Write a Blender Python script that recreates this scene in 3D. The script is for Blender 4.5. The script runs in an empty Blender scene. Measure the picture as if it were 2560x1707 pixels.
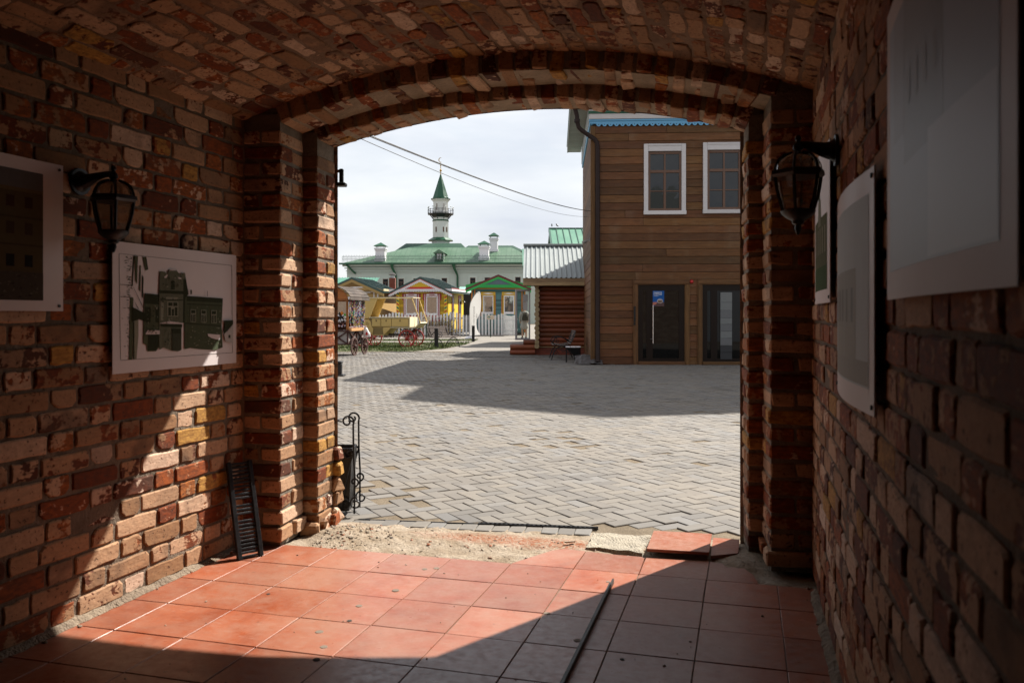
import bpy, bmesh, math, random
from math import sin, cos, pi, radians, sqrt, atan2, asin, tan
from mathutils import Vector, Matrix, noise as mnoise
random.seed(11)
SC = bpy.context.scene
COL = SC.collection

# ------------------------------------------------------------------ camera
YAW = 0.2732                      # camera looks this far to the left of the passage axis (+Y)
CAM_H = 1.25
cam_d = bpy.data.cameras.new('camera')
cam = bpy.data.objects.new('camera', cam_d)
COL.objects.link(cam)
cam.location = (0, 0, CAM_H)
cam.rotation_euler = (radians(90), 0, YAW)
cam_d.sensor_width = 36.0
cam_d.lens = 29.25
cam_d.shift_y = -0.0256
cam_d.clip_start = 0.05
cam_d.clip_end = 3000
cam_d.dof.use_dof = True
cam_d.dof.focus_distance = 14.0
cam_d.dof.aperture_fstop = 5.6
SC.camera = cam

# ------------------------------------------------------------------ sky, sun, exposure
SUN_EL = radians(45.6)
SUN_AZ = radians(28.6)            # sun stands right of +Y by this angle
wd = bpy.data.worlds.new('World')
SC.world = wd
wd.use_nodes = True
nt = wd.node_tree
nt.nodes.clear()
w_out = nt.nodes.new('ShaderNodeOutputWorld')
w_bg = nt.nodes.new('ShaderNodeBackground')
w_bg.inputs['Strength'].default_value = 0.061
w_sky = nt.nodes.new('ShaderNodeTexSky')
w_sky.sky_type = 'NISHITA'
w_sky.sun_disc = False
w_sky.sun_elevation = SUN_EL
w_sky.sun_rotation = SUN_AZ
w_sky.air_density = 1.2
w_sky.dust_density = 2.5
w_tc = nt.nodes.new('ShaderNodeTexCoord')
w_map = nt.nodes.new('ShaderNodeMapping')
w_map.inputs['Scale'].default_value = (1.3, 1.3, 5.5)
w_map.inputs['Rotation'].default_value = (0.0, 0.12, 0.3)
w_n = nt.nodes.new('ShaderNodeTexNoise')
w_n.inputs['Scale'].default_value = 1.7
w_n.inputs['Detail'].default_value = 7
w_n.inputs['Roughness'].default_value = 0.62
w_n.inputs['Distortion'].default_value = 0.6
w_r = nt.nodes.new('ShaderNodeValToRGB')
w_r.color_ramp.elements[0].position = 0.28
w_r.color_ramp.elements[0].color = (0.62, 0.62, 0.62, 1)
w_r.color_ramp.elements[1].position = 0.62
w_r.color_ramp.elements[1].color = (0.97, 0.97, 0.97, 1)
w_n2 = nt.nodes.new('ShaderNodeTexNoise')
w_n2.inputs['Scale'].default_value = 2.6
w_n2.inputs['Detail'].default_value = 5
w_cr = nt.nodes.new('ShaderNodeValToRGB')
w_cr.color_ramp.elements[0].position = 0.3
w_cr.color_ramp.elements[0].color = (5.2, 5.55, 6.3, 1)
w_cr.color_ramp.elements[1].position = 0.7
w_cr.color_ramp.elements[1].color = (7.9, 8.0, 8.1, 1)
w_mix = nt.nodes.new('ShaderNodeMix')
w_mix.data_type = 'RGBA'
nt.links.new(w_tc.outputs['Generated'], w_map.inputs['Vector'])
nt.links.new(w_map.outputs[0], w_n.inputs['Vector'])
nt.links.new(w_map.outputs[0], w_n2.inputs['Vector'])
nt.links.new(w_n.outputs['Fac'], w_r.inputs[0])
nt.links.new(w_n2.outputs['Fac'], w_cr.inputs[0])
nt.links.new(w_r.outputs[0], w_mix.inputs[0])
nt.links.new(w_sky.outputs[0], w_mix.inputs[6])
nt.links.new(w_cr.outputs[0], w_mix.inputs[7])
nt.links.new(w_mix.outputs[2], w_bg.inputs[0])
nt.links.new(w_bg.outputs[0], w_out.inputs[0])

sun_d = bpy.data.lights.new('sun', 'SUN')
sun_d.energy = 5.0
sun_d.angle = radians(0.55)
sun_d.color = (1.0, 0.945, 0.86)
sun = bpy.data.objects.new('sun', sun_d)
COL.objects.link(sun)
sun.location = (20, 40, 45)
_sv = Vector((sin(SUN_AZ) * cos(SUN_EL), cos(SUN_AZ) * cos(SUN_EL), sin(SUN_EL)))
sun.rotation_euler = (-_sv).to_track_quat('-Z', 'Y').to_euler()

SC.view_settings.view_transform = 'Standard'
SC.view_settings.look = 'None'
SC.view_settings.exposure = 1.2
SC.view_settings.gamma = 1.0
SC.render.engine = 'CYCLES'
SC.cycles.max_bounces = 8
SC.cycles.diffuse_bounces = 2
SC.cycles.glossy_bounces = 4
SC.cycles.transparent_max_bounces = 12
SC.cycles.caustics_reflective = False
SC.cycles.caustics_refractive = False
SC.cycles.use_denoising = True

# ------------------------------------------------------------------ node helpers
class NB:
    """small wrapper round a material's node tree"""
    def __init__(self, name):
        self.m = bpy.data.materials.new(name)
        self.m.use_nodes = True
        self.t = self.m.node_tree
        self.t.nodes.clear()
        self.out = self.t.nodes.new('ShaderNodeOutputMaterial')
        self.b = self.t.nodes.new('ShaderNodeBsdfPrincipled')
        self.t.links.new(self.b.outputs[0], self.out.inputs[0])
    def n(self, ty, **kw):
        nd = self.t.nodes.new(ty)
        for k, v in kw.items():
            setattr(nd, k, v)
        return nd
    def put(self, sock, v):
        if v is None:
            return
        if hasattr(v, 'is_linked') or isinstance(v, bpy.types.NodeSocket):
            self.t.links.new(v, sock)
        else:
            if sock.type == 'RGBA' and len(v) == 3:
                v = (*v, 1)
            sock.default_value = v
    def math(self, op, a, b=None, c=None, clamp=False):
        nd = self.n('ShaderNodeMath', operation=op, use_clamp=clamp)
        self.put(nd.inputs[0], a)
        if b is not None: self.put(nd.inputs[1], b)
        if c is not None: self.put(nd.inputs[2], c)
        return nd.outputs[0]
    def vmath(self, op, a, b=None):
        nd = self.n('ShaderNodeVectorMath', operation=op)
        self.put(nd.inputs[0], a)
        if b is not None: self.put(nd.inputs[1], b)
        return nd.outputs[0]
    def scale(self, a, s):
        nd = self.n('ShaderNodeVectorMath', operation='SCALE')
        self.put(nd.inputs[0], a)
        self.put(nd.inputs['Scale'], s)
        return nd.outputs[0]
    def mix(self, f, a, b, mode='MIX'):
        nd = self.n('ShaderNodeMix', data_type='RGBA', blend_type=mode)
        self.put(nd.inputs[0], f)
        self.put(nd.inputs[6], a)
        self.put(nd.inputs[7], b)
        return nd.outputs[2]
    def noise(self, vec, scale, detail=4, rough=0.55, dist=0.0):
        nd = self.n('ShaderNodeTexNoise')
        self.put(nd.inputs['Vector'], vec)
        self.put(nd.inputs['Scale'], scale)
        nd.inputs['Detail'].default_value = detail
        nd.inputs['Roughness'].default_value = rough
        nd.inputs['Distortion'].default_value = dist
        return nd.outputs['Fac']
    def voro(self, vec, scale, feature='F1'):
        nd = self.n('ShaderNodeTexVoronoi', feature=feature)
        self.put(nd.inputs['Vector'], vec)
        nd.inputs['Scale'].default_value = scale
        return nd.outputs['Distance']
    def ramp(self, f, stops):
        nd = self.n('ShaderNodeValToRGB')
        els = nd.color_ramp.elements
        while len(els) < len(stops):
            els.new(0.5)
        for e, (p, c) in zip(els, stops):
            e.position = p
            e.color = (*c, 1) if len(c) == 3 else c
        self.put(nd.inputs[0], f)
        return nd.outputs[0]
    def mapr(self, v, a, b, c=0.0, d=1.0):
        nd = self.n('ShaderNodeMapRange')
        nd.clamp = True
        self.put(nd.inputs[0], v)
        self.put(nd.inputs[1], a); self.put(nd.inputs[2], b)
        self.put(nd.inputs[3], c); self.put(nd.inputs[4], d)
        return nd.outputs[0]
    def obj(self):
        return self.n('ShaderNodeTexCoord').outputs['Object']
    def pos(self):
        return self.n('ShaderNodeNewGeometry').outputs['Position']
    def mapping(self, vec, scale=(1, 1, 1), rot=(0, 0, 0)):
        nd = self.n('ShaderNodeMapping')
        self.put(nd.inputs[0], vec)
        nd.inputs['Scale'].default_value = scale
        nd.inputs['Rotation'].default_value = rot
        return nd.outputs[0]
    def rnd(self):
        return self.n('ShaderNodeObjectInfo').outputs['Random']
    def attr(self, name):
        return self.n('ShaderNodeAttribute', attribute_name=name).outputs['Fac']
    def attrc(self, name):
        return self.n('ShaderNodeAttribute', attribute_name=name).outputs['Color']
    def white(self, w):
        nd = self.n('ShaderNodeTexWhiteNoise', noise_dimensions='1D')
        self.put(nd.inputs['W'], w)
        sp = self.n('ShaderNodeSeparateColor')
        self.t.links.new(nd.outputs['Color'], sp.inputs[0])
        return sp.outputs[0], sp.outputs[1], sp.outputs[2]
    def bump(self, h, strength=0.3, dist=0.01):
        nd = self.n('ShaderNodeBump')
        nd.inputs['Strength'].default_value = strength
        nd.inputs['Distance'].default_value = dist
        self.put(nd.inputs['Height'], h)
        self.t.links.new(nd.outputs[0], self.b.inputs['Normal'])
    def done(self, col=None, rough=None, metal=None, spec=None):
        self.put(self.b.inputs['Base Color'], col)
        self.put(self.b.inputs['Roughness'], rough)
        self.put(self.b.inputs['Metallic'], metal)
        if spec is not None:
            self.put(self.b.inputs['Specular IOR Level'], spec)
        return self.m

MATS = {}
KA = 1.0
def plain(name, col, rough=0.6, var=0.18, scale=6.0, bump=0.15, bdist=0.004, metal=0.0, rnd=0.12, stretch=(1, 1, 1), spec=None, speck=0.0):
    """base colour with broad and fine noise, per-object tint shift, fine relief"""
    if name in MATS:
        return MATS[name]
    col = tuple(x * KA for x in col)
    k = NB(name)
    r = k.rnd()
    v = k.vmath('ADD', k.obj(), k.scale((13.1, 7.7, 3.3), r))
    v = k.mapping(v, stretch)
    a = k.noise(v, scale, 3, 0.6)
    f = k.noise(v, scale * 9, 1, 0.6)
    t = k.math('ADD', k.math('MULTIPLY', k.math('SUBTRACT', a, 0.5), var * 2.2), k.math('MULTIPLY', k.math('SUBTRACT', f, 0.5), var))
    t = k.math('ADD', t, k.math('MULTIPLY', k.math('SUBTRACT', r, 0.5), rnd * 2))
    g = k.math('ADD', 1.0, t)
    c = k.n('ShaderNodeHueSaturation')
    c.inputs['Color'].default_value = (*col, 1)
    k.put(c.inputs['Value'], g)
    cc = c.outputs[0]
    if speck:
        sp = k.mapr(k.noise(v, scale * 5, 4, 0.7), 0.62, 0.7)
        cc = k.mix(k.math('MULTIPLY', sp, speck), cc, tuple(x * 0.35 for x in col))
    k.bump(k.math('ADD', f, a), bump, bdist)
    MATS[name] = k.done(cc, k.mapr(a, 0.3, 0.7, max(0.05, rough - 0.1), min(1, rough + 0.1)), metal, spec)
    return MATS[name]

def brick_mat(name, use_attr=False, rough_face=False):
    k = NB(name)
    r = k.attr('rnd') if use_attr else k.rnd()
    r1, r2, r3 = k.white(k.math('MULTIPLY', r, 917.3))
    s1, s2, s3 = k.white(k.math('ADD', k.math('MULTIPLY', r, 411.7), 3.1))
    v = k.vmath('ADD', k.obj(), k.scale((31.0, 17.0, 53.0), r))
    big = k.noise(v, k.mapr(s2, 0, 1, 7.0, 22.0), 3, 0.62)
    fine = k.noise(v, 75, 1, 0.65)
    mid = k.noise(k.mapping(v, (1, 1, 2.2)), 30, 1, 0.6)
    # red body
    red = k.ramp(r1, [(0.0, (0.075, 0.020, 0.008)), (0.35, (0.19, 0.042, 0.010)), (0.7, (0.29, 0.070, 0.014)), (1.0, (0.35, 0.115, 0.026))])
    red = k.mix(k.mapr(mid, 0.35, 0.7), k.mix(0.55, red, (0.05, 0.02, 0.012)), red)
    # lime and old mortar film on the face
    lime = k.ramp(r2, [(0.0, (0.26, 0.138, 0.066)), (0.45, (0.41, 0.240, 0.134)), (0.8, (0.53, 0.345, 0.222)), (1.0, (0.60, 0.44, 0.335))])
    yel = k.mix(k.mapr(mid, 0.3, 0.7), (0.30, 0.14, 0.026), (0.46, 0.25, 0.058))
    is_y = k.math('GREATER_THAN', r3, 0.94)
    lime = k.mix(is_y, lime, yel)
    lime = k.mix(k.mapr(fine, 0.35, 0.75, 0.0, 0.45), lime, k.mix(0.5, lime, red))
    lime = k.mix(k.mapr(mid, 0.3, 0.7, 0.45, 0.0), lime, k.mix(0.6, lime, (0.12, 0.07, 0.045)))
    # threshold: how much of the film is left on this brick
    th = k.mapr(s1, 0.0, 1.0, 0.24, 0.62)
    th = k.math('SUBTRACT', th, k.math('MULTIPLY', is_y, 0.12))
    m = k.math('ADD', k.math('MULTIPLY', big, 0.8), k.math('MULTIPLY', mid, 0.2))
    mask = k.mapr(k.math('SUBTRACT', m, th), -0.015, 0.03)
    col = k.mix(mask, red, lime)
    soot = k.math('MULTIPLY', k.mapr(s3, 0.55, 1.0, 0.0, 0.75), k.mapr(k.noise(v, 5.0, 2, 0.6), 0.42, 0.62))
    col = k.mix(soot, col, (0.055, 0.034, 0.024))
    pits = k.mapr(fine, 0.66, 0.72)
    col = k.mix(k.math('MULTIPLY', pits, 0.75), col, (0.05, 0.028, 0.018))
    h = k.math('ADD', k.math('MULTIPLY', mask, 0.45), k.math('ADD', k.math('MULTIPLY', fine, 0.35), k.math('MULTIPLY', mid, 0.6)))
    h = k.math('SUBTRACT', h, k.math('MULTIPLY', pits, 0.5))
    k.bump(h, 0.75 if rough_face else 0.6, 0.007 if rough_face else 0.005)
    return k.done(col, 0.88, 0, 0.25)

def mortar_mat(name, a, b, bd=0.01):
    k = NB(name)
    p = k.pos()
    n1 = k.noise(p, 7, 3, 0.65)
    n2 = k.noise(p, 60, 2, 0.7)
    c = k.mix(k.mapr(n1, 0.3, 0.7), a, b)
    c = k.mix(k.mapr(n2, 0.5, 0.75, 0, 0.6), c, tuple(x * 0.45 for x in a))
    k.bump(k.math('ADD', n1, n2), 0.8, bd)
    return k.done(c, 0.95, 0, 0.2)

M_BRICK = brick_mat('old_brick')
M_BRICKA = brick_mat('old_brick_joined', True)
M_VBRICK = brick_mat('rough_vault_brick', False, True)
M_VBRICKA = brick_mat('rough_vault_brick_joined', True, True)
M_MORT = mortar_mat('grey_mortar', (0.185, 0.142, 0.105), (0.105, 0.082, 0.060))
M_VMORT = mortar_mat('smeared_vault_mortar', (0.24, 0.165, 0.115), (0.13, 0.075, 0.045), 0.012)

# ------------------------------------------------------------------ mesh helpers
class MB:
    def __init__(self):
        self.v = []; self.f = []; self.mi = []; self.c = []; self.cur = 0; self.col = None; self.r = None; self.ra = []
    def face(self, idx):
        self.f.append(tuple(idx)); self.mi.append(self.cur); self.c.append(self.col); self.ra.append(self.r)
    def add(self, verts, faces):
        o = len(self.v)
        self.v += [tuple(p) for p in verts]
        for f in faces:
            self.face([o + i for i in f])
    def box(self, x0, x1, y0, y1, z0, z1):
        self.add([(x0, y0, z0), (x1, y0, z0), (x1, y1, z0), (x0, y1, z0), (x0, y0, z1), (x1, y0, z1), (x1, y1, z1), (x0, y1, z1)],
                 [(0, 3, 2, 1), (4, 5, 6, 7), (0, 1, 5, 4), (1, 2, 6, 5), (2, 3, 7, 6), (3, 0, 4, 7)])
    def bbox(self, x0, x1, y0, y1, z0, z1, b=0.01):
        """box with chamfered edges"""
        vs, fs = rbox_data((x1 - x0), (y1 - y0), (z1 - z0), b, 0, None)
        cx, cy, cz = (x0 + x1) / 2, (y0 + y1) / 2, (z0 + z1) / 2
        self.add([(p[0] + cx, p[1] + cy, p[2] + cz) for p in vs], fs)
    def beam(self, p, q, w, h, up=(0, 0, 1)):
        """square bar from p to q"""
        p, q = Vector(p), Vector(q)
        d = (q - p).normalized()
        u = Vector(up)
        if abs(d.dot(u)) > 0.98: u = Vector((0, 1, 0))
        s = d.cross(u).normalized() * (w / 2)
        t = s.cross(d).normalized() * (h / 2)
        vs = [p - s - t, p + s - t, p + s + t, p - s + t, q - s - t, q + s - t, q + s + t, q - s + t]
        self.add(vs, [(0, 1, 2, 3), (7, 6, 5, 4), (0, 4, 5, 1), (1, 5, 6, 2), (2, 6, 7, 3), (3, 7, 4, 0)])
    def tube(self, pts, r, n=8, cap=True, rs=None):
        pts = [Vector(p) for p in pts]
        o = len(self.v)
        m = len(pts)
        prev = None
        for i, p in enumerate(pts):
            d = (pts[min(i + 1, m - 1)] - pts[max(i - 1, 0)])
            if d.length < 1e-9: d = Vector((0, 0, 1))
            d.normalize()
            if prev is None:
                u = Vector((0, 0, 1)) if abs(d.z) < 0.9 else Vector((1, 0, 0))
                a = d.cross(u).normalized()
            else:
                a = (prev - d * prev.dot(d))
                a = a.normalized() if a.length > 1e-6 else d.orthogonal().normalized()
            prev = a
            b = d.cross(a)
            rr = rs[i] if rs else r
            for k in range(n):
                t = 2 * pi * k / n
                self.v.append(tuple(p + a * (rr * cos(t)) + b * (rr * sin(t))))
        for i in range(m - 1):
            for k in range(n):
                k2 = (k + 1) % n
                self.face((o + i * n + k, o + i * n + k2, o + (i + 1) * n + k2, o + (i + 1) * n + k))
        if cap:
            self.face([o + k for k in range(n)][::-1])
            self.face([o + (m - 1) * n + k for k in range(n)])
    def lathe(self, prof, n=16, c=(0, 0, 0), rot=0.0, cap=True):
        """profile [(radius, z)] round the vertical axis at c"""
        o = len(self.v)
        for r, z in prof:
            for k in range(n):
                t = 2 * pi * k / n + rot
                self.v.append((c[0] + r * cos(t), c[1] + r * sin(t), c[2] + z))
        for i in range(len(prof) - 1):
            for k in range(n):
                k2 = (k + 1) % n
                self.face((o + i * n + k, o + i * n + k2, o + (i + 1) * n + k2, o + (i + 1) * n + k))
        if cap:
            self.face([o + k for k in range(n)][::-1])
            self.face([o + (len(prof) - 1) * n + k for k in range(n)])
    def prism(self, poly, axis, a, b):
        """polygon of 2D points extruded along axis ('x','y','z') from a to b"""
        def P(p, t):
            return {'x': (t, p[0], p[1]), 'y': (p[0], t, p[1]), 'z': (p[0], p[1], t)}[axis]
        n = len(poly)
        o = len(self.v)
        self.v += [P(p, a) for p in poly] + [P(p, b) for p in poly]
        self.face([o + i for i in range(n)])
        self.face([o + n + i for i in range(n)][::-1])
        for i in range(n):
            j = (i + 1) % n
            self.face((o + j, o + i, o + n + i, o + n + j))
    def quad(self, a, b, c, d):
        self.add([a, b, c, d], [(0, 1, 2, 3)])
    def mesh(self, name, mats):
        me = bpy.data.meshes.new(name)
        me.from_pydata(self.v, [], self.f)
        for m in (mats if isinstance(mats, (list, tuple)) else [mats]):
            me.materials.append(m)
        if any(self.mi):
            me.polygons.foreach_set('material_index', self.mi)
        if any(c is not None for c in self.c):
            at = me.color_attributes.new('print', 'FLOAT_COLOR', 'CORNER')
            dat = []
            for p, c in zip(me.polygons, self.c):
                dat += list((*(c or (1, 1, 1)), 1.0)) * p.loop_total
            at.data.foreach_set('color', dat)
        if any(r is not None for r in self.ra):
            at = me.attributes.new('rnd', 'FLOAT', 'FACE')
            at.data.foreach_set('value', [r or 0.0 for r in self.ra])
        me.update()
        bm = bmesh.new(); bm.from_mesh(me)
        bmesh.ops.recalc_face_normals(bm, faces=bm.faces)
        bm.to_mesh(me); bm.free()
        return me
    def build(self, name, mats, parent=None, smooth=False):
        me = self.mesh(name, mats)
        if smooth:
            smooth_mesh(me)
        return link(name, me, parent)

def smooth_mesh(me, ang=40):
    me.polygons.foreach_set('use_smooth', [True] * len(me.polygons))
    try:
        me.set_sharp_from_angle(angle=radians(ang))
    except Exception:
        pass

def link(name, me, parent=None):
    o = bpy.data.objects.new(name, me)
    COL.objects.link(o)
    if parent is not None:
        o.parent = parent
    return o

def tag(o, label=None, cat=None, group=None, kind=None):
    if label: o['label'] = label
    if cat: o['category'] = cat
    if group: o['group'] = group
    if kind: o['kind'] = kind
    return o

def thing(name, label, cat, loc=(0, 0, 0), rz=0.0, group=None):
    o = bpy.data.objects.new(name, None)
    o.empty_display_size = 0.2
    COL.objects.link(o)
    o.location = loc
    o.rotation_euler = (0, 0, rz)
    return tag(o, label, cat, group)

def copy_tree(o, parent=None):
    c = o.copy()
    COL.objects.link(c)
    c.parent = parent
    for ch in [x for x in o.children]:
        copy_tree(ch, c)
    return c

def rbox_data(w, d, h, b, jit, rng):
    """box with chamfered edges and corners: 24 corners, 44 triangles"""
    vs = []
    idx = {}
    for sx in (-1, 1):
        for sy in (-1, 1):
            for sz in (-1, 1):
                j = (lambda: 0) if rng is None else (lambda: rng.uniform(-jit, jit))
                bb = b if rng is None else b * rng.uniform(0.6, 1.9)
                ox, oy, oz = j(), j(), j()
                for ax in range(3):
                    p = [sx * w / 2 - (0 if ax == 0 else sx * bb) + ox, sy * d / 2 - (0 if ax == 1 else sy * bb) + oy, sz * h / 2 - (0 if ax == 2 else sz * bb) + oz]
                    idx[(sx, sy, sz, ax)] = len(vs)
                    vs.append(tuple(p))
    I = idx
    fs = []
    for s in (-1, 1):
        fs.append((I[(s, -1, -1, 0)], I[(s, 1, -1, 0)], I[(s, 1, 1, 0)], I[(s, -1, 1, 0)]))
        fs.append((I[(-1, s, -1, 1)], I[(1, s, -1, 1)], I[(1, s, 1, 1)], I[(-1, s, 1, 1)]))
        fs.append((I[(-1, -1, s, 2)], I[(1, -1, s, 2)], I[(1, 1, s, 2)], I[(-1, 1, s, 2)]))
    for a in (-1, 1):
        for c in (-1, 1):
            fs.append((I[(a, c, -1, 0)], I[(a, c, 1, 0)], I[(a, c, 1, 1)], I[(a, c, -1, 1)]))
            fs.append((I[(a, -1, c, 0)], I[(a, 1, c, 0)], I[(a, 1, c, 2)], I[(a, -1, c, 2)]))
            fs.append((I[(-1, a, c, 1)], I[(1, a, c, 1)], I[(1, a, c, 2)], I[(-1, a, c, 2)]))
    for a in (-1, 1):
        for c in (-1, 1):
            for e in (-1, 1):
                fs.append((I[(a, c, e, 0)], I[(a, c, e, 1)], I[(a, c, e, 2)]))
    return vs, fs

def face_brick_data(w, h, rng, jit=0.004, depth=0.05, chips=0.25):
    """wall brick seen face on: uneven outline, worn arris; local y points into the wall"""
    n = 14
    pts = []
    base = [(-.5, -.5), (-.18, -.5), (.16, -.5), (.5, -.5), (.5, 0.0), (.5, .5), (.17, .5), (-.15, .5), (-.5, .5), (-.5, 0.02)]
    out = []
    for (x, z) in base:
        X, Z = x * w, z * h
        corner = abs(x) == .5 and abs(z) == .5
        cut = rng.uniform(0.003, 0.008)
        if rng.random() < chips: cut += rng.uniform(0.005, 0.018)
        sx, sz = (1 if x > 0 else -1), (1 if z > 0 else -1)
        if corner:
            a = (X - sx * cut, Z + rng.uniform(-jit, jit) * .5)
            b = (X + rng.uniform(-jit, jit) * .5, Z - sz * cut)
            # keep winding: bottom-left goes up-side first etc.
            order = {(-1, -1): (b, a), (1, -1): (a, b), (1, 1): (b, a), (-1, 1): (a, b)}[(sx, sz)]
            out += list(order)
        else:
            out.append((X + (rng.uniform(-jit, jit) if abs(x) == .5 else 0), Z + (rng.uniform(-jit, jit) if abs(z) == .5 else 0)))
    n = len(out)
    vs = []
    bv = rng.uniform(0.0035, 0.006)
    for (x, z) in out:
        l = 1 - bv / (w / 2) * 1.0
        m = 1 - bv / (h / 2) * 1.0
        vs.append((x * l, rng.uniform(-0.0012, 0.0012), z * m))
    for (x, z) in out:
        vs.append((x, bv * 0.9, z))
    for (x, z) in out:
        vs.append((x, depth, z))
    fs = [tuple(range(n))]
    for i in range(n):
        j = (i + 1) % n
        fs.append((j, i, n + i, n + j))
        fs.append((n + j, n + i, 2 * n + i, 2 * n + j))
    return vs, fs

# ================================================================== the passage
SY, CY = sin(YAW), cos(YAW)
def seen(p, m=0.08):
    """how large a thing at p shows (0 = outside the frame)"""
    f = -SY * p[0] + CY * p[1]
    if f < 0.3: return 0.0
    r = CY * p[0] + SY * p[1]
    x, z = r / f, (p[2] - CAM_H) / f
    if abs(x) > 0.6154 + m or z > 0.379 + m or z < -0.442 - m: return 0.0
    return 1.0 / f

class BrickSet:
    """collects bricks of one masonry piece; the largest in view become parts, the rest one joined part"""
    def __init__(self, root, mat, mat_joined, limit=300):
        self.root, self.mat, self.matj, self.limit = root, mat, mat_joined, limit
        self.items = []
    def add(self, mesh_data, M, name='brick'):
        self.items.append((mesh_data, M, name))
    def flush(self):
        inv = Matrix.LocRotScale(self.root.location, self.root.rotation_euler, None).inverted()
        key = [seen(M.translation) for _, M, _ in self.items]
        order = sorted(range(len(self.items)), key=lambda i: -key[i])
        solo = set(i for i in order[:self.limit] if key[i] > 0)
        mb = MB()
        for i, (d, M, nm) in enumerate(self.items):
            if i in solo:
                me = d['mesh'].get(self.mat.name)
                if me is None:
                    b = MB(); b.add(d['v'], d['f'])
                    me = d['mesh'][self.mat.name] = b.mesh(nm, self.mat)
                o = link(nm, me, self.root)
                o.matrix_local = inv @ M
            else:
                MM = inv @ M
                mb.r = random.random()
                mb.add([MM @ Vector(p) for p in d['v']], d['f'])
        if mb.v:
            o = mb.build('far_bricks', self.matj, self.root)
            o['kind'] = 'stuff'

def variants(fn, n):
    out = []
    for i in range(n):
        v, f = fn(random.Random(100 + i))
        out.append({'v': v, 'f': f, 'mesh': {}})
    return out
STR = variants(lambda g: face_brick_data(0.25, 0.072, g), 10)
HDR = variants(lambda g: face_brick_data(0.12, 0.072, g), 10)
VSTR = variants(lambda g: face_brick_data(0.25, 0.072, g, 0.009, 0.05, 0.6), 10)
VHDR = variants(lambda g: face_brick_data(0.12, 0.072, g, 0.009, 0.05, 0.6), 10)
BLK = variants(lambda g: rbox_data(1, 1, 1, 0.0, 0, None), 1)
def block_variants(w, d, h, n, b=0.007, jit=0.004):
    return variants(lambda g: rbox_data(w, d, h, b, jit, g), n)

COURSE = 0.0862
def lay_flemish(bs, frame, ulen, ncourse, z0=0.012, jit=0.002, skip=None, mort=0.014):
    """frame: Matrix whose x axis runs along the wall, y points into it, z up"""
    for c in range(ncourse):
        u = -random.uniform(0.0, 0.012) - (0.199 if c % 2 else 0.0)
        k = 0
        z = z0 + COURSE * (c + 0.5)
        while u < ulen:
            st = (k % 2 == 0)
            w = (0.25 if st else 0.12) + random.uniform(-0.008, 0.008)
            a, b = u, u + w
            u = b + mort + random.uniform(-0.003, 0.005)
            k += 1
            if b < 0.02 or a > ulen - 0.02: continue
            a2, b2 = max(a, 0.0), min(b, ulen)
            if b2 - a2 < 0.03: continue
            ww = b2 - a2
            d = random.choice(STR if ww > 0.17 else HDR)
            nom = 0.25 if ww > 0.17 else 0.12
            pr = random.uniform(-jit, jit)
            if random.random() < 0.06: pr += random.uniform(0.003, 0.008)
            M = frame @ Matrix.Translation(((a2 + b2) / 2, pr, z + random.uniform(-0.002, 0.002))) @ Matrix.Rotation(random.uniform(-0.012, 0.012), 4, 'Y') @ Matrix.Rotation(random.uniform(-0.01, 0.01), 4, 'Z') @ Matrix.Diagonal((ww / nom, 1, random.uniform(0.96, 1.05), 1))
            if skip and skip(M.translation): continue
            bs.add(d, M)

XL, XR = -2.626, 0.312            # inner faces of the two walls
NC = 27
# --- left wall: local x along +Y, y into the wall (-X)
wl = thing('brick_wall', 'left passage wall of reclaimed red and pale brick carrying two posters and a lantern', 'wall', (XL, 2.0, 0))
frameL = Matrix(((0, -1, 0, XL), (1, 0, 0, 1.6), (0, 0, 1, 0), (0, 0, 0, 1)))
bs = BrickSet(wl, M_BRICK, M_BRICKA)
lay_flemish(bs, frameL, 2.36, NC)
bs.flush()
def rough_sheet(x0, x1, y0, y1, fn, nx, ny):
    mb = MB()
    for j in range(ny + 1):
        for i in range(nx + 1):
            mb.v.append(fn(x0 + (x1 - x0) * i / nx, y0 + (y1 - y0) * j / ny))
    for j in range(ny):
        for i in range(nx):
            a = j * (nx + 1) + i
            mb.face((a, a + 1, a + nx + 2, a + nx + 1))
    return mb
mb = rough_sheet(-4.0, 4.6, -0.1, 2.75, lambda y, z: (XL - 0.008 - 0.003 * mnoise.noise((y * 9, z * 9, 1)) - XL, y - 2.0, z), 120, 44)
mb.build('mortar', M_MORT, wl, True)
# --- right wall: local x along -Y
wr = thing('brick_wall', 'right passage wall of rough brick in deep shade carrying three hanging sheets', 'wall', (XR, 2.0, 0))
frameR = Matrix(((0, 1, 0, XR), (-1, 0, 0, 4.25), (0, 0, 1, 0), (0, 0, 0, 1)))
bs = BrickSet(wr, M_BRICK, M_BRICKA)
lay_flemish(bs, frameR, 3.6, NC + 1, jit=0.003)
bs.flush()
mb = rough_sheet(-4.0, 4.7, -0.1, 2.75, lambda y, z: (0.008 + 0.003 * mnoise.noise((y * 9, z * 9, 5)), y - 2.0, z), 120, 44)
mb.build('mortar', M_MORT, wr, True)

# --- arch frame: front plane of the end arch, turned a little against the passage
A_ROT = radians(5.7)
A_ORG = Vector((-2.42, 4.0, 0.0))
ARC = Matrix.Translation(A_ORG) @ Matrix.Rotation(A_ROT, 4, 'Z')
def arc(a, b, z): return ARC @ Vector((a, b, z))

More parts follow.
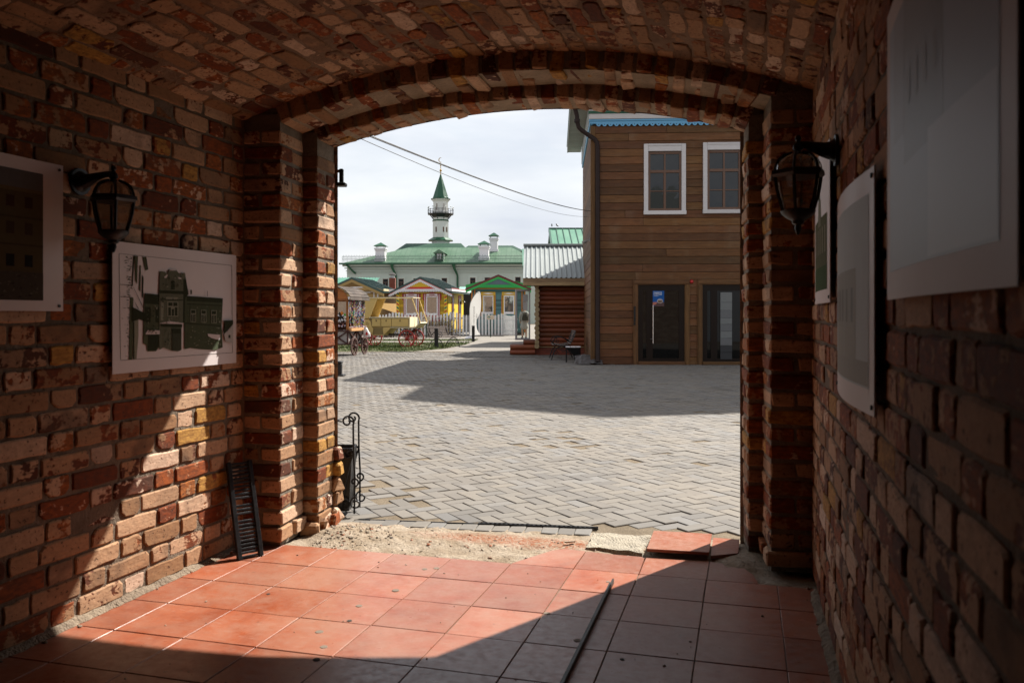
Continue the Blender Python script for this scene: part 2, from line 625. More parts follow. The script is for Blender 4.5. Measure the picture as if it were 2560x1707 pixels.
# --- vault: segmental, courses run along the passage
VC, VZ, VR = -1.12, -1.45, 4.055
va = thing('brick_vault', 'shallow vaulted ceiling of rough smeared brick over the passage', 'vault', (VC, 2.0, 2.3))
bs = BrickSet(va, M_VBRICK, M_VBRICKA)
t0, t1 = asin((XL - 0.02 - VC) / VR), asin((XR + 0.02 - VC) / VR)
nco = int(round((t1 - t0) * VR / COURSE))
for c in range(nco):
    t = t0 + (t1 - t0) * (c + 0.5) / nco
    X = VC + VR * sin(t); Z = VZ + VR * cos(t)
    yend = 4.01 + (X + 2.42) * tan(A_ROT) + 0.03
    y = 1.35 - random.uniform(0, 0.3)
    k = c
    while y < yend:
        st = random.random() < 0.55
        w = (0.25 if st else 0.12) * random.uniform(0.9, 1.06)
        if y + w > yend: w = max(0.06, yend - y)
        d = random.choice(VSTR if w > 0.17 else VHDR)
        nom = 0.25 if w > 0.17 else 0.12
        # x along +Y, y radially outward, z along the arc
        er = Vector((sin(t), 0, cos(t))); et = Vector((cos(t), 0, -sin(t))); ey = Vector((0, 1, 0))
        P = Vector((X, y + w / 2, Z)) + er * random.uniform(-0.004, 0.004)
        R = Matrix(((ey.x, er.x, et.x, P.x), (ey.y, er.y, et.y, P.y), (ey.z, er.z, et.z, P.z), (0, 0, 0, 1)))
        M = R @ Matrix.Rotation(random.uniform(-0.03, 0.03), 4, 'Y') @ Matrix.Rotation(random.uniform(-0.02, 0.02), 4, 'X') @ Matrix.Diagonal((w / nom, 1, random.uniform(0.92, 1.1), 1))
        bs.add(d, M)
        y += w + random.uniform(0.008, 0.02)
bs.flush()
def vault_pt(t, y):
    r = VR + 0.0048 + 0.005 * mnoise.noise((t * 30, y * 8, 2)) + 0.004 * mnoise.noise((t * 110, y * 28, 7))
    return (VC + r * sin(t) - VC, y - 2.0, VZ + r * cos(t) - 2.3)
mb = rough_sheet(t0 - 0.02, t1 + 0.02, -4.0, 4.9, vault_pt, 110, 130)
mb.build('mortar', M_VMORT, va, True)

# --- piers: two steps on either side
BA = block_variants(0.245, 0.135, 0.072, 6)      # along the front
BB = block_variants(0.116, 0.285, 0.072, 6)      # along the reveal
BC = block_variants(0.235, 0.25, 0.072, 5)
BD = block_variants(0.235, 0.118, 0.072, 5)
CORE = mortar_mat('pier_mortar', (0.23, 0.19, 0.15), (0.13, 0.11, 0.085))
def pier(label, side):
    o = thing('brick_pier', label, 'pier', arc(0 if side < 0 else 2.548, 0, 0))
    bs = BrickSet(o, M_BRICK, M_BRICKA)
    def put(d, a, b, z, jit=0.004):
        p = arc(a, b, z)
        M = Matrix.Translation(p) @ Matrix.Rotation(A_ROT + random.uniform(-0.02, 0.02), 4, 'Z') @ Matrix.Rotation(random.uniform(-0.012, 0.012), 4, 'Y') @ Matrix.Translation((random.uniform(-jit, jit), random.uniform(-jit, jit), 0))
        bs.add(random.choice(d), M)
    # s: +1 runs toward the wall
    e1 = 0.0 if side < 0 else 2.548
    e2 = 0.085 if side < 0 else 2.472
    s = -1 if side < 0 else 1
    zt = 2.27
    for c in range(27):
        z = 0.02 + COURSE * (c + 0.5)
        if z > zt + 0.03: break
        big = 0.02 if c == 0 else 0.0
        if c % 2 == 0:
            put(BA, e1 + s * (0.122 - big), 0.068 - big, z)
            put(BA, e1 + s * (0.122 - big), 0.068 + 0.149, z)
        else:
            put(BB, e1 + s * 0.058, 0.143, z)
            put(BB, e1 + s * (0.058 + 0.129), 0.143, z)
        if z < zt - 0.06:
            if c % 2 == 0:
                put(BC, e2 + s * 0.117, 0.30 + 0.126, z)
            else:
                put(BD, e2 + s * 0.117, 0.30 + 0.060, z)
                put(BD, e2 + s * 0.117, 0.30 + 0.191, z)
    bs.flush()
    inv = Matrix.Translation(-o.location)
    mb = MB()
    q = 0.008
    for (a0, a1, b0, b1, top) in ((e1 + s * q, e1 + s * 0.30, q, 0.30, 2.34), (e2 + s * q, e2 + s * 0.36, 0.30 + q, 0.555, 2.30)):
        a0, a1 = min(a0, a1), max(a0, a1)
        vs = [arc(a, b, z) - o.location for z in (0, top) for (a, b) in ((a0, b0), (a1, b0), (a1, b1), (a0, b1))]
        mb.add(vs, [(0, 3, 2, 1), (4, 5, 6, 7), (0, 1, 5, 4), (1, 2, 6, 5), (2, 3, 7, 6), (3, 0, 4, 7)])
    mb.build('mortar', CORE, o)
    return o
pl_ = pier('stepped brick pier at the left of the gateway, sunlit on its reveal', -1)
pier('stepped dark brick pier at the right of the gateway beside the lantern', 1)

BRK = block_variants(0.11, 0.10, 0.078, 5, 0.012, 0.011)
for (a_, b_, z_) in ((0.04, 0.30, 0.02), (0.06, 0.37, 0.025), (0.04, 0.44, 0.03), (0.07, 0.50, 0.025), (0.065, 0.55, 0.05), (0.06, 0.57, 0.14), (0.062, 0.575, 0.23), (0.066, 0.575, 0.32), (0.06, 0.575, 0.41)):
    d = random.choice(BRK)
    me = d['mesh'].get('b')
    if me is None:
        b = MB(); b.add(d['v'], d['f']); me = d['mesh']['b'] = b.mesh('broken_brick', M_BRICK)
    o = link('broken_brick', me, pl_)
    o.location = arc(a_, b_, z_) - pl_.location; o.rotation_euler = (random.uniform(-.1, .1), random.uniform(-.1, .1), A_ROT + random.uniform(-.2, .2))

# --- two arch rings of upright bricks
VA = block_variants(0.074, 0.295, 0.13, 6, 0.008, 0.006)
VB = block_variants(0.074, 0.140, 0.13, 6, 0.008, 0.006)
VC2 = block_variants(0.072, 0.255, 0.13, 6, 0.008, 0.007)
VD2 = block_variants(0.072, 0.122, 0.13, 6, 0.008, 0.007)
SOFF = mortar_mat('lime_soffit_mortar', (0.33, 0.26, 0.19), (0.22, 0.17, 0.12))
def ring(label, ca, apex, R, b0, b1, a0, a1, long_v, half_v):
    o = thing('brick_arch', label, 'arch', arc(1.3, b0, 2.3))
    bs = BrickSet(o, M_BRICK, M_BRICKA)
    cz = apex - R
    ta, tb = asin((a0 - ca) / R), asin((a1 - ca) / R)
    n = int(round((tb - ta) * R / 0.087))
    mid = (b0 + b1) / 2
    for i in range(n):
        t = ta + (tb - ta) * (i + 0.5) / n
        def put(d, b):
            rr = R + 0.065 + random.uniform(-0.009, 0.012)
            p = arc(ca + rr * sin(t), b, cz + rr * cos(t))
            M = Matrix.Translation(p) @ Matrix.Rotation(A_ROT, 4, 'Z') @ Matrix.Rotation(t + random.uniform(-0.05, 0.05), 4, 'Y') @ Matrix.Rotation(random.uniform(-0.03, 0.03), 4, 'Z') @ Matrix.Translation((0, random.uniform(-0.006, 0.008), 0))
            bs.add(random.choice(d), M)
        if i % 2 == 0:
            put(long_v, mid + random.uniform(-0.004, 0.004))
        else:
            q = (b1 - b0) / 4
            put(half_v, mid - q); put(half_v, mid + q)
    bs.flush()
    mb = MB()
    m = 60
    for i in range(m + 1):
        t = ta - 0.02 + (tb - ta + 0.04) * i / m
        for (rr, b) in ((R + 0.009, b0 + 0.020), (R + 0.009, b1 - 0.012), (R + 0.20, b1 - 0.012), (R + 0.20, b0 + 0.020)):
            r2 = rr + (0.006 * mnoise.noise((i * 0.9, b * 20, 3)) if rr < R + 0.1 else 0)
            mb.v.append(tuple(arc(ca + r2 * sin(t), b, cz + r2 * cos(t)) - o.location))
    for i in range(m):
        for k in range(4):
            a, b = i * 4 + k, i * 4 + (k + 1) % 4
            mb.face((a, b, b + 4, a + 4))
    mb.face((0, 1, 2, 3)); mb.face((4 * m + 3, 4 * m + 2, 4 * m + 1, 4 * m))
    mb.build('mortar', SOFF, o, True)
ring('inner upper arch ring of upright bricks meeting the vault', 1.315, 2.503, 4.15, 0.0, 0.30, -0.02, 2.58, VA, VB)
ring('outer lower arch ring of upright bricks framing the sky', 1.295, 2.436, 4.24, 0.30, 0.56, 0.06, 2.495, VC2, VD2)

# --- spandrel masonry above the rings, between vault and arches (closes the wall end)
bld = thing('brick_building', 'pale brick building whose gateway the passage leads out of', 'building', arc(1.3, 0.56, 0))
k = NB('facade_brick')
vv = k.mapping(k.obj(), (1, 1, 1), (radians(90), 0, 0))
bt = k.n('ShaderNodeTexBrick')
k.put(bt.inputs['Vector'], vv)
bt.inputs['Color1'].default_value = (0.36, 0.27, 0.20, 1); bt.inputs['Color2'].default_value = (0.22, 0.13, 0.085, 1); bt.inputs['Mortar'].default_value = (0.16, 0.13, 0.11, 1)
bt.inputs['Scale'].default_value = 1.0; bt.inputs['Brick Width'].default_value = 0.26; bt.inputs['Row Height'].default_value = 0.086; bt.inputs['Mortar Size'].default_value = 0.012
M_FACADE = k.done(bt.outputs['Color'], 0.9)
mb = MB()
def fac(a, z, b=0.575): return tuple(arc(a, b, z) - bld.location)
W0, W1, HT = -42.0, 8.5, 5.6
op0, op1 = 0.095, 2.462
mb.quad(fac(W0, -0.05), fac(op0, -0.05), fac(op0, HT), fac(W0, HT))
mb.quad(fac(op1, -0.05), fac(W1, -0.05), fac(W1, HT), fac(op1, HT))
prev = None
for i in range(31):
    a = op0 + (op1 - op0) * i / 30
    zz = 2.445 - 4.24 + sqrt(4.24 ** 2 - (a - 1.295) ** 2)
    if prev:
        mb.quad(fac(prev[0], prev[1]), fac(a, zz), fac(a, HT), fac(prev[0], HT))
    prev = (a, zz)
mb.build('wall', M_FACADE, bld)
mb = MB()
for sgn in (0,):
    mb.add([fac(W0, HT, -6.5), fac(W1, HT, -6.5), fac(W1, HT, 0.9), fac(W0, HT, 0.9), fac(W0, HT + 1.8, -3), fac(W1, HT + 1.8, -3)],
           [(0, 1, 5, 4), (2, 3, 4, 5), (0, 4, 3), (1, 2, 5), (0, 3, 2, 1)])
mb.build('roof', plain('old_roof', (0.12, 0.13, 0.12), 0.6), bld)
# spandrel sheet: front face at the ring plane above ring 1, up into the vault
mb = MB()
for i in range(40):
    a0 = -0.30 + 3.15 * i / 40; a1 = -0.30 + 3.15 * (i + 1) / 40
    def zb(a):
        if a < 0 or a > 2.548: return 2.20
        return 2.555 - 4.2 + sqrt(4.2 ** 2 - (a - 1.315) ** 2)
    mb.quad(tuple(arc(a0, 0.014, zb(a0)) - bld.location), tuple(arc(a1, 0.014, zb(a1)) - bld.location), tuple(arc(a1, 0.014, 2.9) - bld.location), tuple(arc(a0, 0.014, 2.9) - bld.location))
mb.build('spandrel', CORE, bld)
# unseen boarded gate added behind the viewer to keep light out of the passage
gate = thing('light_blocking_gate', 'unseen boarded gate added behind the viewer to shut light out of the passage', 'gate', (-1.15, -4.0, 0))
for i in range(12):
    mb = MB(); mb.bbox(-1.55 + i * 0.26, -1.55 + i * 0.26 + 0.25, -0.03, 0.03, 0, 2.75, 0.006)
    mb.build('board', plain('gate_board', (0.10, 0.06, 0.035), 0.7, stretch=(8, 8, 0.6)), gate)

# ================================================================== passage floor
fl = tag(link('passage_floor', None), kind='structure')
mb = MB(); mb.box(XL - 0.05, XR + 0.05, -4.0, 4.04, -0.08, -0.006)
mb.build('grout_bed', mortar_mat('grout', (0.23, 0.18, 0.14), (0.15, 0.115, 0.09)), fl)
k = NB('terracotta_tile')
r = k.rnd(); r1, r2, r3 = k.white(k.math('MULTIPLY', r, 733.1))
p = k.pos()
cl = k.noise(k.vmath('ADD', p, k.scale((3.0, 5.0, 1.0), r)), 3.2, 5, 0.6, 0.8)
fi = k.noise(p, 26, 5, 0.65)
sc = k.noise(k.mapping(p, (14, 90, 1), (0, 0, 0.7)), 1.0, 3, 0.6, 0.4)
c = k.ramp(cl, [(0.25, (0.19, 0.040, 0.015)), (0.45, (0.27, 0.066, 0.026)), (0.6, (0.31, 0.092, 0.044)), (0.78, (0.30, 0.115, 0.068))])
c = k.mix(k.mapr(r2, 0, 1, 0.0, 0.35), c, (0.265, 0.095, 0.062))
c = k.mix(k.mapr(fi, 0.42, 0.8, 0, 0.35), c, (0.16, 0.045, 0.022))
du = k.noise(p, 0.9, 4, 0.6, 0.4)
c = k.mix(k.mapr(k.math('ADD', k.math('MULTIPLY', du, 0.6), k.math('MULTIPLY', k.noise(p, 9, 4, 0.7), 0.4)), 0.43, 0.60, 0, 0.6), c, (0.30, 0.165, 0.115))
c = k.mix(k.mapr(sc, 0.60, 0.70, 0, 0.30), c, (0.37, 0.25, 0.19))
c = k.mix(k.mapr(k.noise(p, 38, 2, 0.6), 0.68, 0.74, 0, 0.6), c, (0.09, 0.045, 0.03))
hs = k.n('ShaderNodeHueSaturation'); k.put(hs.inputs['Color'], c); k.put(hs.inputs['Value'], k.mapr(r1, 0, 1, 0.84, 1.12))
k.bump(k.math('ADD', k.math('MULTIPLY', fi, 0.5), cl), 0.12, 0.004)
M_TILE = k.done(hs.outputs[0], k.mapr(fi, 0.3, 0.7, 0.26, 0.50), 0, 0.5)
TS = 0.32
def tile_mesh(w, d, rng):
    vs, fs = rbox_data(w, d, 0.014, 0.0010, 0.0005, rng)
    b = MB(); b.add(vs, fs)
    return b.mesh('tile', M_TILE)
tm = [tile_mesh(TS - 0.005, TS - 0.005, random.Random(i)) for i in range(4)]
tmL = tile_mesh(0.205, TS - 0.005, random.Random(9))
tmR = tile_mesh(0.165, TS - 0.005, random.Random(9))
def put_tile(me, x, y, z=0.0, rx=0.0, ry=0.0, rz=0.0):
    o = link('tile', me, fl)
    o.location = (x, y, -0.007 + z)
    o.rotation_euler = (rx + random.uniform(-.0015, .0015), ry + random.uniform(-.0015, .0015), rz + random.uniform(-.002, .002))
    return o
for rr in range(0, 13):
    y = 4.04 - TS * (rr + 0.5)
    for cc in range(8):
        x = -2.416 + TS * (cc + 0.5)
        put_tile(random.choice(tm), x, y, random.uniform(-.001, .001))
    put_tile(tmL, -2.416 - 0.1045, y)
    put_tile(tmR, 0.144 + 0.083, y)
# older floor behind the viewer
mb = MB(); mb.box(XL, XR, -4.0, -0.12, -0.0075, -0.002); mb.build('worn_floor', M_TILE, fl)
# row of broken tiles at the threshold
def poly_tile(pts, z=0.0, th=0.014, name='broken_tile', tilt=None):
    mb = MB(); mb.prism(pts, 'z', -th, 0.0)
    o = mb.build(name, M_TILE, fl); o.location = (0, 0, z)
    return o
poly_tile([(-1.133, 4.042), (-0.99, 4.32), (-0.93, 4.37), (-0.815, 4.355), (-0.819, 4.042)][::1])
poly_tile([(-0.813, 4.042), (-0.810, 4.352), (-0.66, 4.335), (-0.50, 4.33), (-0.497, 4.042)])
poly_tile([(-0.492, 4.042), (-0.492, 4.33), (-0.177, 4.34), (-0.177, 4.042)])
poly_tile([(-0.172, 4.042), (-0.172, 4.34), (-0.02, 4.30), (0.04, 4.17), (0.06, 4.042)])
mb = MB(); mb.prism([(-0.492, 4.35), (-0.494, 4.72), (-0.178, 4.735), (-0.178, 4.37)], 'z', -0.015, 0.0)
o = tag(mb.build('loose_tile', M_TILE), 'large terracotta tile lying raised on the threshold beside concrete', 'tile', 'loose threshold tiles'); o.location = (0, 0, 0.022); o.rotation_euler = (0.004, 0.0, 0)
mb = MB(); mb.prism([(-0.170, 4.375), (-0.170, 4.735), (-0.03, 4.735), (-0.035, 4.46)], 'z', -0.015, 0.0)
o = tag(mb.build('loose_tile', M_TILE), 'smaller cut terracotta tile half in shadow against the right pier', 'tile', 'loose threshold tiles'); o.location = (0, 0, 0.021)

# ================================================================== courtyard ground
GZ = -0.02
def Wp(r, d, z=GZ):
    """courtyard grid (r to the right, d away from the gateway side), turned against the passage"""
    return Vector((CY * r - SY * d, SY * r + CY * d, z))
def to_rd(x, y):
    return CY * x + SY * y, -SY * x + CY * y

k = NB('joint_sand')
p = k.pos()
n1 = k.noise(p, 5, 6, 0.65); n2 = k.noise(p, 70, 4, 0.7)
c = k.mix(k.mapr(n1, 0.35, 0.65), (0.135, 0.105, 0.07), (0.19, 0.15, 0.105))
c = k.mix(k.mapr(n2, 0.48, 0.7, 0, 0.75), c, (0.055, 0.045, 0.033))
k.bump(k.math('ADD', n1, n2), 0.7, 0.012)
M_SAND = k.done(c, 0.95, 0, 0.2)
mb = MB()
mb.add([(-400, 4.2, -0.028), (400, 4.2, -0.028), (400, 900, -0.028), (-400, 900, -0.028)], [(0, 1, 2, 3)])
ground = tag(mb.build('ground', M_SAND), kind='structure')

def paver_mat(name, use_attr):
    k = NB(name)
    r = k.attr('rnd') if use_attr else k.rnd()
    r1, r2, r3 = k.white(k.math('MULTIPLY', r, 611.9))
    p = k.pos()
    n1 = k.noise(p, 1.1, 4, 0.6)
    n2 = k.noise(p, 24, 4, 0.65)
    c = k.ramp(r1, [(0.0, (0.112, 0.104, 0.097)), (0.35, (0.152, 0.139, 0.124)), (0.7, (0.172, 0.154, 0.132)), (1.0, (0.155, 0.151, 0.148))])
    c = k.mix(k.mapr(n2, 0.35, 0.75, 0, 0.35), c, (0.105, 0.096, 0.086))
    c = k.mix(k.mapr(n1, 0.42, 0.66, 0, 0.4), c, (0.185, 0.158, 0.125))
    st = k.noise(k.vmath('ADD', p, (7.0, 3.0, 0.0)), 0.45, 4, 0.7, 0.6)
    c = k.mix(k.mapr(st, 0.52, 0.70, 0, 0.45), c, (0.085, 0.076, 0.066))
    c = k.mix(k.math('MULTIPLY', k.mapr(r3, 0.9, 1.0, 0, 0.5), 1.0), c, (0.10, 0.098, 0.098))
    k.bump(n2, 0.35, 0.003)
    return k.done(c, 0.82, 0, 0.35)
M_PAV, M_PAVA = paver_mat('concrete_paver', False), paver_mat('concrete_paver_joined', True)
pav = tag(link('courtyard_paving', None), kind='structure')
U = 0.1030
ax = Vector((cos(-pi / 4), sin(-pi / 4), 0)); bx = Vector((cos(pi / 4), sin(pi / 4), 0))
O0 = Vector((-1.2, 4.70, 0))
solo = []
mb = MB()
def pav_data(b):
    w, d = 0.2 - 0.0, 0.1 - 0.0
    return rbox_data(w, d, 0.05, b, 0, None)
RNGP = random.Random(5)
def in_lawn(r, d): return False
cells = []
for i in range(-330, 120):
    for j in range(-140, 330):
        if i + 0 > j + 330 or j - i < -30: continue
        kk = (i - j) % 4
        if kk == 0: c = (i + 1.0, j + 0.5, 0)
        elif kk == 3: c = (i + 0.5, j + 1.0, 1)
        else: continue
        P = O0 + ax * (c[0] * U) + bx * (c[1] * U)
        r, d = to_rd(P.x, P.y)
        if d < 4.3 or d > 29.5: continue
        if r < -0.23 * d - 1.6 or r > 0.285 * d + 1.6: continue
        loc = ARC.inverted() @ P
        if loc.y < 0.79: continue
        if d > 21.4 and r > 2.15: continue
        if d > 26.9 and r > 0.6: continue
        if d > 28.6 and r < -2.0: continue
        hole = mnoise.noise((P.x * 0.8, P.y * 0.8, 4.2))
        if (hole > 0.36 and RNGP.random() < 0.16 and d > 5.6) or RNGP.random() < 0.004: continue
        cells.append((d, r, P, c[2]))
cells.sort(key=lambda q: q[0] if -0.22 * q[0] < q[1] < 0.28 * q[0] else q[0] + 50)
pvs, pfs = pav_data(0.0035)
b0 = MB(); b0.add(pvs, pfs); pav_me = b0.mesh('paver', M_PAV)
A45 = -pi / 4
for n, (d, r, P, o) in enumerate(cells):
    ang = A45 + (pi / 2 if o else 0) + RNGP.uniform(-0.02, 0.02)
    z = GZ + RNGP.uniform(-0.0022, 0.0022) + 0.004 * mnoise.noise((P.x * 0.9, P.y * 0.9, 9))
    if RNGP.random() < 0.03: z -= RNGP.uniform(0.003, 0.008)
    tx, ty = RNGP.uniform(-0.012, 0.012), RNGP.uniform(-0.012, 0.012)
    if n < 300:
        ob = link('paver', pav_me, pav)
        ob.location = (P.x, P.y, z - 0.025)
        ob.rotation_euler = (tx, ty, ang)
        continue
    ca, sa = cos(ang), sin(ang)
    mb.r = RNGP.random()
    if d < 11:
        M = Matrix.Translation((P.x, P.y, z - 0.025)) @ Matrix.Rotation(ang, 4, 'Z') @ Matrix.Rotation(tx, 4, 'X') @ Matrix.Rotation(ty, 4, 'Y')
        mb.add([M @ Vector(q) for q in pvs], pfs)
    else:
        w, h, e = 0.0985, 0.0485, 0.004
        q = []
        for (s, t) in ((-1, -1), (1, -1), (1, 1), (-1, 1)):
            x, y = s * (w - e), t * (h - e)
            q.append((P.x + ca * x - sa * y, P.y + sa * x + ca * y, z + tx * y + ty * x))
        for (s, t) in ((-1, -1), (1, -1), (1, 1), (-1, 1)):
            x, y = s * w, t * h
            q.append((P.x + ca * x - sa * y, P.y + sa * x + ca * y, z - 0.02))
        mb.add(q, [(0, 1, 2, 3), (0, 4, 5, 1), (1, 5, 6, 2), (2, 6, 7, 3), (3, 7, 4, 0)])
o = mb.build('far_pavers', M_PAVA, pav)
o['kind'] = 'stuff'
# far paving, joints too fine to see
k = NB('far_paving')
p = k.pos()
bt = k.n('ShaderNodeTexBrick')
k.put(bt.inputs['Vector'], k.mapping(p, (1, 1, 1), (0, 0, 0.5)))
bt.inputs['Color1'].default_value = (0.19, 0.173, 0.152, 1); bt.inputs['Color2'].default_value = (0.155, 0.143, 0.127, 1); bt.inputs['Mortar'].default_value = (0.12, 0.10, 0.08, 1)
bt.inputs['Scale'].default_value = 1.0; bt.inputs['Brick Width'].default_value = 0.2; bt.inputs['Row Height'].default_value = 0.1; bt.inputs['Mortar Size'].default_value = 0.006
c = k.mix(k.mapr(k.noise(p, 0.7, 5, 0.6), 0.4, 0.65, 0, 0.35), bt.outputs['Color'], (0.245, 0.21, 0.17))
M_FARP = k.done(c, 0.85, 0, 0.3)
def flat(name, pts, z, mat, parent=None):
    m = MB(); m.add([tuple(Wp(r, d, z)) for r, d in pts], [tuple(range(len(pts)))])
    return m.build(name, mat, parent)
tag(flat('far_paving', [(-90, 29.3), (0.3, 29.3), (0.3, 26.9), (90, 26.9), (90, 110), (-90, 110)], GZ - 0.004, M_FARP), kind='structure')
tag(flat('side_paving', [(-60, 5.6), (-3.4, 5.6), (-8.2, 29.3), (-60, 29.3)], GZ - 0.004, M_FARP), kind='structure')
tag(flat('side_paving', [(2.9, 5.0), (60, 5.0), (60, 26.9), (9.0, 26.9)], GZ - 0.004, M_FARP), kind='structure')
# narrow drain gutters across the yard
M_IRON = plain('black_iron', (0.018, 0.018, 0.02), 0.45, var=0.3, scale=20, bump=0.2, metal=0.6)
for (pts, lab) in (([(-7.6, 25.2), (-2.0, 25.0), (3.0, 25.6)], 'long'), ([(-4.3, 28.9), (-1.0, 28.1), (0.4, 27.4)], 'short')):
    m = MB()
    for a, b in zip(pts, pts[1:]):
        m.beam(Wp(a[0], a[1], GZ - 0.004), Wp(b[0], b[1], GZ - 0.004), 0.10, 0.024)
    tag(m.build('drain_channel', plain('drain_iron', (0.07, 0.065, 0.06), 0.7)), 'narrow dark drain channel, the %s one across the yard paving' % lab, 'drain', 'drain channels in the yard')

# ---- threshold: kerb pavers, slotted drain, sand and rubble
RN = random.Random(21)
kerb = tag(link('kerb_row', None), kind='structure')
vs, fs = rbox_data(0.094, 0.13, 0.05, 0.004, 0.002, RN); b0 = MB(); b0.add(vs, fs); km = b0.mesh('paver', M_PAV)
for i in range(16):
    a = 0.10 + i * 0.0985
    ob = link('paver', km, kerb)
    q = arc(a, 0.655 - 0.002 * i * 0.2, 0)
    ob.location = (q.x, q.y, -0.042 + RN.uniform(-0.003, 0.003) - (0.004 if i < 3 else 0))
    ob.rotation_euler = (RN.uniform(-.02, .02), RN.uniform(-.02, .02), A_ROT + RN.uniform(-0.03, 0.03))
m = MB()
p0, p1 = arc(0.07, 0.735, -0.022), arc(1.66, 0.742, -0.018)
m.beam(p0 - Vector((0, 0, .004)), p1, 0.007, 0.010)
dv = (p1 - p0).normalized(); nv = Vector((-dv.y, dv.x, 0))
L = (p1 - p0).length
for s in (-1, 1):
    m.beam(p0.lerp(p1, .55) + nv * 0.012 * s + Vector((0, 0, .004)), p1 + nv * 0.012 * s + Vector((0, 0, .004)), 0.004, 0.010)
for i in range(int(L / 0.028)):
    q = p0 + dv * (0.028 * i)
    if i > 30:
        m.beam(q - nv * 0.012 + Vector((0, 0, .005)), q + nv * 0.012 + Vector((0, 0, .005)), 0.012, 0.005)
tag(m.build('slot_drain', M_IRON), 'thin black slotted drain edging the pavers at the threshold', 'drain')
k = NB('rubble_sand')
p = k.pos()
n1 = k.noise(p, 6, 6, 0.65); n2 = k.noise(p, 55, 5, 0.7); n3 = k.noise(k.vmath('ADD', p, (4.0, 9.0, 2.0)), 2.6, 5, 0.6, 0.5)
c = k.mix(k.mapr(n1, 0.38, 0.62), (0.25, 0.19, 0.13), (0.37, 0.305, 0.235))
c = k.mix(k.mapr(n2, 0.52, 0.70, 0, 0.75), c, (0.11, 0.085, 0.062))
dst = k.n('ShaderNodeVectorMath', operation='DISTANCE'); k.put(dst.inputs[0], k.mapping(p, (0.55, 2.6, 0))); dst.inputs[1].default_value = (-1.18 * 0.55, 4.50 * 2.6, 0)
red = k.math('MULTIPLY', k.mapr(dst.outputs['Value'], 0.16, 0.42, 1, 0), k.mapr(n2, 0.38, 0.6))
c = k.mix(red, c, (0.25, 0.065, 0.02))
k.bump(k.math('ADD', k.math('MULTIPLY', n1, 1.5), n2), 0.9, 0.015)
M_RUB = k.done(c, 0.95, 0, 0.2)
def rub(x, y):
    e = 0.010 * mnoise.noise((x * 7, y * 7, 0)) + 0.006 * mnoise.noise((x * 25, y * 25, 3))
    bl = (ARC.inverted() @ Vector((x, y, 0))).y
    z = -0.022 + e + 0.012 * max(0, 1 - abs(bl - 0.30) / 0.3)
    heap = math.exp(-(((x + 2.27) / 0.16) ** 2 + ((y - 4.36) / 0.2) ** 2)) * 0.028 + math.exp(-(((x + 0.03) / 0.14) ** 2 + ((y - 4.40) / 0.2) ** 2)) * 0.03
    if bl > 0.62: z -= (bl - 0.62) * 0.18
    return (x, y, z + heap)
m = rough_sheet(-2.7, 0.4, 4.03, 5.05, rub, 150, 60)
tag(m.build('sand_strip', M_RUB, None, True), kind='structure')
m = MB()
def stone(m, x, y, z, s, g):
    vs, fs = rbox_data(s * g.uniform(.7, 1.4), s * g.uniform(.7, 1.4), s * g.uniform(.4, .8), s * 0.18, s * 0.16, g)
    R = Matrix.Translation((x, y, z)) @ Matrix.Rotation(g.uniform(0, 6.3), 4, 'Z') @ Matrix.Rotation(g.uniform(-.4, .4), 4, 'X')
    m.r = g.random()
    m.add([R @ Vector(v) for v in vs], fs)
for i in range(650):
    x = RN.uniform(-2.45, -0.3); y = RN.uniform(4.06, 4.62)
    if RN.random() < 0.45: x = -2.30 + abs(RN.gauss(0, 0.18)); y = RN.gauss(4.32, 0.16)
    if y < 4.06: continue
    if x > -1.05 and y < 4.4: continue
    stone(m, x, y, rub(x, y)[2] + 0.001, RN.choice([0.003, 0.004, 0.005, 0.006, 0.008, 0.010, 0.016]) * RN.uniform(.6, 1.1), RN)
for i in range(140):      # grit along the foot of the walls and over the tiles
    if i < 70: x, y = XL + abs(RN.gauss(0, 0.02)) + 0.005, RN.uniform(1.8, 3.95)
    elif i < 95: x, y = XR - abs(RN.gauss(0, 0.02)) - 0.005, RN.uniform(1.8, 4.1)
    else: x, y = RN.uniform(-2.5, 0.1), RN.uniform(2.2, 4.0)
    stone(m, x, y, 0.002, RN.choice([0.004, 0.006, 0.009]) * (1.6 if i < 95 else 0.8), RN)
k = NB('grit'); r1, r2, r3 = k.white(k.math('MULTIPLY', k.attr('rnd'), 77.0))
M_GRIT = k.done(k.ramp(r1, [(0, (0.08, 0.065, 0.055)), (0.15, (0.17, 0.135, 0.10)), (0.7, (0.29, 0.24, 0.18)), (0.9, (0.32, 0.10, 0.04)), (1, (0.33, 0.3, 0.26))]), 0.9)
tag(m.build('gravel', M_GRIT), 'loose grit and stone chips scattered over the threshold sand', 'gravel', kind='stuff')
# strip of crumbled mortar at the foot of the left wall
M_CRUMB = mortar_mat('crumbled_mortar', (0.25, 0.195, 0.14), (0.14, 0.105, 0.078), 0.02)
for X, s, nm in ((XL, 1, 'left'), (XR, -1, 'right')):
    m = MB()
    n = 90
    for i in range(n + 1):
        y = 0.8 + (3.98 - 0.8) * i / n
        w = 0.022 + 0.016 * mnoise.noise((y * 9, 1.0, s)) + 0.008 * mnoise.noise((y * 30, 1.0, s))
        h = 0.022 + 0.016 * mnoise.noise((y * 11, 5.0, s))
        m.v += [(X - s * 0.012, y, h), (X + s * w * 0.6, y, h * 0.6), (X + s * max(0.006, w + 0.01), y, 0.0006)]
    for i in range(n):
        for q in range(2):
            a = i * 3 + q
            m.face((a, a + 1, a + 4, a + 3))
    o = m.build('mortar_fillet', M_CRUMB, fl)
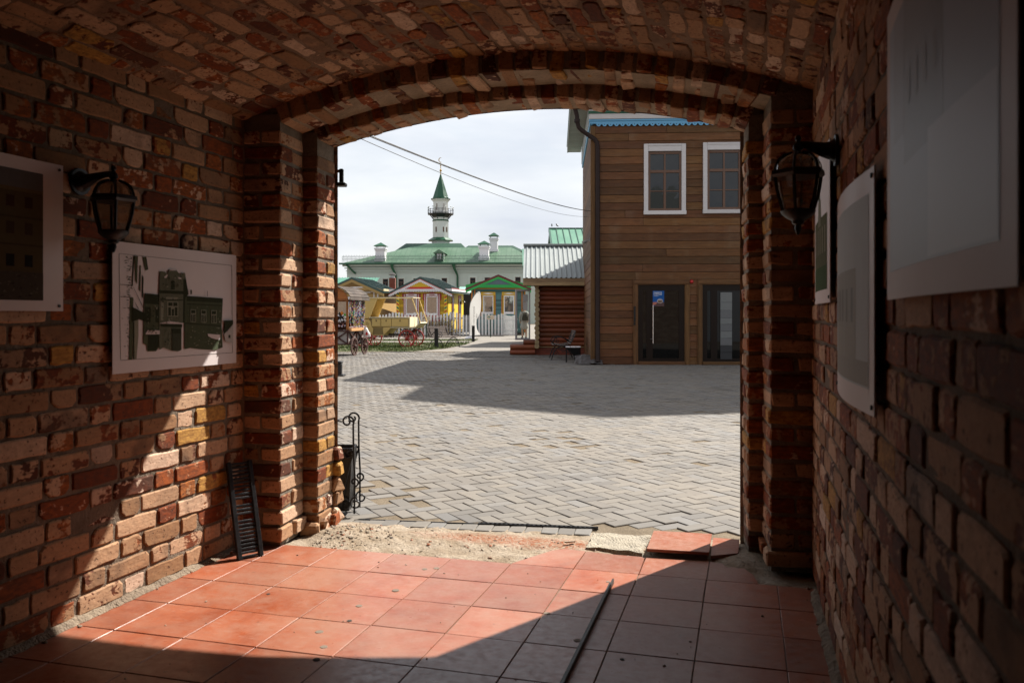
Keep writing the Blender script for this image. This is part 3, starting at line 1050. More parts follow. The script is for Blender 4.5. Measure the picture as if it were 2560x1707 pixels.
# concrete patch
M_CONC = plain('pale_concrete', (0.28, 0.245, 0.19), 0.95, var=0.35, scale=9, bump=0.8, bdist=0.02, speck=0.5)
def conc(u, v):
    a = Vector((-0.835, 4.40)).lerp(Vector((-0.51, 4.37)), u); b = Vector((-0.845, 4.735)).lerp(Vector((-0.50, 4.76)), u)
    q = a.lerp(b, v)
    e = min(u, 1 - u, v, 1 - v)
    x = q.x + 0.02 * mnoise.noise((u * 6, v * 6, 1)); y = q.y + 0.02 * mnoise.noise((u * 6, v * 6, 4))
    z = 0.006 + 0.008 * mnoise.noise((u * 5, v * 5, 2)) - (0.035 if e <= 0 else 0)
    return (x, y, z)
m = rough_sheet(0, 1, 0, 1, conc, 22, 22)
tag(m.build('concrete_patch', M_CONC, None, True), kind='structure')
m = MB(); m.bbox(-0.03, 0.03, -0.006, 0.006, 0, 0.008, 0.001)
o = tag(m.build('tile_shard', plain('shard', (0.35, 0.26, 0.19), 0.8)), 'thin pale shard lying on the sand by the concrete patch', 'shard'); o.location = (-0.93, 4.50, 0.0); o.rotation_euler = (0, 0, 0.5)

# ---- lawn beside the path
k = NB('lawn_soil'); p = k.pos(); n1 = k.noise(p, 2.5, 5, 0.65); n2 = k.noise(p, 14, 4, 0.6)
M_SOIL = k.done(k.mix(k.mapr(k.math('ADD', k.math('MULTIPLY', n1, 0.6), k.math('MULTIPLY', n2, 0.4)), 0.4, 0.6), (0.10, 0.07, 0.037), (0.05, 0.078, 0.014)), 0.95)
LAWN = [(-12, 29.2), (-5.0, 29.0), (-3.5, 29.2), (-2.55, 31.6), (-2.0, 36.0), (-1.75, 43.6), (-12, 43.6)]
def in_poly(x, y, poly):
    c = False
    for (x1, y1), (x2, y2) in zip(poly, poly[1:] + poly[:1]):
        if (y1 > y) != (y2 > y) and x < (x2 - x1) * (y - y1) / (y2 - y1) + x1: c = not c
    return c
PATHS = lambda d: 38.2 < d < 40.6
tag(flat('lawn', LAWN, GZ + 0.006, M_SOIL), kind='structure')
tag(flat('lawn_path', [(-12, 38.2), (-2.0, 38.2), (-1.9, 40.6), (-12, 40.6)], GZ + 0.012, M_FARP), kind='structure')
m = MB()
RG = random.Random(3)
for i in range(26000):
    d = RG.uniform(29.1, 43.5)
    if PATHS(d): continue
    r = RG.uniform(-0.235 * d, -1.6)
    if not in_poly(r, d, LAWN): continue
    q = Wp(r, d, GZ)
    den = mnoise.noise((q.x * 1.3, q.y * 1.3, 0))
    if den < -0.15 and RG.random() < 0.7: continue
    t = RG.uniform(0, 2 * pi)
    h = RG.uniform(0.03, 0.085) * (1.5 if den > 0.3 else 1); w = RG.uniform(0.008, 0.02)
    dx, dy = cos(t) * w, sin(t) * w
    lx, ly = RG.uniform(-.04, .04), RG.uniform(-.04, .04)
    m.r = RG.random()
    m.add([(q.x - dx, q.y - dy, GZ), (q.x + dx, q.y + dy, GZ), (q.x + lx, q.y + ly, GZ + h)], [(0, 1, 2)])
k = NB('grass_blades'); r1, _, _ = k.white(k.math('MULTIPLY', k.attr('rnd'), 51.0))
M_GRASS = k.done(k.ramp(r1, [(0, (0.035, 0.068, 0.008)), (0.5, (0.066, 0.115, 0.013)), (0.85, (0.115, 0.15, 0.027)), (1, (0.17, 0.14, 0.052))]), 0.7)
tag(m.build('grass', M_GRASS), 'short green grass on the lawn under the carriage', 'grass', kind='stuff')

# ================================================================== brown timber house
def wood(name, col, along='x', rough=0.7, dark=0.5, weather=0.0):
    if name in MATS: return MATS[name]
    col = tuple(x * KA for x in col)
    k = NB(name)
    r = k.rnd(); r1, r2, r3 = k.white(k.math('MULTIPLY', r, 377.7))
    st = {'x': (0.8, 9, 9), 'y': (9, 0.8, 9), 'z': (9, 9, 0.8)}[along]
    v = k.mapping(k.vmath('ADD', k.obj(), k.scale((17.0, 9.0, 23.0), r)), st)
    g = k.noise(v, 3.5, 3, 0.65, 0.6)
    f = k.noise(v, 14, 2, 0.6)
    kn = k.voro(k.mapping(k.vmath('ADD', k.obj(), k.scale((17.0, 9.0, 23.0), r)), {'x': (1.6, 5, 5), 'y': (5, 1.6, 5), 'z': (5, 5, 1.6)}[along]), 1.0)
    c = k.mix(k.mapr(g, 0.3, 0.72), tuple(x * dark for x in col), col)
    c = k.mix(k.mapr(f, 0.5, 0.75, 0, 0.35), c, tuple(x * 0.45 for x in col))
    c = k.mix(k.mapr(kn, 0.03, 0.10, 0.6, 0), c, tuple(x * 0.25 for x in col))
    if weather:
        w = k.mapr(k.noise(k.obj(), 1.3, 5, 0.65), 0.5, 0.68, 0, weather)
        c = k.mix(w, c, (0.15, 0.095, 0.055))
    h = k.n('ShaderNodeHueSaturation'); k.put(h.inputs['Color'], c); k.put(h.inputs['Value'], k.mapr(r1, 0, 1, 0.68, 1.3))
    k.put(h.inputs['Hue'], k.mapr(r2, 0, 1, 0.492, 0.508))
    k.bump(k.math('ADD', g, f), 0.3, 0.004)
    MATS[name] = k.done(h.outputs[0], rough, 0, 0.3)
    return MATS[name]
M_SID = wood('brown_stained_siding', (0.150, 0.063, 0.021), 'x', 0.7, 0.5, 0.5)
M_SIDY = wood('brown_siding_side', (0.150, 0.063, 0.021), 'y', 0.7, 0.6, 0.25)
M_TRIMZ = wood('brown_trim_upright', (0.16, 0.075, 0.027), 'z')
M_TRIMX = wood('brown_trim_level', (0.16, 0.075, 0.027), 'x')
M_WHITE = plain('old_white_paint', (0.52, 0.50, 0.50), 0.6, var=0.14, scale=7, stretch=(1, 1, 3))
M_BLUE = plain('blue_paint', (0.11, 0.33, 0.54), 0.5, var=0.1)
M_DGREEN = plain('green_painted_metal', (0.008, 0.085, 0.04), 0.4, var=0.15)
M_SASH = plain('brown_sash', (0.10, 0.045, 0.022), 0.45, var=0.2)
M_DARKDOOR = plain('dark_door_leaf', (0.012, 0.007, 0.005), 0.4, var=0.2, spec=0.15)
M_PIPE = plain('brown_pipe', (0.022, 0.012, 0.010), 0.6, var=0.15, spec=0.2)
k = NB('window_glass')
p = k.pos()
k.bump(k.noise(p, 1.6, 2, 0.5), 0.10, 0.05)
M_GLASS = k.done((0.006, 0.007, 0.009), 0.03, 0, 0.5)
k = NB('door_glass')
M_DGLASS = k.done((0.004, 0.004, 0.004), 0.03, 0, 0.2)
def clear_glass(name, tint=(1, 1, 1), refl=0.16):
    k = NB(name)
    tr = k.n('ShaderNodeBsdfTransparent'); tr.inputs[0].default_value = (*tint, 1)
    gl = k.n('ShaderNodeBsdfGlossy'); gl.inputs['Roughness'].default_value = 0.03
    lw = k.n('ShaderNodeLayerWeight'); lw.inputs[0].default_value = 0.25
    f = k.math('ADD', k.math('MULTIPLY', lw.outputs['Facing'], 0.6), refl * 0.4, clamp=True)
    mx = k.n('ShaderNodeMixShader')
    k.put(mx.inputs[0], f); k.t.links.new(tr.outputs[0], mx.inputs[1]); k.t.links.new(gl.outputs[0], mx.inputs[2])
    k.t.links.new(mx.outputs[0], k.out.inputs[0])
    return k.m
M_CLEAR = clear_glass('clear_glass', (0.9, 0.93, 0.92))
M_LAMPGL = clear_glass('dusty_lamp_glass', (0.82, 0.78, 0.72), 0.5)

th = thing('timber_house', 'two-storey brown timber house with white framed windows and blue scalloped eave', 'house', Wp(2.05, 21.5), YAW - radians(3.0))
HW, HD, HT2 = 4.8, 6.3, 6.15
OPEN = [(1.39, 2.37, 3.9, 5.62), (2.90, 3.88, 3.92, 5.64), (1.10, 2.48, 0.0, 2.12), (2.74, 4.25, 0.0, 2.12)]
mb = MB(); mb.box(0.02, HW, 0.03, HD, 0.0, 6.8); mb.build('wall_core', plain('house_core', (0.04, 0.03, 0.025), 0.9), th)
RH = random.Random(8)
rows = 31
hh = HT2 / rows
for i in range(rows):
    z0, z1 = i * hh, (i + 1) * hh
    segs = [(0.10, HW)]
    for (x0, x1, a, b) in OPEN:
        if a < (z0 + z1) / 2 < b:
            ns = []
            for (s, e) in segs:
                if e <= x0 or s >= x1: ns.append((s, e))
                else:
                    if s < x0: ns.append((s, x0))
                    if e > x1: ns.append((x1, e))
            segs = ns
    cut = []
    for (s, e) in segs:
        if e - s > 1.5 and RH.random() < 0.6:
            q = RH.uniform(s + .5, e - .5); cut += [(s, q - .0015), (q + .0015, e)]
        else: cut.append((s, e))
    for (s, e) in cut:
        if e - s < 0.03: continue
        m = MB(); m.bbox(-(e - s) / 2, (e - s) / 2, -0.012, 0.02, -hh / 2 + 0.004, hh / 2 - 0.004, 0.007)
        o = m.build('plank', M_SID, th)
        o.location = ((s + e) / 2, 0.0 + RH.uniform(-0.003, 0.003), (z0 + z1) / 2)
m = MB(); m.bbox(-0.012, 0.02, -HD / 2 + 0.05, HD / 2, -hh / 2 + 0.004, hh / 2 - 0.004, 0.007)
sm = m.mesh('plank', M_SIDY)
for i in range(rows):
    o = link('plank', sm, th); o.location = (0.0, HD / 2 + 0.05, (i + 0.5) * hh)
m = MB(); m.bbox(-0.02, 0.10, -0.025, 0.10, 0, HT2, 0.008); m.build('corner_board', M_TRIMZ, th)
# windows
def casing(root, x0, x1, z0, z1, mat, matx, w=0.10, y=-0.03, d=0.05, sill=True):
    f = MB(); f.bbox(x0, x0 + w, y - d / 2, y + d, z0, z1, 0.006); f.build('casing', mat, root)
    f = MB(); f.bbox(x1 - w, x1, y - d / 2, y + d, z0, z1, 0.006); f.build('casing', mat, root)
    f = MB(); f.bbox(x0 + w + .001, x1 - w - .001, y - d / 2 - 0.006, y + d, z1 - w * 1.75, z1, 0.006); f.bbox(x0 + w + .001, x1 - w - .001, y - d / 2 - 0.02, y - d / 2 - 0.005, z1 - w * 0.5, z1 - w * 0.3, 0.002); f.build('lintel', matx, root)
    if sill:
        f = MB(); f.bbox(x0 - 0.01, x1 + 0.01, y - d / 2 - 0.03, y + d, z0 - 0.005, z0 + 0.095, 0.008); f.build('sill', matx, root)
for (x0, x1, z0, z1) in ((1.345, 2.415, 3.855, 5.67), (2.85, 3.92, 3.875, 5.69)):
    w = link('window', None, th)
    casing(w, x0, x1, z0, z1, M_WHITE, M_WHITE, 0.11)
    a0, a1, b0, b1 = x0 + 0.112, x1 - 0.112, z0 + 0.10, z1 - 0.20
    f = MB()
    f.box(a0, a0 + .055, -0.012, 0.06, b0, b1); f.box(a1 - .055, a1, -0.012, 0.06, b0, b1)
    f.box(a0 + .056, a1 - .056, -0.012, 0.06, b0, b0 + .06); f.box(a0 + .056, a1 - .056, -0.012, 0.06, b1 - .06, b1)
    tz = b0 + (b1 - b0) * 0.665; mx = (a0 + a1) / 2
    f.box(a0 + .056, a1 - .056, -0.018, 0.058, tz - .035, tz + .035)
    f.box(mx - .03, mx + .03, -0.014, 0.057, b0 + .061, tz - .036); f.box(mx - .02, mx + .02, -0.014, 0.057, tz + .036, b1 - .061)
    mz = b0 + (tz - b0) * 0.5
    f.box(a0 + .056, mx - .031, -0.010, 0.055, mz - .012, mz + .012); f.box(mx + .031, a1 - .056, -0.010, 0.055, mz - .012, mz + .012)
    f.build('sash', M_SASH, w)
    for (xa, xb, za, zb) in ((a0 + .056, mx - .031, b0 + .061, mz - .013), (mx + .031, a1 - .056, b0 + .061, mz - .013), (a0 + .056, mx - .031, mz + .013, tz - .036), (mx + .031, a1 - .056, mz + .013, tz - .036), (a0 + .056, mx - .021, tz + .036, b1 - .061), (mx + .021, a1 - .056, tz + .036, b1 - .061)):
        g = MB(); g.add([(xa, 0.022, za), (xb, 0.022, za), (xb, 0.022 + RH.uniform(-.004, .004), zb), (xa, 0.022, zb)], [(0, 1, 2, 3)])
        g.build('pane', M_GLASS, w)
# doors
def door(x0, x1, ztop, poster):
    d = link('door', None, th)
    W = 0.13
    for (a, b) in ((x0, x0 + W), (x1 - W, x1)):
        f = MB(); f.bbox(a, b, -0.05, 0.03, 0.0, ztop - W - .001, 0.006); f.bbox(a + .03, b - .03, -0.066, -0.049, 0.0, ztop - W - .001, 0.004); f.build('door_frame', M_TRIMZ, d)
    f = MB(); f.bbox(x0, x1, -0.052, 0.03, ztop - W, ztop, 0.006); f.bbox(x0 + .03, x1 - .03, -0.068, -0.051, ztop - W + .03, ztop - .03, 0.004); f.build('door_frame', M_TRIMX, d)
    f = MB(); f.bbox(x0 + W, x1 - W, -0.09, 0.02, 0.0, 0.085, 0.006); f.build('threshold', M_TRIMX, d)
    a, b = x0 + W + .001, x1 - W - .001
    f = MB()
    gl = [(a + 0.12, a + 0.21), (a + 0.375, b - 0.14)]
    zl, zh = 0.165, ztop - 0.285
    y0, y1 = -0.018, 0.028
    f.box(a, b, y0, y1, 0.088, zl); f.box(a, b, y0, y1, zh, ztop - W - .001)
    xs = [a, gl[0][0], gl[0][1], gl[1][0], gl[1][1], b]
    for i in (0, 2, 4): f.box(xs[i], xs[i + 1], y0, y1, zl, zh)
    f.build('door_leaf', M_DARKDOOR, d)
    for (ga, gb) in gl:
        g = MB(); g.add([(ga, 0.005, zl), (gb, 0.005, zl), (gb, 0.005, zh), (ga, 0.005, zh)], [(0, 1, 2, 3)]); g.build('pane', M_DGLASS, d)
    return d, a
d1, a1 = door(1.067, 2.513, 2.182, True)
M_STEEL = plain('brushed_steel', (0.62, 0.60, 0.60), 0.28, var=0.05, metal=1.0)
m = MB(); m.tube([(1.573, -0.085, 0.546), (1.573, -0.085, 1.532)], 0.012, 8)
for z in (0.66, 1.44): m.tube([(1.573, -0.085, z), (1.52, -0.02, z)], 0.008, 6)
m.build('handle', M_STEEL, d1)
m = MB(); m.bbox(1.082, 1.13, -0.085, -0.064, 1.10, 1.50, 0.004); m.bbox(1.078, 1.125, -0.086, -0.064, 1.02, 1.085, 0.003); m.build('lock_case', M_IRON, d1)
def font(body, size, mat, parent, loc, rot=(pi / 2, 0, 0), name='lettering', align='LEFT', sx=1.0):
    cu = bpy.data.curves.new(name, 'FONT')
    cu.body = body; cu.size = size; cu.align_x = align; cu.extrude = 0.0004; cu.resolution_u = 2
    cu.materials.append(mat)
    t = bpy.data.objects.new(name, cu); COL.objects.link(t)
    bpy.context.view_layer.update()
    me = bpy.data.meshes.new_from_object(t.evaluated_get(bpy.context.evaluated_depsgraph_get()))
    bpy.data.objects.remove(t)
    o = link(name, me, parent); o.location = loc; o.rotation_euler = rot; o.scale = (sx, 1, 1)
    return o
def print_mat():
    k = NB('flat_print'); c = k.attrc('print'); n = k.noise(k.obj(), 40, 3, 0.6)
    return k.done(k.mix(k.mapr(n, 0.4, 0.8, 0, 0.35), c, k.mix(0.4, c, (0.0, 0.0, 0.0))), 0.9, 0, 0.1)
M_PRINT = print_mat()
k = NB('glossy_print'); c = k.attrc('print')
M_GPRINT = k.done(c, 0.48, 0, 0.42)
k = NB('satin_print'); c = k.attrc('print')
M_SPRINT = k.done(c, 0.62, 0, 0.25)
INK = plain('white_ink', (0.8, 0.82, 0.85), 0.6, var=0.02); INKD = plain('dark_ink', (0.03, 0.03, 0.035), 0.6, var=0.02)
ps = tag(link('door_notice', None), 'small blue printed notice taped to the glass of the left dark door', 'notice')
ps.location = th.matrix_basis @ Vector((1.573, -0.022, 1.50)); ps.rotation_euler = th.rotation_euler
m = MB(); m.col = (0.02, 0.09, 0.30); m.add([(0, 0, 0), (0.29, 0, 0), (0.29, 0, 0.398), (0, 0, 0.398)], [(0, 1, 2, 3)])
m.col = (0.10, 0.06, 0.06); m.add([(0.03, -.0008, 0), (0.29, -.0008, 0), (0.29, -.0008, 0.10), (0.16, -.0008, 0.12), (0.05, -.0008, 0.06)], [(0, 1, 2, 3, 4)])
m.col = (0.42, 0.16, 0.12); m.add([(0, -.0012, 0.02), (0.08, -.0012, 0.05), (0.115, -.0012, 0.085), (0.10, -.0012, 0.11), (0, -.0012, 0.105)], [(0, 1, 2, 3, 4)])
cx, cz = 0.185, 0.135
ringp = [(cx + 0.072 * cos(2 * pi * i / 20), cz + 0.055 * sin(2 * pi * i / 20)) for i in range(20)]
m.col = (0.62, 0.55, 0.5); m.add([(x, -.0016, z) for x, z in ringp], [tuple(range(20))])
m.col = (0.16, 0.10, 0.07); m.add([(cx + (x - cx) * .85, -.0020, cz + (z - cz) * .85) for x, z in ringp], [tuple(range(20))])
m.col = (0.35, 0.33, 0.36); m.add([(cx - 0.06, -.0024, 0.15), (cx + 0.06, -.0024, 0.15), (cx, -.0024, 0.20)], [(0, 1, 2)])
m.build('sheet', M_PRINT, ps)
font('Сдаётся', 0.052, INK, ps, (0.02, -0.003, 0.337))
font('в аренду', 0.050, INK, ps, (0.02, -0.003, 0.295))
font('помещения', 0.022, INK, ps, (0.02, -0.003, 0.262))
m = MB(); m.lathe([(0.0, 0.0), (0.045, 0.0), (0.045, 0.035), (0.03, 0.055), (0.0, 0.06)], 14)
al = m.build('alarm_bell', plain('red_plastic', (0.42, 0.012, 0.015), 0.35, var=0.05))
al.matrix_basis = th.matrix_basis @ Matrix.Translation((2.56, -0.015, 2.13)) @ Matrix.Rotation(pi / 2, 4, 'X')
tag(al, 'small round red alarm bell between the two dark doors', 'alarm')
d2, a2 = door(2.708, 4.40, 2.182, False)
m = MB()
RP = random.Random(4); z = 1.857; i = 0
while z > 0.2:
    h = RP.choice([0.16, 0.26, 0.18, 0.2]); m.col = (0.17, 0.18, 0.18) if RP.random() < .5 else (0.14, 0.145, 0.15)
    if z < 0.55: m.col = (0.05, 0.052, 0.055)
    m.add([(3.29, -0.030, z - h + .006), (3.585, -0.030, z - h + .006 + RP.uniform(-.004, .004)), (3.585, -0.030, z), (3.29, -0.030, z)], [(0, 1, 2, 3)]); z -= h
o = m.build('paper_strip', M_PRINT); o.matrix_basis = th.matrix_basis.copy()
tag(o, 'column of grey paper sheets stuck on the right dark door', 'paper')
# eave, frieze, roof
m = MB(); m.bbox(-0.05, HW, -0.045, 0.03, 6.20, 6.30, 0.008); m.bbox(-0.06, HW, -0.075, 0.03, 6.265, 6.309, 0.006); m.build('blue_cornice', M_BLUE, th)
m = MB()
for i in range(72):
    x = 0.115 + i * 0.1535
    if x > HW - 0.1: break
    pts = [(x, 6.205)] + [(x, 6.185)] + [(x + 0.07 + 0.058 * cos(a), 6.185 - 0.055 * sin(a)) for a in [pi * (1 - q / 10) for q in range(11)]] + [(x + 0.14, 6.185), (x + 0.147, 6.17), (x + 0.153, 6.185), (x + 0.153, 6.205)]
    m.prism(pts, 'y', -0.05, -0.035)
m.build('scalloped_valance', M_BLUE, th)
m = MB()
for i in range(72):
    x = 0.115 + i * 0.1535 + 0.07
    if x > HW - 0.1: break
    m.prism([(x + 0.013 * cos(2 * pi * q / 8), 6.178 + 0.013 * sin(2 * pi * q / 8)) for q in range(8)], 'y', -0.052, -0.0495)
m.build('drilled_holes', M_IRON, th)
m = MB(); m.bbox(-0.06, HW, -0.10, 0.03, 6.312, 6.447, 0.006); m.build('frieze_board', M_WHITE, th)
m = MB(); m.bbox(-0.08, HW, -0.13, 0.03, 6.449, 6.515, 0.01); m.build('green_strip', M_DGREEN, th)
m = MB(); m.bbox(-0.06, HW, -0.11, 0.03, 6.517, 6.80, 0.006); m.build('frieze_board', M_WHITE, th)
m = MB(); m.bbox(-0.045, 0.03, -0.02, HD, 6.18, 6.30, 0.008); m.build('blue_cornice', M_BLUE, th)
m = MB(); m.bbox(-0.06, 0.03, -0.02, HD, 6.302, 6.79, 0.006); m.build('frieze_board', plain('grey_green_boards', (0.26, 0.28, 0.27), 0.6), th)
M_SOF = plain('soffit_metal', (0.24, 0.24, 0.21), 0.55, var=0.1)
OV = 0.50
for i in range(34):
    y = -OV + i * (HD + 2 * OV) / 34
    m = MB(); m.bbox(-OV, -0.062, y, y + (HD + 2 * OV) / 34 - 0.008, 6.80, 6.82, 0.004); m.build('soffit_board', M_SOF, th)
m = MB(); m.bbox(-0.06, HW, -OV, 0.0, 6.803, 6.82, 0.004); m.build('soffit', M_SOF, th)
m = MB(); m.bbox(-OV - 0.02, HW, -OV - 0.03, -OV, 6.79, 6.99, 0.004); m.bbox(-OV - 0.03, -OV, -OV - 0.03, HD + OV, 6.79, 6.99, 0.004); m.build('fascia', M_SOF, th)
m = MB()
x0, x1, y0, y1 = -OV - 0.05, HW, -OV - 0.05, HD + OV
m.add([(x0, y0, 6.99), (x1, y0, 6.99), (x1, y1, 6.99), (x0, y1, 6.99), (x1, y0, 9.85), (x1, y1, 9.85)], [(0, 1, 4), (3, 5, 2), (0, 4, 5, 3), (1, 2, 5, 4), (0, 3, 2, 1)])
m.build('roof', M_DGREEN, th)
m = MB()
m.tube([(-0.62, -0.30, 6.92), (-0.55, -0.25, 6.78), (-0.42, -0.18, 6.55), (-0.375, -0.15, 6.38), (-0.372, -0.13, 6.25), (-0.33, -0.11, 6.10), (-0.25, -0.10, 6.02), (-0.02, -0.085, 5.86), (0.09, -0.08, 5.79), (0.145, -0.08, 5.70), (0.16, -0.08, 5.56), (0.16, -0.08, 0.16), (0.16, -0.14, 0.06)], 0.058, 10)
m.tube([(-0.373, -0.14, 6.30), (-0.373, -0.14, 6.22)], 0.078, 10)
m.tube([(-0.60, -0.28, 6.95), (-0.50, -0.22, 6.68)], 0.085, 10, rs=[0.115, 0.07])
m.build('drainpipe', M_PIPE, th, True)
m = MB(); m.tube([(0, 0, 0), (-0.10, -0.05, -0.03)], 0.035, 8); m.tube([(0.09, 0, 0.06), (0.0, 0, 0.0)], 0.014, 6); m.bbox(0.08, 0.10, -.03, .03, 0.0, 0.11, .004)
o = tag(m.build('security_camera', plain('grey_plastic', (0.28, 0.27, 0.26), 0.5)), 'small grey security camera on the corner of the timber house', 'camera')
o.matrix_basis = th.matrix_basis @ Matrix.Translation((-0.12, 0.3, 3.2))
# crumpled dark tarp at the corner
def tarp(u, v):
    x = -0.42 + 0.70 * u; y = -0.28 + 0.42 * v
    z = 0.30 * max(0, v - 0.25) * (1 - 0.6 * abs(u - 0.35)) + 0.05 * abs(mnoise.noise((u * 5, v * 5, 2))) + 0.03 * mnoise.noise((u * 11, v * 9, 5)) + 0.03
    return (x + 0.03 * mnoise.noise((u * 7, v * 6, 8)), y, max(0.004, z))
o = tag(rough_sheet(0, 1, 0, 1, tarp, 24, 18).build('tarpaulin', plain('dark_tarp', (0.05, 0.042, 0.04), 0.6), None, True), 'crumpled dark tarpaulin bunched at the foot of the timber house corner', 'tarpaulin')
o.matrix_basis = th.matrix_basis.copy()

# taller plastered block joined on beyond the timber house
tb = thing('plastered_block', 'tall plastered building rising beyond the timber house, mostly out of sight', 'building', th.matrix_basis @ Vector((4.82, 0.1, 0)), th.rotation_euler.z)
m = MB(); m.prism([(0, 0), (9.2, 0), (9.2, 12.2), (4.6, 14.9), (0, 12.2)], 'y', 0, 6.0); m.build('wall', plain('cream_plaster', (0.5, 0.44, 0.35), 0.85), tb)
m = MB()
for s_ in (0, 1):
    xa, xb = (-0.25, 4.6) if s_ == 0 else (9.45, 4.6)
    m.add([(xa, -0.2, 12.1), (xb, -0.2, 14.98), (xb, 6.2, 14.98), (xa, 6.2, 12.1), (xa, -0.2, 12.22), (xb, -0.2, 15.1), (xb, 6.2, 15.1), (xa, 6.2, 12.22)], [(0, 1, 2, 3), (4, 7, 6, 5), (0, 4, 5, 1), (2, 6, 7, 3), (0, 3, 7, 4)])
m.build('roof', M_DGREEN, tb)
for zz in (1.0, 4.2, 7.4, 10.0):
    for xx in (1.0, 3.4, 5.8, 7.6):
        m = MB(); m.bbox(xx, xx + 0.95, -0.03, 0.02, zz, zz + 1.5, 0.01); f = m.build('window', M_WHITE, tb)
        m = MB(); m.bbox(xx + .1, xx + 0.85, -0.04, -0.028, zz + .1, zz + 1.4, 0.004); m.build('pane', M_GLASS, f)

# overhead wires from the gateway building to the timber house
pa = th.matrix_basis @ Vector((-0.01, 0.2, 3.98))
for (za, dz, sag, rad, lab) in ((2.43, 0.0, 0.10, 0.0045, 'thick double overhead wire crossing the sky above the minaret'), (2.40, -0.14, 0.16, 0.0028, 'thin lower overhead wire crossing the sky')):
    A = Vector((-2.42, 4.60, za)); B = pa + Vector((0, 0, dz))
    m = MB()
    for off in ((0, 0.007) if rad > 0.004 else (0,)):
        m.tube([A.lerp(B, t / 24) + Vector((0, 0, -4 * sag * (t / 24) * (1 - t / 24) + off)) for t in range(25)], rad, 5)
    tag(m.build('overhead_wire', M_IRON), lab, 'wire', 'overhead wires')

KA = 1.0

# ================================================================== log cabin with a metal roof
RC = random.Random(17)
lc = thing('log_cabin', 'red-brown log cabin with a silver corrugated roof and pale log ends', 'cabin', Wp(0.74, 26.7), YAW - radians(1.5))
M_LOG = wood('red_brown_log', (0.24, 0.068, 0.028), 'x', 0.45, 0.5)
M_LOGY = wood('red_brown_log_side', (0.17, 0.047, 0.022), 'y', 0.45, 0.55)
k = NB('pale_log_end'); v = k.obj(); wv = k.n('ShaderNodeTexWave', wave_type='RINGS'); wv.rings_direction = 'Y'; k.put(wv.inputs['Vector'], v); wv.inputs['Scale'].default_value = 14; wv.inputs['Distortion'].default_value = 2
M_LEND = k.done(k.mix(wv.outputs['Fac'], (0.30, 0.22, 0.12), (0.36, 0.275, 0.155)), 0.8)
PL = 0.27; NL = 13; LR = (2.19 - PL) / NL
m = MB(); m.tube([(-2.6, 0, 0), (2.6, 0, 0)], LR * 0.56, 12)
lm = m.mesh('log', M_LOG); smooth_mesh(lm)
m = MB(); m.tube([(0, -2.28, 0), (0, 2.5, 0)], LR * 0.47, 12)
lm2 = m.mesh('log', M_LOGY); smooth_mesh(lm2)
m = MB(); m.tube([(0, -0.012, 0), (0, 0.02, 0)], LR * 0.50, 14)
me_end = m.mesh('log_end', M_LEND)
m = MB(); m.prism([(0.05, 0.1), (4.4, 0.1), (4.4, 2.3), (2.2, 3.3), (0.05, 2.3)], 'x', 0.08, 5.2); m.build('wall_core', plain('cabin_core', (0.03, 0.015, 0.01), 0.9), lc)
for i in range(NL):
    o = link('log', lm, lc); o.location = (2.62 + 0.05, 0.0, PL + (i + 0.5) * LR); o.rotation_euler = (RC.uniform(0, 6), 0, 0)
for i in range(NL + 1):
    z = PL + i * LR + (0.02 if i == 0 else 0)
    o = link('log', lm2, lc); o.location = (0.075, 2.05, z)
    o = link('log_end', me_end, lc); o.location = (0.06 + RC.uniform(-.012, .012), -0.24, z); o.rotation_euler = (0, RC.uniform(0, 6), 0); s = RC.uniform(1.0, 1.12); o.scale = (s, 1, s)
k = NB('plinth_brick'); bt = k.n('ShaderNodeTexBrick'); k.put(bt.inputs['Vector'], k.mapping(k.obj(), (1, 1, 1), (radians(90), 0, 0)))
bt.inputs['Color1'].default_value = (0.2, 0.04, 0.018, 1); bt.inputs['Color2'].default_value = (0.15, 0.03, 0.014, 1); bt.inputs['Mortar'].default_value = (0.05, 0.02, 0.015, 1)
bt.inputs['Scale'].default_value = 1; bt.inputs['Brick Width'].default_value = 0.25; bt.inputs['Row Height'].default_value = 0.075; bt.inputs['Mortar Size'].default_value = 0.006
M_PLIN = k.done(bt.outputs['Color'], 0.7)
m = MB(); m.box(-0.02, 5.2, -0.03, 4.4, 0, PL - 0.03); m.build('plinth', M_PLIN, lc)
m = MB(); m.bbox(-0.03, 5.2, -0.06, 0.0, PL - 0.03, PL - 0.005, 0.004); m.build('plinth_ledge', plain('sand_ledge', (0.35, 0.24, 0.12), 0.7), lc)
M_SILV = plain('galvanised_sheet', (0.27, 0.30, 0.30), 0.55, var=0.1, scale=2, metal=0.0, bump=0.05)
def corrugated(mb, x0, x1, p0, p1, period=0.155, h=0.03, t=0.004):
    """trapezoid-ribbed sheet from lower edge p0=(y,z) to upper edge p1"""
    prof = []
    x = x0
    while x < x1:
        for (dx, dz) in ((0, 0), (period * .55, 0), (period * .65, h), (period * .90, h)):
            prof.append((x + dx, dz))
        x += period
    dy, dz_ = p1[0] - p0[0], p1[1] - p0[1]
    l = sqrt(dy * dy + dz_ * dz_); ny, nz = -dz_ / l, dy / l
    o = len(mb.v)
    for (px, pz) in prof:
        mb.v.append((px, p0[0] + ny * pz, p0[1] + nz * pz)); mb.v.append((px, p1[0] + ny * pz, p1[1] + nz * pz))
    for i in range(len(prof) - 1):
        mb.face((o + 2 * i, o + 2 * i + 2, o + 2 * i + 3, o + 2 * i + 1))
m = MB(); corrugated(m, -0.38, 5.2, (-0.45, 2.44), (2.2, 3.68)); corrugated(m, -0.38, 5.2, (4.85, 2.44), (2.2, 3.68)); rf = m.build('roof_sheet', M_SILV, lc)
m = MB(); m.bbox(-0.40, 5.2, 2.05, 2.35, 3.66, 3.74, 0.01); m.build('ridge_cap', M_SILV, lc)
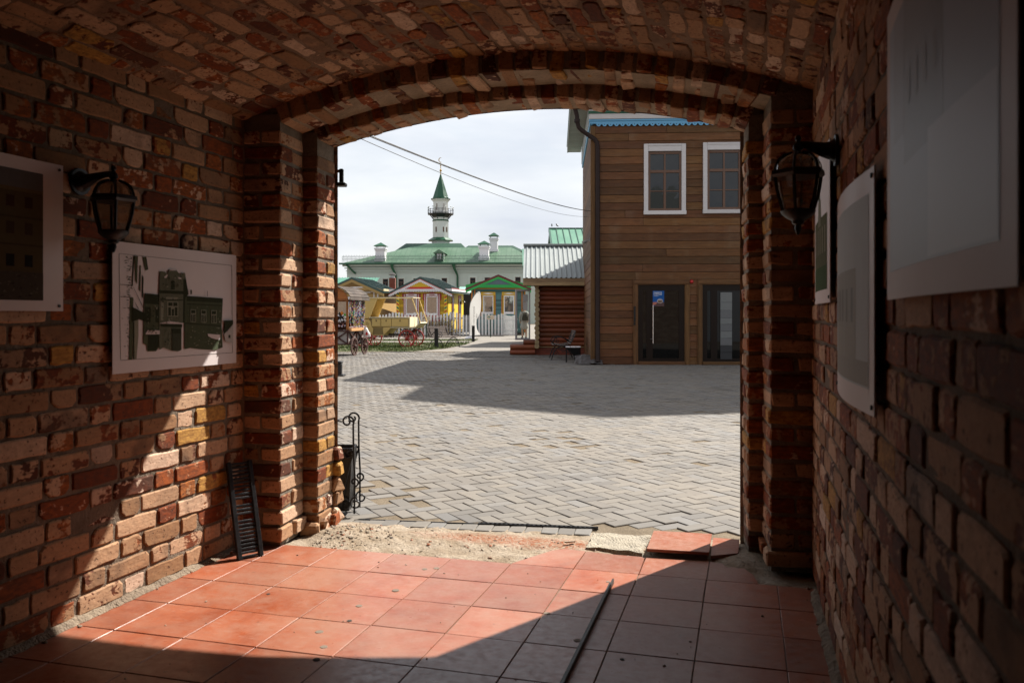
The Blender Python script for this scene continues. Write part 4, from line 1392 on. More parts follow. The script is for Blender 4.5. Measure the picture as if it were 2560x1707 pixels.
m = MB(); m.prism([(-0.43, 2.40), (2.2, 3.63), (2.2, 3.60), (-0.40, 2.36)], 'x', -0.36, -0.30); m.build('verge_board', M_SILV, lc)
for i in range(2):
    m = MB(); m.bbox(-0.38, 5.2, -0.46 + i * .004, -0.40, 2.205 + i * 0.118, 2.205 + (i + 1) * 0.118 - .004, 0.006); m.build('fascia_board', wood('pale_fascia', (0.40, 0.28, 0.155), 'x'), lc)
m = MB(); m.box(-0.37, 5.2, -0.42, 0.0, 2.20, 2.212); m.build('soffit', wood('pale_fascia', (0.40, 0.28, 0.155), 'x'), lc)
# porch steps of stacked logs
for (x0, x1, y, z, r) in ((-0.80, 0.0, -0.05, 0.085, 0.085), (-0.80, 0.0, -0.02, 0.245, 0.085), (-0.36, 0.02, 0.05, 0.40, 0.075)):
    m = MB(); m.tube([(x0, y, z), (x1, y, z)], r, 12); m.build('porch_log', M_LOG, lc, True)
m = MB(); m.box(-0.78, 0.0, 0.0, 1.6, 0.0, 0.32); m.box(-0.38, 0.0, 0.06, 1.6, 0.32, 0.46); m.build('porch_floor', wood('porch_boards', (0.14, 0.05, 0.03), 'x'), lc)
# open glazed door standing out from the porch
M_UPVC = plain('grey_white_plastic', (0.36, 0.34, 0.35), 0.4, var=0.05)
dr = link('door', None, lc); dr.location = (-0.16, 0.15, 0.475); dr.rotation_euler = (0, 0, radians(180 + 12))
dW, dH, fw = 0.49, 1.63, 0.062
m = MB(); m.bbox(0, dW, -.03, .03, 0, fw, .006); m.bbox(0, dW, -.03, .03, dH - fw, dH, .006); m.bbox(0, fw * .6, -.031, .031, 0, dH, .006); m.bbox(dW - fw, dW, -.031, .031, 0, dH, .006); m.build('door_frame', M_UPVC, dr)
m = MB(); m.box(fw * .6, dW - fw, -.004, .004, fw, dH - fw); m.build('pane', M_CLEAR, dr)
m = MB(); m.tube([(dW - .03, .03, .62), (dW - .03, .085, .62), (dW - .03, .085, .92), (dW - .03, .03, .92)], .012, 6); m.build('handle', M_UPVC, dr)
for (x0, x1, z0, z1, txt) in ((0.075, 0.245, 1.22, 1.46, 'ВОЗДУШНАЯ\nИГРУШКА'), (0.085, 0.235, 0.96, 1.21, 'ЧАСЫ РАБОТЫ\n10:00-19:00\nбез выходных')):
    m = MB(); m.box(x0, x1, .008, .010, z0, z1); o = m.build('paper', plain('door_paper', (0.42, 0.42, 0.42), 0.7), dr)
# bare brown hanging bag beside the door is too small to tell; left plain

# ================================================================== small painted houses behind the fence
def slats_tri(mb, *a): pass
def gable_house(label, r, d, rot, W, D, ez, az, wallm, roofm, name='painted_house', ov=0.38, fv=0.35):
    o = thing(name, label, 'house', Wp(r, d), YAW + rot)
    m = MB(); m.prism([(0, 0.15), (W, 0.15), (W, ez), (W / 2, az - 0.12), (0, ez)], 'y', 0, D); m.build('wall', wallm, o)
    m = MB()
    sl = (az - ez) / (W / 2)
    for s in (-1, 1):
        xe = -ov if s < 0 else W + ov
        ze = az - (W / 2 + ov) * sl
        n = Vector((-s * sl, 0, 1)).normalized() * 0.05
        a = [(xe, -fv, ze), (W / 2, -fv, az), (W / 2, D + fv, az), (xe, D + fv, ze)]
        m.add(a + [(p[0] + 0, p[1], p[2] + 0.06) for p in a], [(0, 3, 2, 1), (4, 5, 6, 7), (0, 1, 5, 4), (2, 3, 7, 6), (0, 4, 7, 3)])
        # standing seams
        for q in range(int((D + 2 * fv) / 0.35)):
            y = -fv + q * 0.35
            m.beam((xe, y, ze + 0.075), (W / 2, y, az + 0.075), 0.03, 0.03)
    m.build('roof', roofm, o)
    m = MB(); m.box(0.05, W - 0.05, 0.05, D - .05, 0, 0.16); m.build('base', plain('dark_base', (0.06, 0.05, 0.045), 0.9), o)
    return o, sl
def hboards(root, x0, x1, z0, z1, mat, h=0.14, y=-0.015):
    n = max(1, int(round((z1 - z0) / h))); hh = (z1 - z0) / n
    for i in range(n):
        m = MB(); m.bbox(x0, x1, y, 0.004, z0 + i * hh + 0.003, z0 + (i + 1) * hh - 0.003, 0.004); m.build('plank', mat, root)
M_YEL = wood('yellow_boards', (0.50, 0.31, 0.02), 'x', 0.6, 0.85)
M_YELS = plain('bright_yellow_paint', (0.72, 0.50, 0.02), 0.55, var=0.08)
M_RED = plain('dark_red_paint', (0.30, 0.02, 0.02), 0.5, var=0.12)
M_REDB = plain('red_paint', (0.48, 0.025, 0.015), 0.5, var=0.1)
M_PGREEN = plain('pattern_green', (0.01, 0.14, 0.09), 0.5, var=0.1)
M_ROOFG = plain('dark_green_roof', (0.02, 0.055, 0.05), 0.4, var=0.15)
M_WTRIM = plain('white_trim', (0.68, 0.66, 0.68), 0.55, var=0.08)
# windows that mirror the sunlit brick gateway
k = NB('mirror_glass'); k.bump(k.noise(k.obj(), 3.0, 2, 0.5), 0.06, 0.03)
M_MIRR = k.done((0.30, 0.29, 0.27), 0.03, 0.75, 0.8)

yh, sl = gable_house('yellow house with red window surrounds and a white lace gable', -7.70, 55.4, -radians(12), 3.55, 3.9, 2.90, 3.72, M_YEL, M_ROOFG)
W = 3.55
hboards(yh, 0.0, W, 0.2, 2.8, M_YEL, 0.16)
# gable fascia: green roof edge, red line, white lace, tympanum
def rake(root, name, mat, off0, off1, W, ov, az, sl, y0, y1):
    m = MB()
    m.prism([(-ov, az - (W / 2 + ov) * sl - off0), (W / 2, az - off0), (W + ov, az - (W / 2 + ov) * sl - off0), (W + ov, az - (W / 2 + ov) * sl - off1), (W / 2, az - off1), (-ov, az - (W / 2 + ov) * sl - off1)], 'y', y0, y1)
    return m.build(name, mat, root)
rake(yh, 'roof_edge', M_ROOFG, -0.065, 0.06, W, 0.40, 3.72, sl, -0.40, -0.35)
rake(yh, 'red_rake', M_REDB, 0.061, 0.10, W, 0.40, 3.72, sl, -0.39, -0.35)
rake(yh, 'lace_rake', M_WTRIM, 0.101, 0.22, W, 0.40, 3.72, sl, -0.395, -0.36)
m = MB()
for s in (-1, 1):
    for q in range(19):
        x = W / 2 + s * (0.05 + q * 0.112); z = 3.72 - 0.24 - abs(x - W / 2) * sl
        m.lathe([(0.0, -0.012), (0.03, -0.012), (0.03, 0.012), (0.0, 0.012)], 6, (0, 0, 0)) if False else m.prism([(x - .026, z + .03), (x + .026, z + .03), (x + .030, z - .015), (x, z - .04), (x - .030, z - .015)], 'y', -0.393, -0.372)
for q in range(38):
    x = -0.36 + q * 0.113; z = 2.835
    m.prism([(x - .03, z + .04), (x + .03, z + .04), (x + .034, z - .015), (x, z - .045), (x - .034, z - .015)], 'y', -0.393, -0.372)
m.build('lace_drops', M_WTRIM, yh)['kind'] = 'stuff'
m = MB(); m.bbox(-0.40, W + 0.40, -0.392, -0.36, 2.87, 2.99, 0.006); m.build('lace_board', M_WTRIM, yh)
m = MB(); m.prism([(-0.1, 2.99), (W + 0.1, 2.99), (W / 2 + 0.35, 3.28), (W / 2 - 0.35, 3.28)], 'y', -0.36, -0.33); m.build('red_tympanum', M_REDB, yh)
m = MB(); m.prism([(W / 2 - 1.05, 3.13), (W / 2 + 1.05, 3.13), (W / 2, 3.50)], 'y', -0.37, -0.35); m.build('yellow_tympanum', M_YEL, yh)
m = MB(); m.box(-0.38, W + 0.38, -0.36, 3.9 + .36, 2.84, 2.86); m.build('soffit', M_WTRIM, yh)
m = MB(); m.bbox(W + 0.36, W + 0.40, -0.39, 4.2, 2.84, 3.00, .004); m.build('eave_board', M_WTRIM, yh)
m = MB(); m.bbox(W + 0.362, W + 0.412, -0.40, 4.2, 3.00, 3.035, .004); m.build('red_eave_line', M_REDB, yh)
# barber-striped corner posts
for x in (0.02, W - 0.22):
    m = MB(); m.bbox(x, x + 0.20, -0.07, 0.02, 0.2, 2.8, .004); pst = m.build('corner_post', M_YELS, yh)
    for q in range(11):
        z = 0.25 + q * 0.235; s = -1 if x < 1 else 1
        m = MB(); m.prism([(x + .02, z), (x + .18, z + s * .09), (x + .18, z + s * .09 + .115), (x + .02, z + .115)] if s > 0 else [(x + .02, z + .09), (x + .18, z), (x + .18, z + .115), (x + .02, z + .205)], 'y', -0.078, -0.071)
        m.build('stripe', M_REDB if q % 2 else M_PGREEN, pst)
for x0 in (0.42, 1.85):
    w = link('window', None, yh); x1 = x0 + 1.28
    m = MB()
    m.prism([(x0, 2.70), (x0 + 0.3, 2.70), (x0 + .64, 2.80), (x1 - .3, 2.70), (x1, 2.70), (x1, 2.30), (x1 - .10, 2.20), (x1 - .10, 1.35), (x1, 1.25), (x1, 0.95), (x1 - .2, 0.85), (x0 + .2, 0.85), (x0, 0.95), (x0, 1.25), (x0 + .10, 1.35), (x0 + .10, 2.20), (x0, 2.30)], 'y', -0.045, -0.016); m.build('surround', M_RED, w)
    m = MB(); m.bbox(x0 + .26, x1 - .26, -.06, -.046, 2.55, 2.67, .003); m.bbox(x0 + .13, x0 + .17, -.055, -.046, 1.0, 2.66, .002); m.bbox(x1 - .17, x1 - .13, -.055, -.046, 1.0, 2.66, .002); m.build('white_panel', M_WTRIM, w)
    m = MB(); m.prism([(x0 + .40, 2.60), (x0 + .52, 2.585), (x0 + .64, 2.57), (x1 - .52, 2.585), (x1 - .40, 2.60), (x1 - .50, 2.64), (x0 + .64, 2.62), (x0 + .50, 2.64)], 'y', -.066, -.061); m.build('carved_motif', M_RED, w)
    a, b, z0, z1 = x0 + .24, x1 - .24, 1.28, 2.52
    m = MB(); m.bbox(a, a + .07, -.06, -.046, z0, z1, .003); m.bbox(b - .07, b, -.06, -.046, z0, z1, .003); m.bbox(a + .071, b - .071, -.06, -.046, z1 - .05, z1, .003); m.bbox(a + .071, b - .071, -.065, -.046, z0, z0 + .12, .003); m.build('frame', M_WTRIM, w)
    m = MB(); m.add([(a + .07, -.05, z0 + .12), (b - .07, -.05, z0 + .12), (b - .07, -.05, z1 - .05), (a + .07, -.05, z1 - .05)], [(0, 1, 2, 3)]); m.build('pane', M_MIRR, w)
# side of the yellow house
m = MB(); m.bbox(W, W + .012, 0.1, 3.85, 0.2, 2.8, .002); m.build('side_boards', M_YELS, yh)
for (y, ww, mt, nm) in ((0.9, 0.5, M_RED, 'side_window'), (2.5, 0.75, M_RED, 'side_door')):
    z0 = 0.95 if nm == 'side_window' else 0.2
    m = MB(); m.bbox(W + .013, W + .04, y, y + ww, z0, 2.62, .004); f = m.build(nm, mt, yh)
    m = MB(); m.bbox(W + .041, W + .05, y + .10, y + ww - .10, z0 + .1, 2.4, .002); m.build('pane', M_DGLASS, f)
m = MB(); m.lathe([(0, 0), (.05, .03), (.07, .16), (.09, .17), (0, .26)], 8, (W + 0.17, 3.45, 2.0)); m.beam((W, 3.45, 2.28), (W + .17, 3.45, 2.26), .03, .03); m.build('wall_lamp', M_IRON, yh)

# --- teal house
M_TEAL = wood('teal_boards', (0.075, 0.165, 0.175), 'x', 0.6, 0.85)
M_BRG = plain('bright_green_paint', (0.015, 0.30, 0.06), 0.5, var=0.08)
M_ORA = plain('orange_paint', (0.52, 0.17, 0.015), 0.5, var=0.08)
M_OCH = plain('ochre_paint', (0.52, 0.30, 0.01), 0.5, var=0.1)
M_MAR = plain('maroon_roof', (0.10, 0.012, 0.012), 0.45, var=0.1)
W = 3.42
te, sl = gable_house('teal house with a bright green gable and ochre window surrounds', -2.58, 53.0, radians(1.0), W, 3.8, 3.04, 3.76, M_TEAL, M_MAR)
hboards(te, 0.0, W, 0.2, 2.96, M_TEAL, 0.115)
rake(te, 'roof_edge', M_MAR, -0.065, 0.05, W, 0.36, 3.76, sl, -0.40, -0.35)
rake(te, 'green_rake', M_BRG, 0.051, 0.20, W, 0.36, 3.76, sl, -0.39, -0.35)
m = MB(); m.bbox(-0.36, W + .36, -.388, -.35, 3.03, 3.20, .005); m.build('green_beam', M_BRG, te)
m = MB(); m.prism([(0.35, 3.20), (W - .35, 3.20), (W / 2, 3.58)], 'y', -.36, -.34); m.build('tympanum', plain('blue_grey_paint', (0.07, 0.11, 0.13), 0.6), te)
m = MB(); m.prism([(-0.36, 3.19), (W + .36, 3.19), (W / 2, 3.66)], 'y', -.34, -.32); m.build('gable_back', M_BRG, te)
m = MB(); m.box(-0.34, W + .34, -.36, 4.1, 3.0, 3.03); m.build('soffit', M_BRG, te)
m = MB(); m.bbox(-0.02, W + .02, -.05, -.016, 2.93, 3.0, .004); m.bbox(-0.02, 0.07, -.05, -.016, .2, 2.93, .004); m.bbox(0.17, 0.24, -.04, -.016, .2, 2.93, .004); m.bbox(W - .07, W + .02, -.05, -.016, .2, 2.93, .004); m.bbox(W - .24, W - .17, -.04, -.016, .2, 2.93, .004); m.build('orange_trim', M_ORA, te)
for x0 in (0.60, 1.93):
    w = link('window', None, te); x1 = x0 + 0.92
    m = MB(); m.bbox(x0, x1, -.05, -.016, 2.54, 2.75, .004); m.bbox(x0 + .05, x0 + .12, -.05, -.016, 1.3, 2.54, .003); m.bbox(x1 - .12, x1 - .05, -.05, -.016, 1.3, 2.54, .003); m.build('surround', M_OCH, w)
    m = MB(); m.bbox(x0 - .02, x0 + .02, -.045, -.016, 1.2, 2.54, .003); m.bbox(x1 - .02, x1 + .02, -.045, -.016, 1.2, 2.54, .003); m.build('orange_strip', M_ORA, w)
    m = MB(); m.bbox(x0 + .021, x0 + .049, -.04, -.016, 1.2, 2.54, .003); m.bbox(x1 - .049, x1 - .021, -.04, -.016, 1.2, 2.54, .003); m.build('black_strip', M_IRON, w)
    m = MB(); m.prism([(x0 + .1, 2.65), (x0 + .46, 2.60), (x1 - .1, 2.65), (x0 + .46, 2.70)], 'y', -.058, -.051); m.build('diamond', M_WTRIM, w)
    a, b, z0, z1 = x0 + .125, x1 - .125, 1.35, 2.53
    m = MB(); m.bbox(a, a + .06, -.045, -.018, z0, z1, .003); m.bbox(b - .06, b, -.045, -.018, z0, z1, .003); m.bbox(a, b, -.044, -.018, z1 - .07, z1, .003); m.bbox(a, b, -.06, -.018, z0, z0 + .13, .003); m.build('frame', M_WTRIM, w)
    m = MB(); m.add([(a + .06, -.03, z0 + .13), (b - .06, -.03, z0 + .13), (b - .06, -.03, z1 - .07), (a + .06, -.03, z1 - .07)], [(0, 1, 2, 3)]); m.build('pane', M_MIRR, w)

# --- beige house
M_BEI = wood('beige_boards', (0.42, 0.265, 0.10), 'x', 0.6, 0.88)
W = 3.6
be, sl = gable_house('ochre beige house with a white gable triangle behind the souvenir cart', -12.30, 55.6, -radians(9), W, 3.9, 2.92, 3.70, M_BEI, M_ROOFG)
hboards(be, 0.0, W, 0.2, 2.84, M_BEI, 0.16)
rake(be, 'roof_edge', M_ROOFG, -0.065, 0.06, W, 0.40, 3.70, sl, -0.40, -0.35)
rake(be, 'beige_rake', M_BEI, 0.061, 0.26, W, 0.40, 3.70, sl, -0.39, -0.34)
m = MB(); m.prism([(-.3, 2.93), (W + .3, 2.93), (W / 2, 3.60)], 'y', -.35, -.33); m.build('gable_board', M_BEI, be)
m = MB(); c0 = [(W / 2 - 1.45, 3.08), (W / 2 + 1.45, 3.08), (W / 2, 3.54)]; c1 = [(W / 2 - 1.05, 3.14), (W / 2 + 1.05, 3.14), (W / 2, 3.45)]
for i in range(3):
    j = (i + 1) % 3; m.prism([c0[i], c0[j], c1[j], c1[i]], 'y', -.375, -.35)
m.build('white_triangle', M_WTRIM, be)
m = MB(); m.prism(c1, 'y', -.36, -.35); m.build('tympanum', wood('dark_ochre', (0.22, 0.12, 0.035), 'x'), be)
m = MB(); m.bbox(-.1, W + .1, -.05, -.016, 2.80, 2.84, .003); m.bbox(W - .42, W - .36, -.05, -.016, .2, 2.8, .003); m.bbox(W - .16, W - .09, -.05, -.016, .2, 2.8, .003); m.bbox(W - 1.25, W - .62, -.04, -.016, 2.42, 2.46, .003); m.bbox(W - 1.25, W - .62, -.04, -.016, 2.74, 2.78, .003); m.bbox(W - .66, W - .62, -.04, -.016, 1.2, 2.46, .003); m.build('white_trim', M_WTRIM, be)
m = MB(); m.box(-.38, W + .38, -.36, 4.2, 2.88, 2.91); m.build('soffit', M_BEI, be)
m = MB(); m.bbox(W + .36, W + .40, -.39, 4.2, 2.86, 3.0, .004); m.build('eave_board', plain('cream_board', (0.62, 0.5, 0.3), 0.6), be)
w = link('window', None, be)
m = MB(); m.bbox(0.55, 2.3, -.045, -.016, 1.2, 2.5, .004); m.build('frame', M_WTRIM, w)
for q in (0.65, 1.5):
    m = MB(); m.box(q, q + .7, -.05, -.046, 1.32, 2.4); m.build('pane', M_MIRR, w)
# brick chimney between the roofs
m = MB(); m.bbox(-.22, .22, -.22, .22, 0, 4.0, .01); ch = thing('brick_chimney', 'red brick chimney with a metal cap between the ochre and yellow roofs', 'chimney', Wp(-8.62, 60.0)); ch.rotation_euler = (0, 0, YAW)
m = MB(); m.bbox(-.22, .22, -.22, .22, 0, 3.95, .01); m.build('stack', M_PLIN, ch)
m = MB(); m.box(-.13, .13, -.13, .13, 3.95, 4.15); m.build('flue', plain('pale_flue', (0.5, 0.5, 0.5), 0.6), ch)
m = MB(); m.lathe([(0.33, 4.17), (0.33, 4.20), (0.0, 4.38)], 4, rot=pi / 4); m.build('cap', plain('dark_cap', (0.07, 0.06, 0.055), 0.6), ch)

# --- picket fence
M_PICK = plain('grey_white_picket', (0.66, 0.65, 0.64), 0.65, var=0.16, scale=4, stretch=(1, 1, 3))
fe = thing('picket_fence', 'long white picket fence with a wavy top before the painted houses', 'fence', Wp(-8.9, 51.0), YAW)
RF = random.Random(12)
vs, fs = rbox_data(1, 1, 1, 0.0, 0, None)
m = MB(); m.prism([(-.058, 0), (.058, 0), (.058, .97), (.03, 1.0), (-.03, 1.0), (-.058, .97)], 'y', -.012, .012); pk = m.mesh('picket', M_PICK)
x = 0.0; i = 0
while x < 8.35:
    h = 1.33 + 0.10 * cos(x * 2 * pi / 1.75) + RF.uniform(-.02, .02)
    o = link('picket', pk, fe); o.location = (x, 0, 0.05); o.scale = (1, 1, h); o.rotation_euler = (0, RF.uniform(-.012, .012) if i != 33 else -.06, 0)
    x += 0.197; i += 1
for z in (0.35, 1.05):
    m = MB(); m.bbox(-.1, 8.4, .013, .05, z, z + .07, .004); m.build('rail', plain('dark_rail', (0.10, 0.10, 0.10), 0.6), fe)
m = MB(); m.bbox(-.2, 8.4, .02, .30, -0.02, 0.10, .01); m.build('kerb', plain('fence_kerb', (0.22, 0.2, 0.18), 0.9), fe)
fg = thing('picket_gate', 'open white gate of close narrow pickets beside the cabin door', 'gate', Wp(-0.50, 51.0), YAW + radians(-18))
m = MB(); m.prism([(-.027, 0), (.027, 0), (.027, 1.0), (-.027, 1.0)], 'y', -.012, .012); pk2 = m.mesh('picket', plain('bright_picket', (0.72, 0.71, 0.69), 0.6, var=0.08))
for i in range(11):
    o = link('picket', pk2, fg); o.location = (i * 0.083, 0, 0.06); o.scale = (1, 1, 1.30 - 0.14 * sin(pi * i / 10))
for z in (0.35, 1.0):
    m = MB(); m.bbox(-.03, .88, .013, .045, z, z + .06, .004); m.build('rail', M_PICK, fg)

KA = 0.85

# ================================================================== mosque with minaret, far behind
M_MWALL = plain('pale_green_plaster', (0.50, 0.56, 0.50), 0.85, var=0.06, scale=0.6)
M_MWHITE = plain('white_plaster', (0.66, 0.66, 0.62), 0.8, var=0.05, scale=1.0)
k = NB('green_seam_roof')
v = k.obj(); wv = k.n('ShaderNodeTexWave', wave_type='BANDS'); wv.bands_direction = 'X'; k.put(wv.inputs['Vector'], v); wv.inputs['Scale'].default_value = 0.42
n1 = k.noise(v, 0.35, 5, 0.65, 0.8)
c = k.mix(k.mapr(n1, 0.4, 0.62), (0.055, 0.125, 0.068), (0.095, 0.165, 0.105))
c = k.mix(k.mapr(wv.outputs['Fac'], 0.9, 0.97, 0, 0.5), c, (0.035, 0.09, 0.05))
M_MROOF = k.done(c, 0.45, 0, 0.4)
M_MGREEN = plain('spire_green', (0.004, 0.075, 0.03), 0.4, var=0.12, scale=0.8)
M_GOLD = plain('old_gold', (0.42, 0.26, 0.06), 0.35, var=0.1, metal=0.9)
mo = thing('mosque', 'long pale mosque with a green sheet roof, chimneys and a tall minaret', 'mosque', Wp(-10.33, 120), YAW - radians(2.4))
MX0, MX1 = -13.6, 14.0
m = MB(); m.box(MX0, MX1, 0, 12, 0, 8.35); m.build('wall', M_MWALL, mo)
for (z, dz, p) in ((8.3, .35, .55), (8.0, .14, .32), (7.62, .10, .16), (7.35, .06, .10)):
    m = MB(); m.bbox(MX0 - p, MX1, -p, 0.05, z, z + dz, .02); m.build('cornice', M_MWALL, mo)
def hip(mb, x0, x1, y0, y1, z0, xr0, xr1, yr, zr):
    mb.add([(x0, y0, z0), (x1, y0, z0), (x1, y1, z0), (x0, y1, z0), (xr0, yr, zr), (xr1, yr, zr)], [(0, 1, 5, 4), (2, 3, 4, 5), (3, 0, 4), (1, 2, 5), (0, 3, 2, 1)])
m = MB(); hip(m, MX0 - .8, MX1 + 1, -.8, 12.8, 8.68, -5.6, 10.0, 5.5, 11.45); rf = m.build('roof', M_MROOF, mo)
m = MB(); hip(m, -7.5, 3.5, 5.2, 16, 11.0, -6.6, 2.0, 9.5, 12.45); hip(m, 2.0, 12, 7, 16, 11.0, 3.0, 10, 11, 12.2); m.build('rear_roof', plain('old_dark_green_sheet', (0.008, 0.055, 0.028), 0.6, spec=0.2), mo)
m = MB(); m.bbox(MX0 - .95, MX1 + 1, -.98, -.72, 8.56, 8.80, .03); m.build('gutter', M_MGREEN, mo)
for (x, nm) in ((-6.9, 'a'), (2.0, 'b')):
    m = MB(); m.tube([(x, -.85, 8.6), (x + .05, -.8, 8.1), (x + .5, -.25, 7.0), (x + .5, -.18, 6.5), (x + .5, -.18, 0.2)], .14, 8, rs=[.26, .18, .14, .14, .14]); m.build('drainpipe', M_MGREEN, mo, True)
m = MB(); m.tube([(MX0 + .1, -.85, 8.6), (MX0 + 1.0, -.5, 7.6), (MX0 + 1.3, -.2, 7.3)], .14, 8); m.build('drainpipe', M_MGREEN, mo, True)
for x in (-10.5, -8.35, -6.08, -3.9, -1.72, 0.20, 4.3, 6.4, 8.7, 10.8):
    w = link('window', None, mo); z0, z1 = 4.3, 6.62 + x * 0.012
    m = MB(); m.bbox(x - .28, x + 1.05, -.07, .01, z0, z1 + .32, .02); m.build('surround', M_MWALL, w)
    m = MB(); m.box(x, x + .78, -.085, -.071, z0, z1); m.build('frame', M_SASH, w)
    for (a, b, c_, d_) in ((x + .07, x + .36, z0, z1 - .55), (x + .42, x + .71, z0, z1 - .55), (x + .07, x + .71, z1 - .48, z1 - .07)):
        m = MB(); m.add([(a, -.09, c_), (b, -.09, c_), (b, -.09, d_), (a, -.09, d_)], [(0, 1, 2, 3)]); m.build('pane', M_DGLASS, w)
def chimney(x, y, z0, z1, w):
    c = link('chimney', None, mo); c.location = (x, y, 0)
    m = MB(); m.bbox(-w / 2, w / 2, -w / 2, w / 2, z0, z1, .02); m.bbox(-w * .58, w * .58, -w * .58, w * .58, z0, z0 + (z1 - z0) * .33, .03); m.bbox(-w * .56, w * .56, -w * .56, w * .56, z1 - .42, z1 - .22, .02); m.bbox(-w * .62, w * .62, -w * .62, w * .62, z1 - .20, z1, .02); m.build('stack', M_WTRIM, c)
    m = MB(); m.lathe([(w * .95, z1 + .28), (w * .95, z1 + .32), (0, z1 + .85)], 4, rot=pi / 4)
    for s in (-1, 1):
        for t in (-1, 1): m.box(s * w * .42 - .03, s * w * .42 + .03, t * w * .42 - .03, t * w * .42 + .03, z1, z1 + .29)
    m.build('hood', M_MGREEN, c)
chimney(-8.8, 0.8, 8.9, 11.0, 1.35); chimney(6.25, 1.2, 9.0, 11.25, 1.35); chimney(7.45, 4.5, 10.3, 12.75, 1.15)
dm = link('dormer', None, mo)
m = MB(); m.box(-.78, .45, -.1, 3, 9.0, 10.25); m.build('cheeks', M_MGREEN, dm)
m = MB(); m.prism([(-1.05, 10.2), (.72, 10.2), (-.165, 10.75)], 'y', -.35, 4.5); m.build('dormer_roof', M_MROOF, dm)
m = MB(); m.box(-.55, .22, -.14, -.11, 9.25, 10.15); m.build('frame', M_SASH, dm)
for (a, b) in ((-.49, -.20), (-.13, .16)):
    m = MB(); m.add([(a, -.15, 9.3), (b, -.15, 9.3), (b, -.15, 10.1), (a, -.15, 10.1)], [(0, 1, 2, 3)]); m.build('pane', M_MIRR, dm)
m = MB()
for z in (9.35, 9.75):
    m.beam((MX0 - .6, -.35, z), (MX1 + .6, -.35, z), .05, .05)
for i in range(150):
    x = MX0 - .6 + i * (MX1 - MX0 + 1.2) / 149
    m.beam((x, -.35, 8.9), (x, -.35, 9.95 if i % 2 else 9.8), .04, .04)
m.build('roof_railing', plain('thin_rail', (0.10, 0.14, 0.12), 0.6), mo)
mi = link('minaret', None, mo); mi.location = (-1.75, 14.0, 0.05); mi.scale = (1.06, 1.06, 1.06)
OC = pi / 8 + 0.12
S = 1.055
m = MB(); m.lathe([(1.45, 10.5), (1.45, 12.55)], 8, rot=OC); m.lathe([(1.28, 12.5), (1.28, 15.45)], 8, rot=OC); m.lathe([(1.20, 15.4), (1.20, 18.6)], 8, rot=OC); m.lathe([(1.20, 18.3), (1.28, 18.45), (1.42, 18.6), (1.42, 18.72)], 8, rot=OC); m.build('shaft', M_MWHITE, mi)
m = MB(); m.lathe([(2.0, 12.40), (2.0, 12.48), (1.28, 12.92)], 8, rot=OC); m.build('skirt_roof', M_MGREEN, mi)
m = MB(); m.lathe([(1.36, 15.40), (1.36, 15.46), (1.22, 15.60)], 8, rot=OC); m.build('band', M_MGREEN, mi)
m = MB(); m.lathe([(1.58, 18.72), (1.58, 18.78), (1.28, 18.86), (1.28, 18.98), (1.24, 19.0), (0.06, 22.6)], 8, rot=OC); m.build('spire', M_MGREEN, mi)
m = MB(); m.lathe([(1.95, 16.40), (1.98, 16.52)], 12, rot=OC); m.lathe([(1.25, 15.95), (1.55, 16.40)], 8, rot=OC)
for i in range(24):
    t = 2 * pi * i / 24 + OC; m.beam((1.93 * cos(t), 1.93 * sin(t), 16.5), (1.93 * cos(t), 1.93 * sin(t), 17.25 + (.12 if i % 3 == 0 else 0)), .06, .06)
for z in (16.62, 17.15):
    m.tube([(1.93 * cos(2 * pi * i / 24), 1.93 * sin(2 * pi * i / 24), z) for i in range(25)], .035, 5)
for i in range(8):
    t = 2 * pi * i / 8 + OC; m.beam((1.2 * cos(t), 1.2 * sin(t), 15.7), (1.75 * cos(t), 1.75 * sin(t), 16.4), .07, .07)
m.build('balcony', plain('black_balcony', (0.02, 0.02, 0.022), 0.5), mi)
m = MB()
for i in range(12):
    t = 2 * pi * i / 12 + OC; m.lathe([(0, -.1), (.09, -.05), (.09, .05), (0, .1)], 6, (1.93 * cos(t), 1.93 * sin(t), 17.5))
m.build('balcony_lamps', M_MWHITE, mi)
m = MB(); m.lathe([(0.09, 22.5), (.06, 22.9), (.17, 23.05), (.17, 23.2), (.05, 23.3), (.05, 23.75), (.10, 23.85), (.05, 23.95), (.035, 24.35)], 8)
m.tube([(0.02 + .30 * cos(a), 0, 24.72 + .34 * sin(a)) for a in [radians(70 + q * 11) for q in range(21)]], .05, 6, rs=[.015 + .05 * sin(pi * q / 20) for q in range(21)])
m.build('crescent_finial', M_GOLD, mi, True)
for (t, z, h) in ((-pi / 2 - 0.27 - .18, 13.7, .75), (-pi / 2 + .48, 13.7, .75), (-pi / 2 - .36, 17.0, 1.0), (-pi / 2 + .52, 17.0, 1.0), (-pi / 2 + .95, 13.7, .75)):
    R = 1.24 if z < 15 else 1.14
    m = MB(); m.box(-.10, .10, -.04, .02, 0, h); o = m.build('slit_window', M_SASH, mi); o.location = (R * cos(t), R * sin(t), z); o.rotation_euler = (0, 0, t + pi / 2)

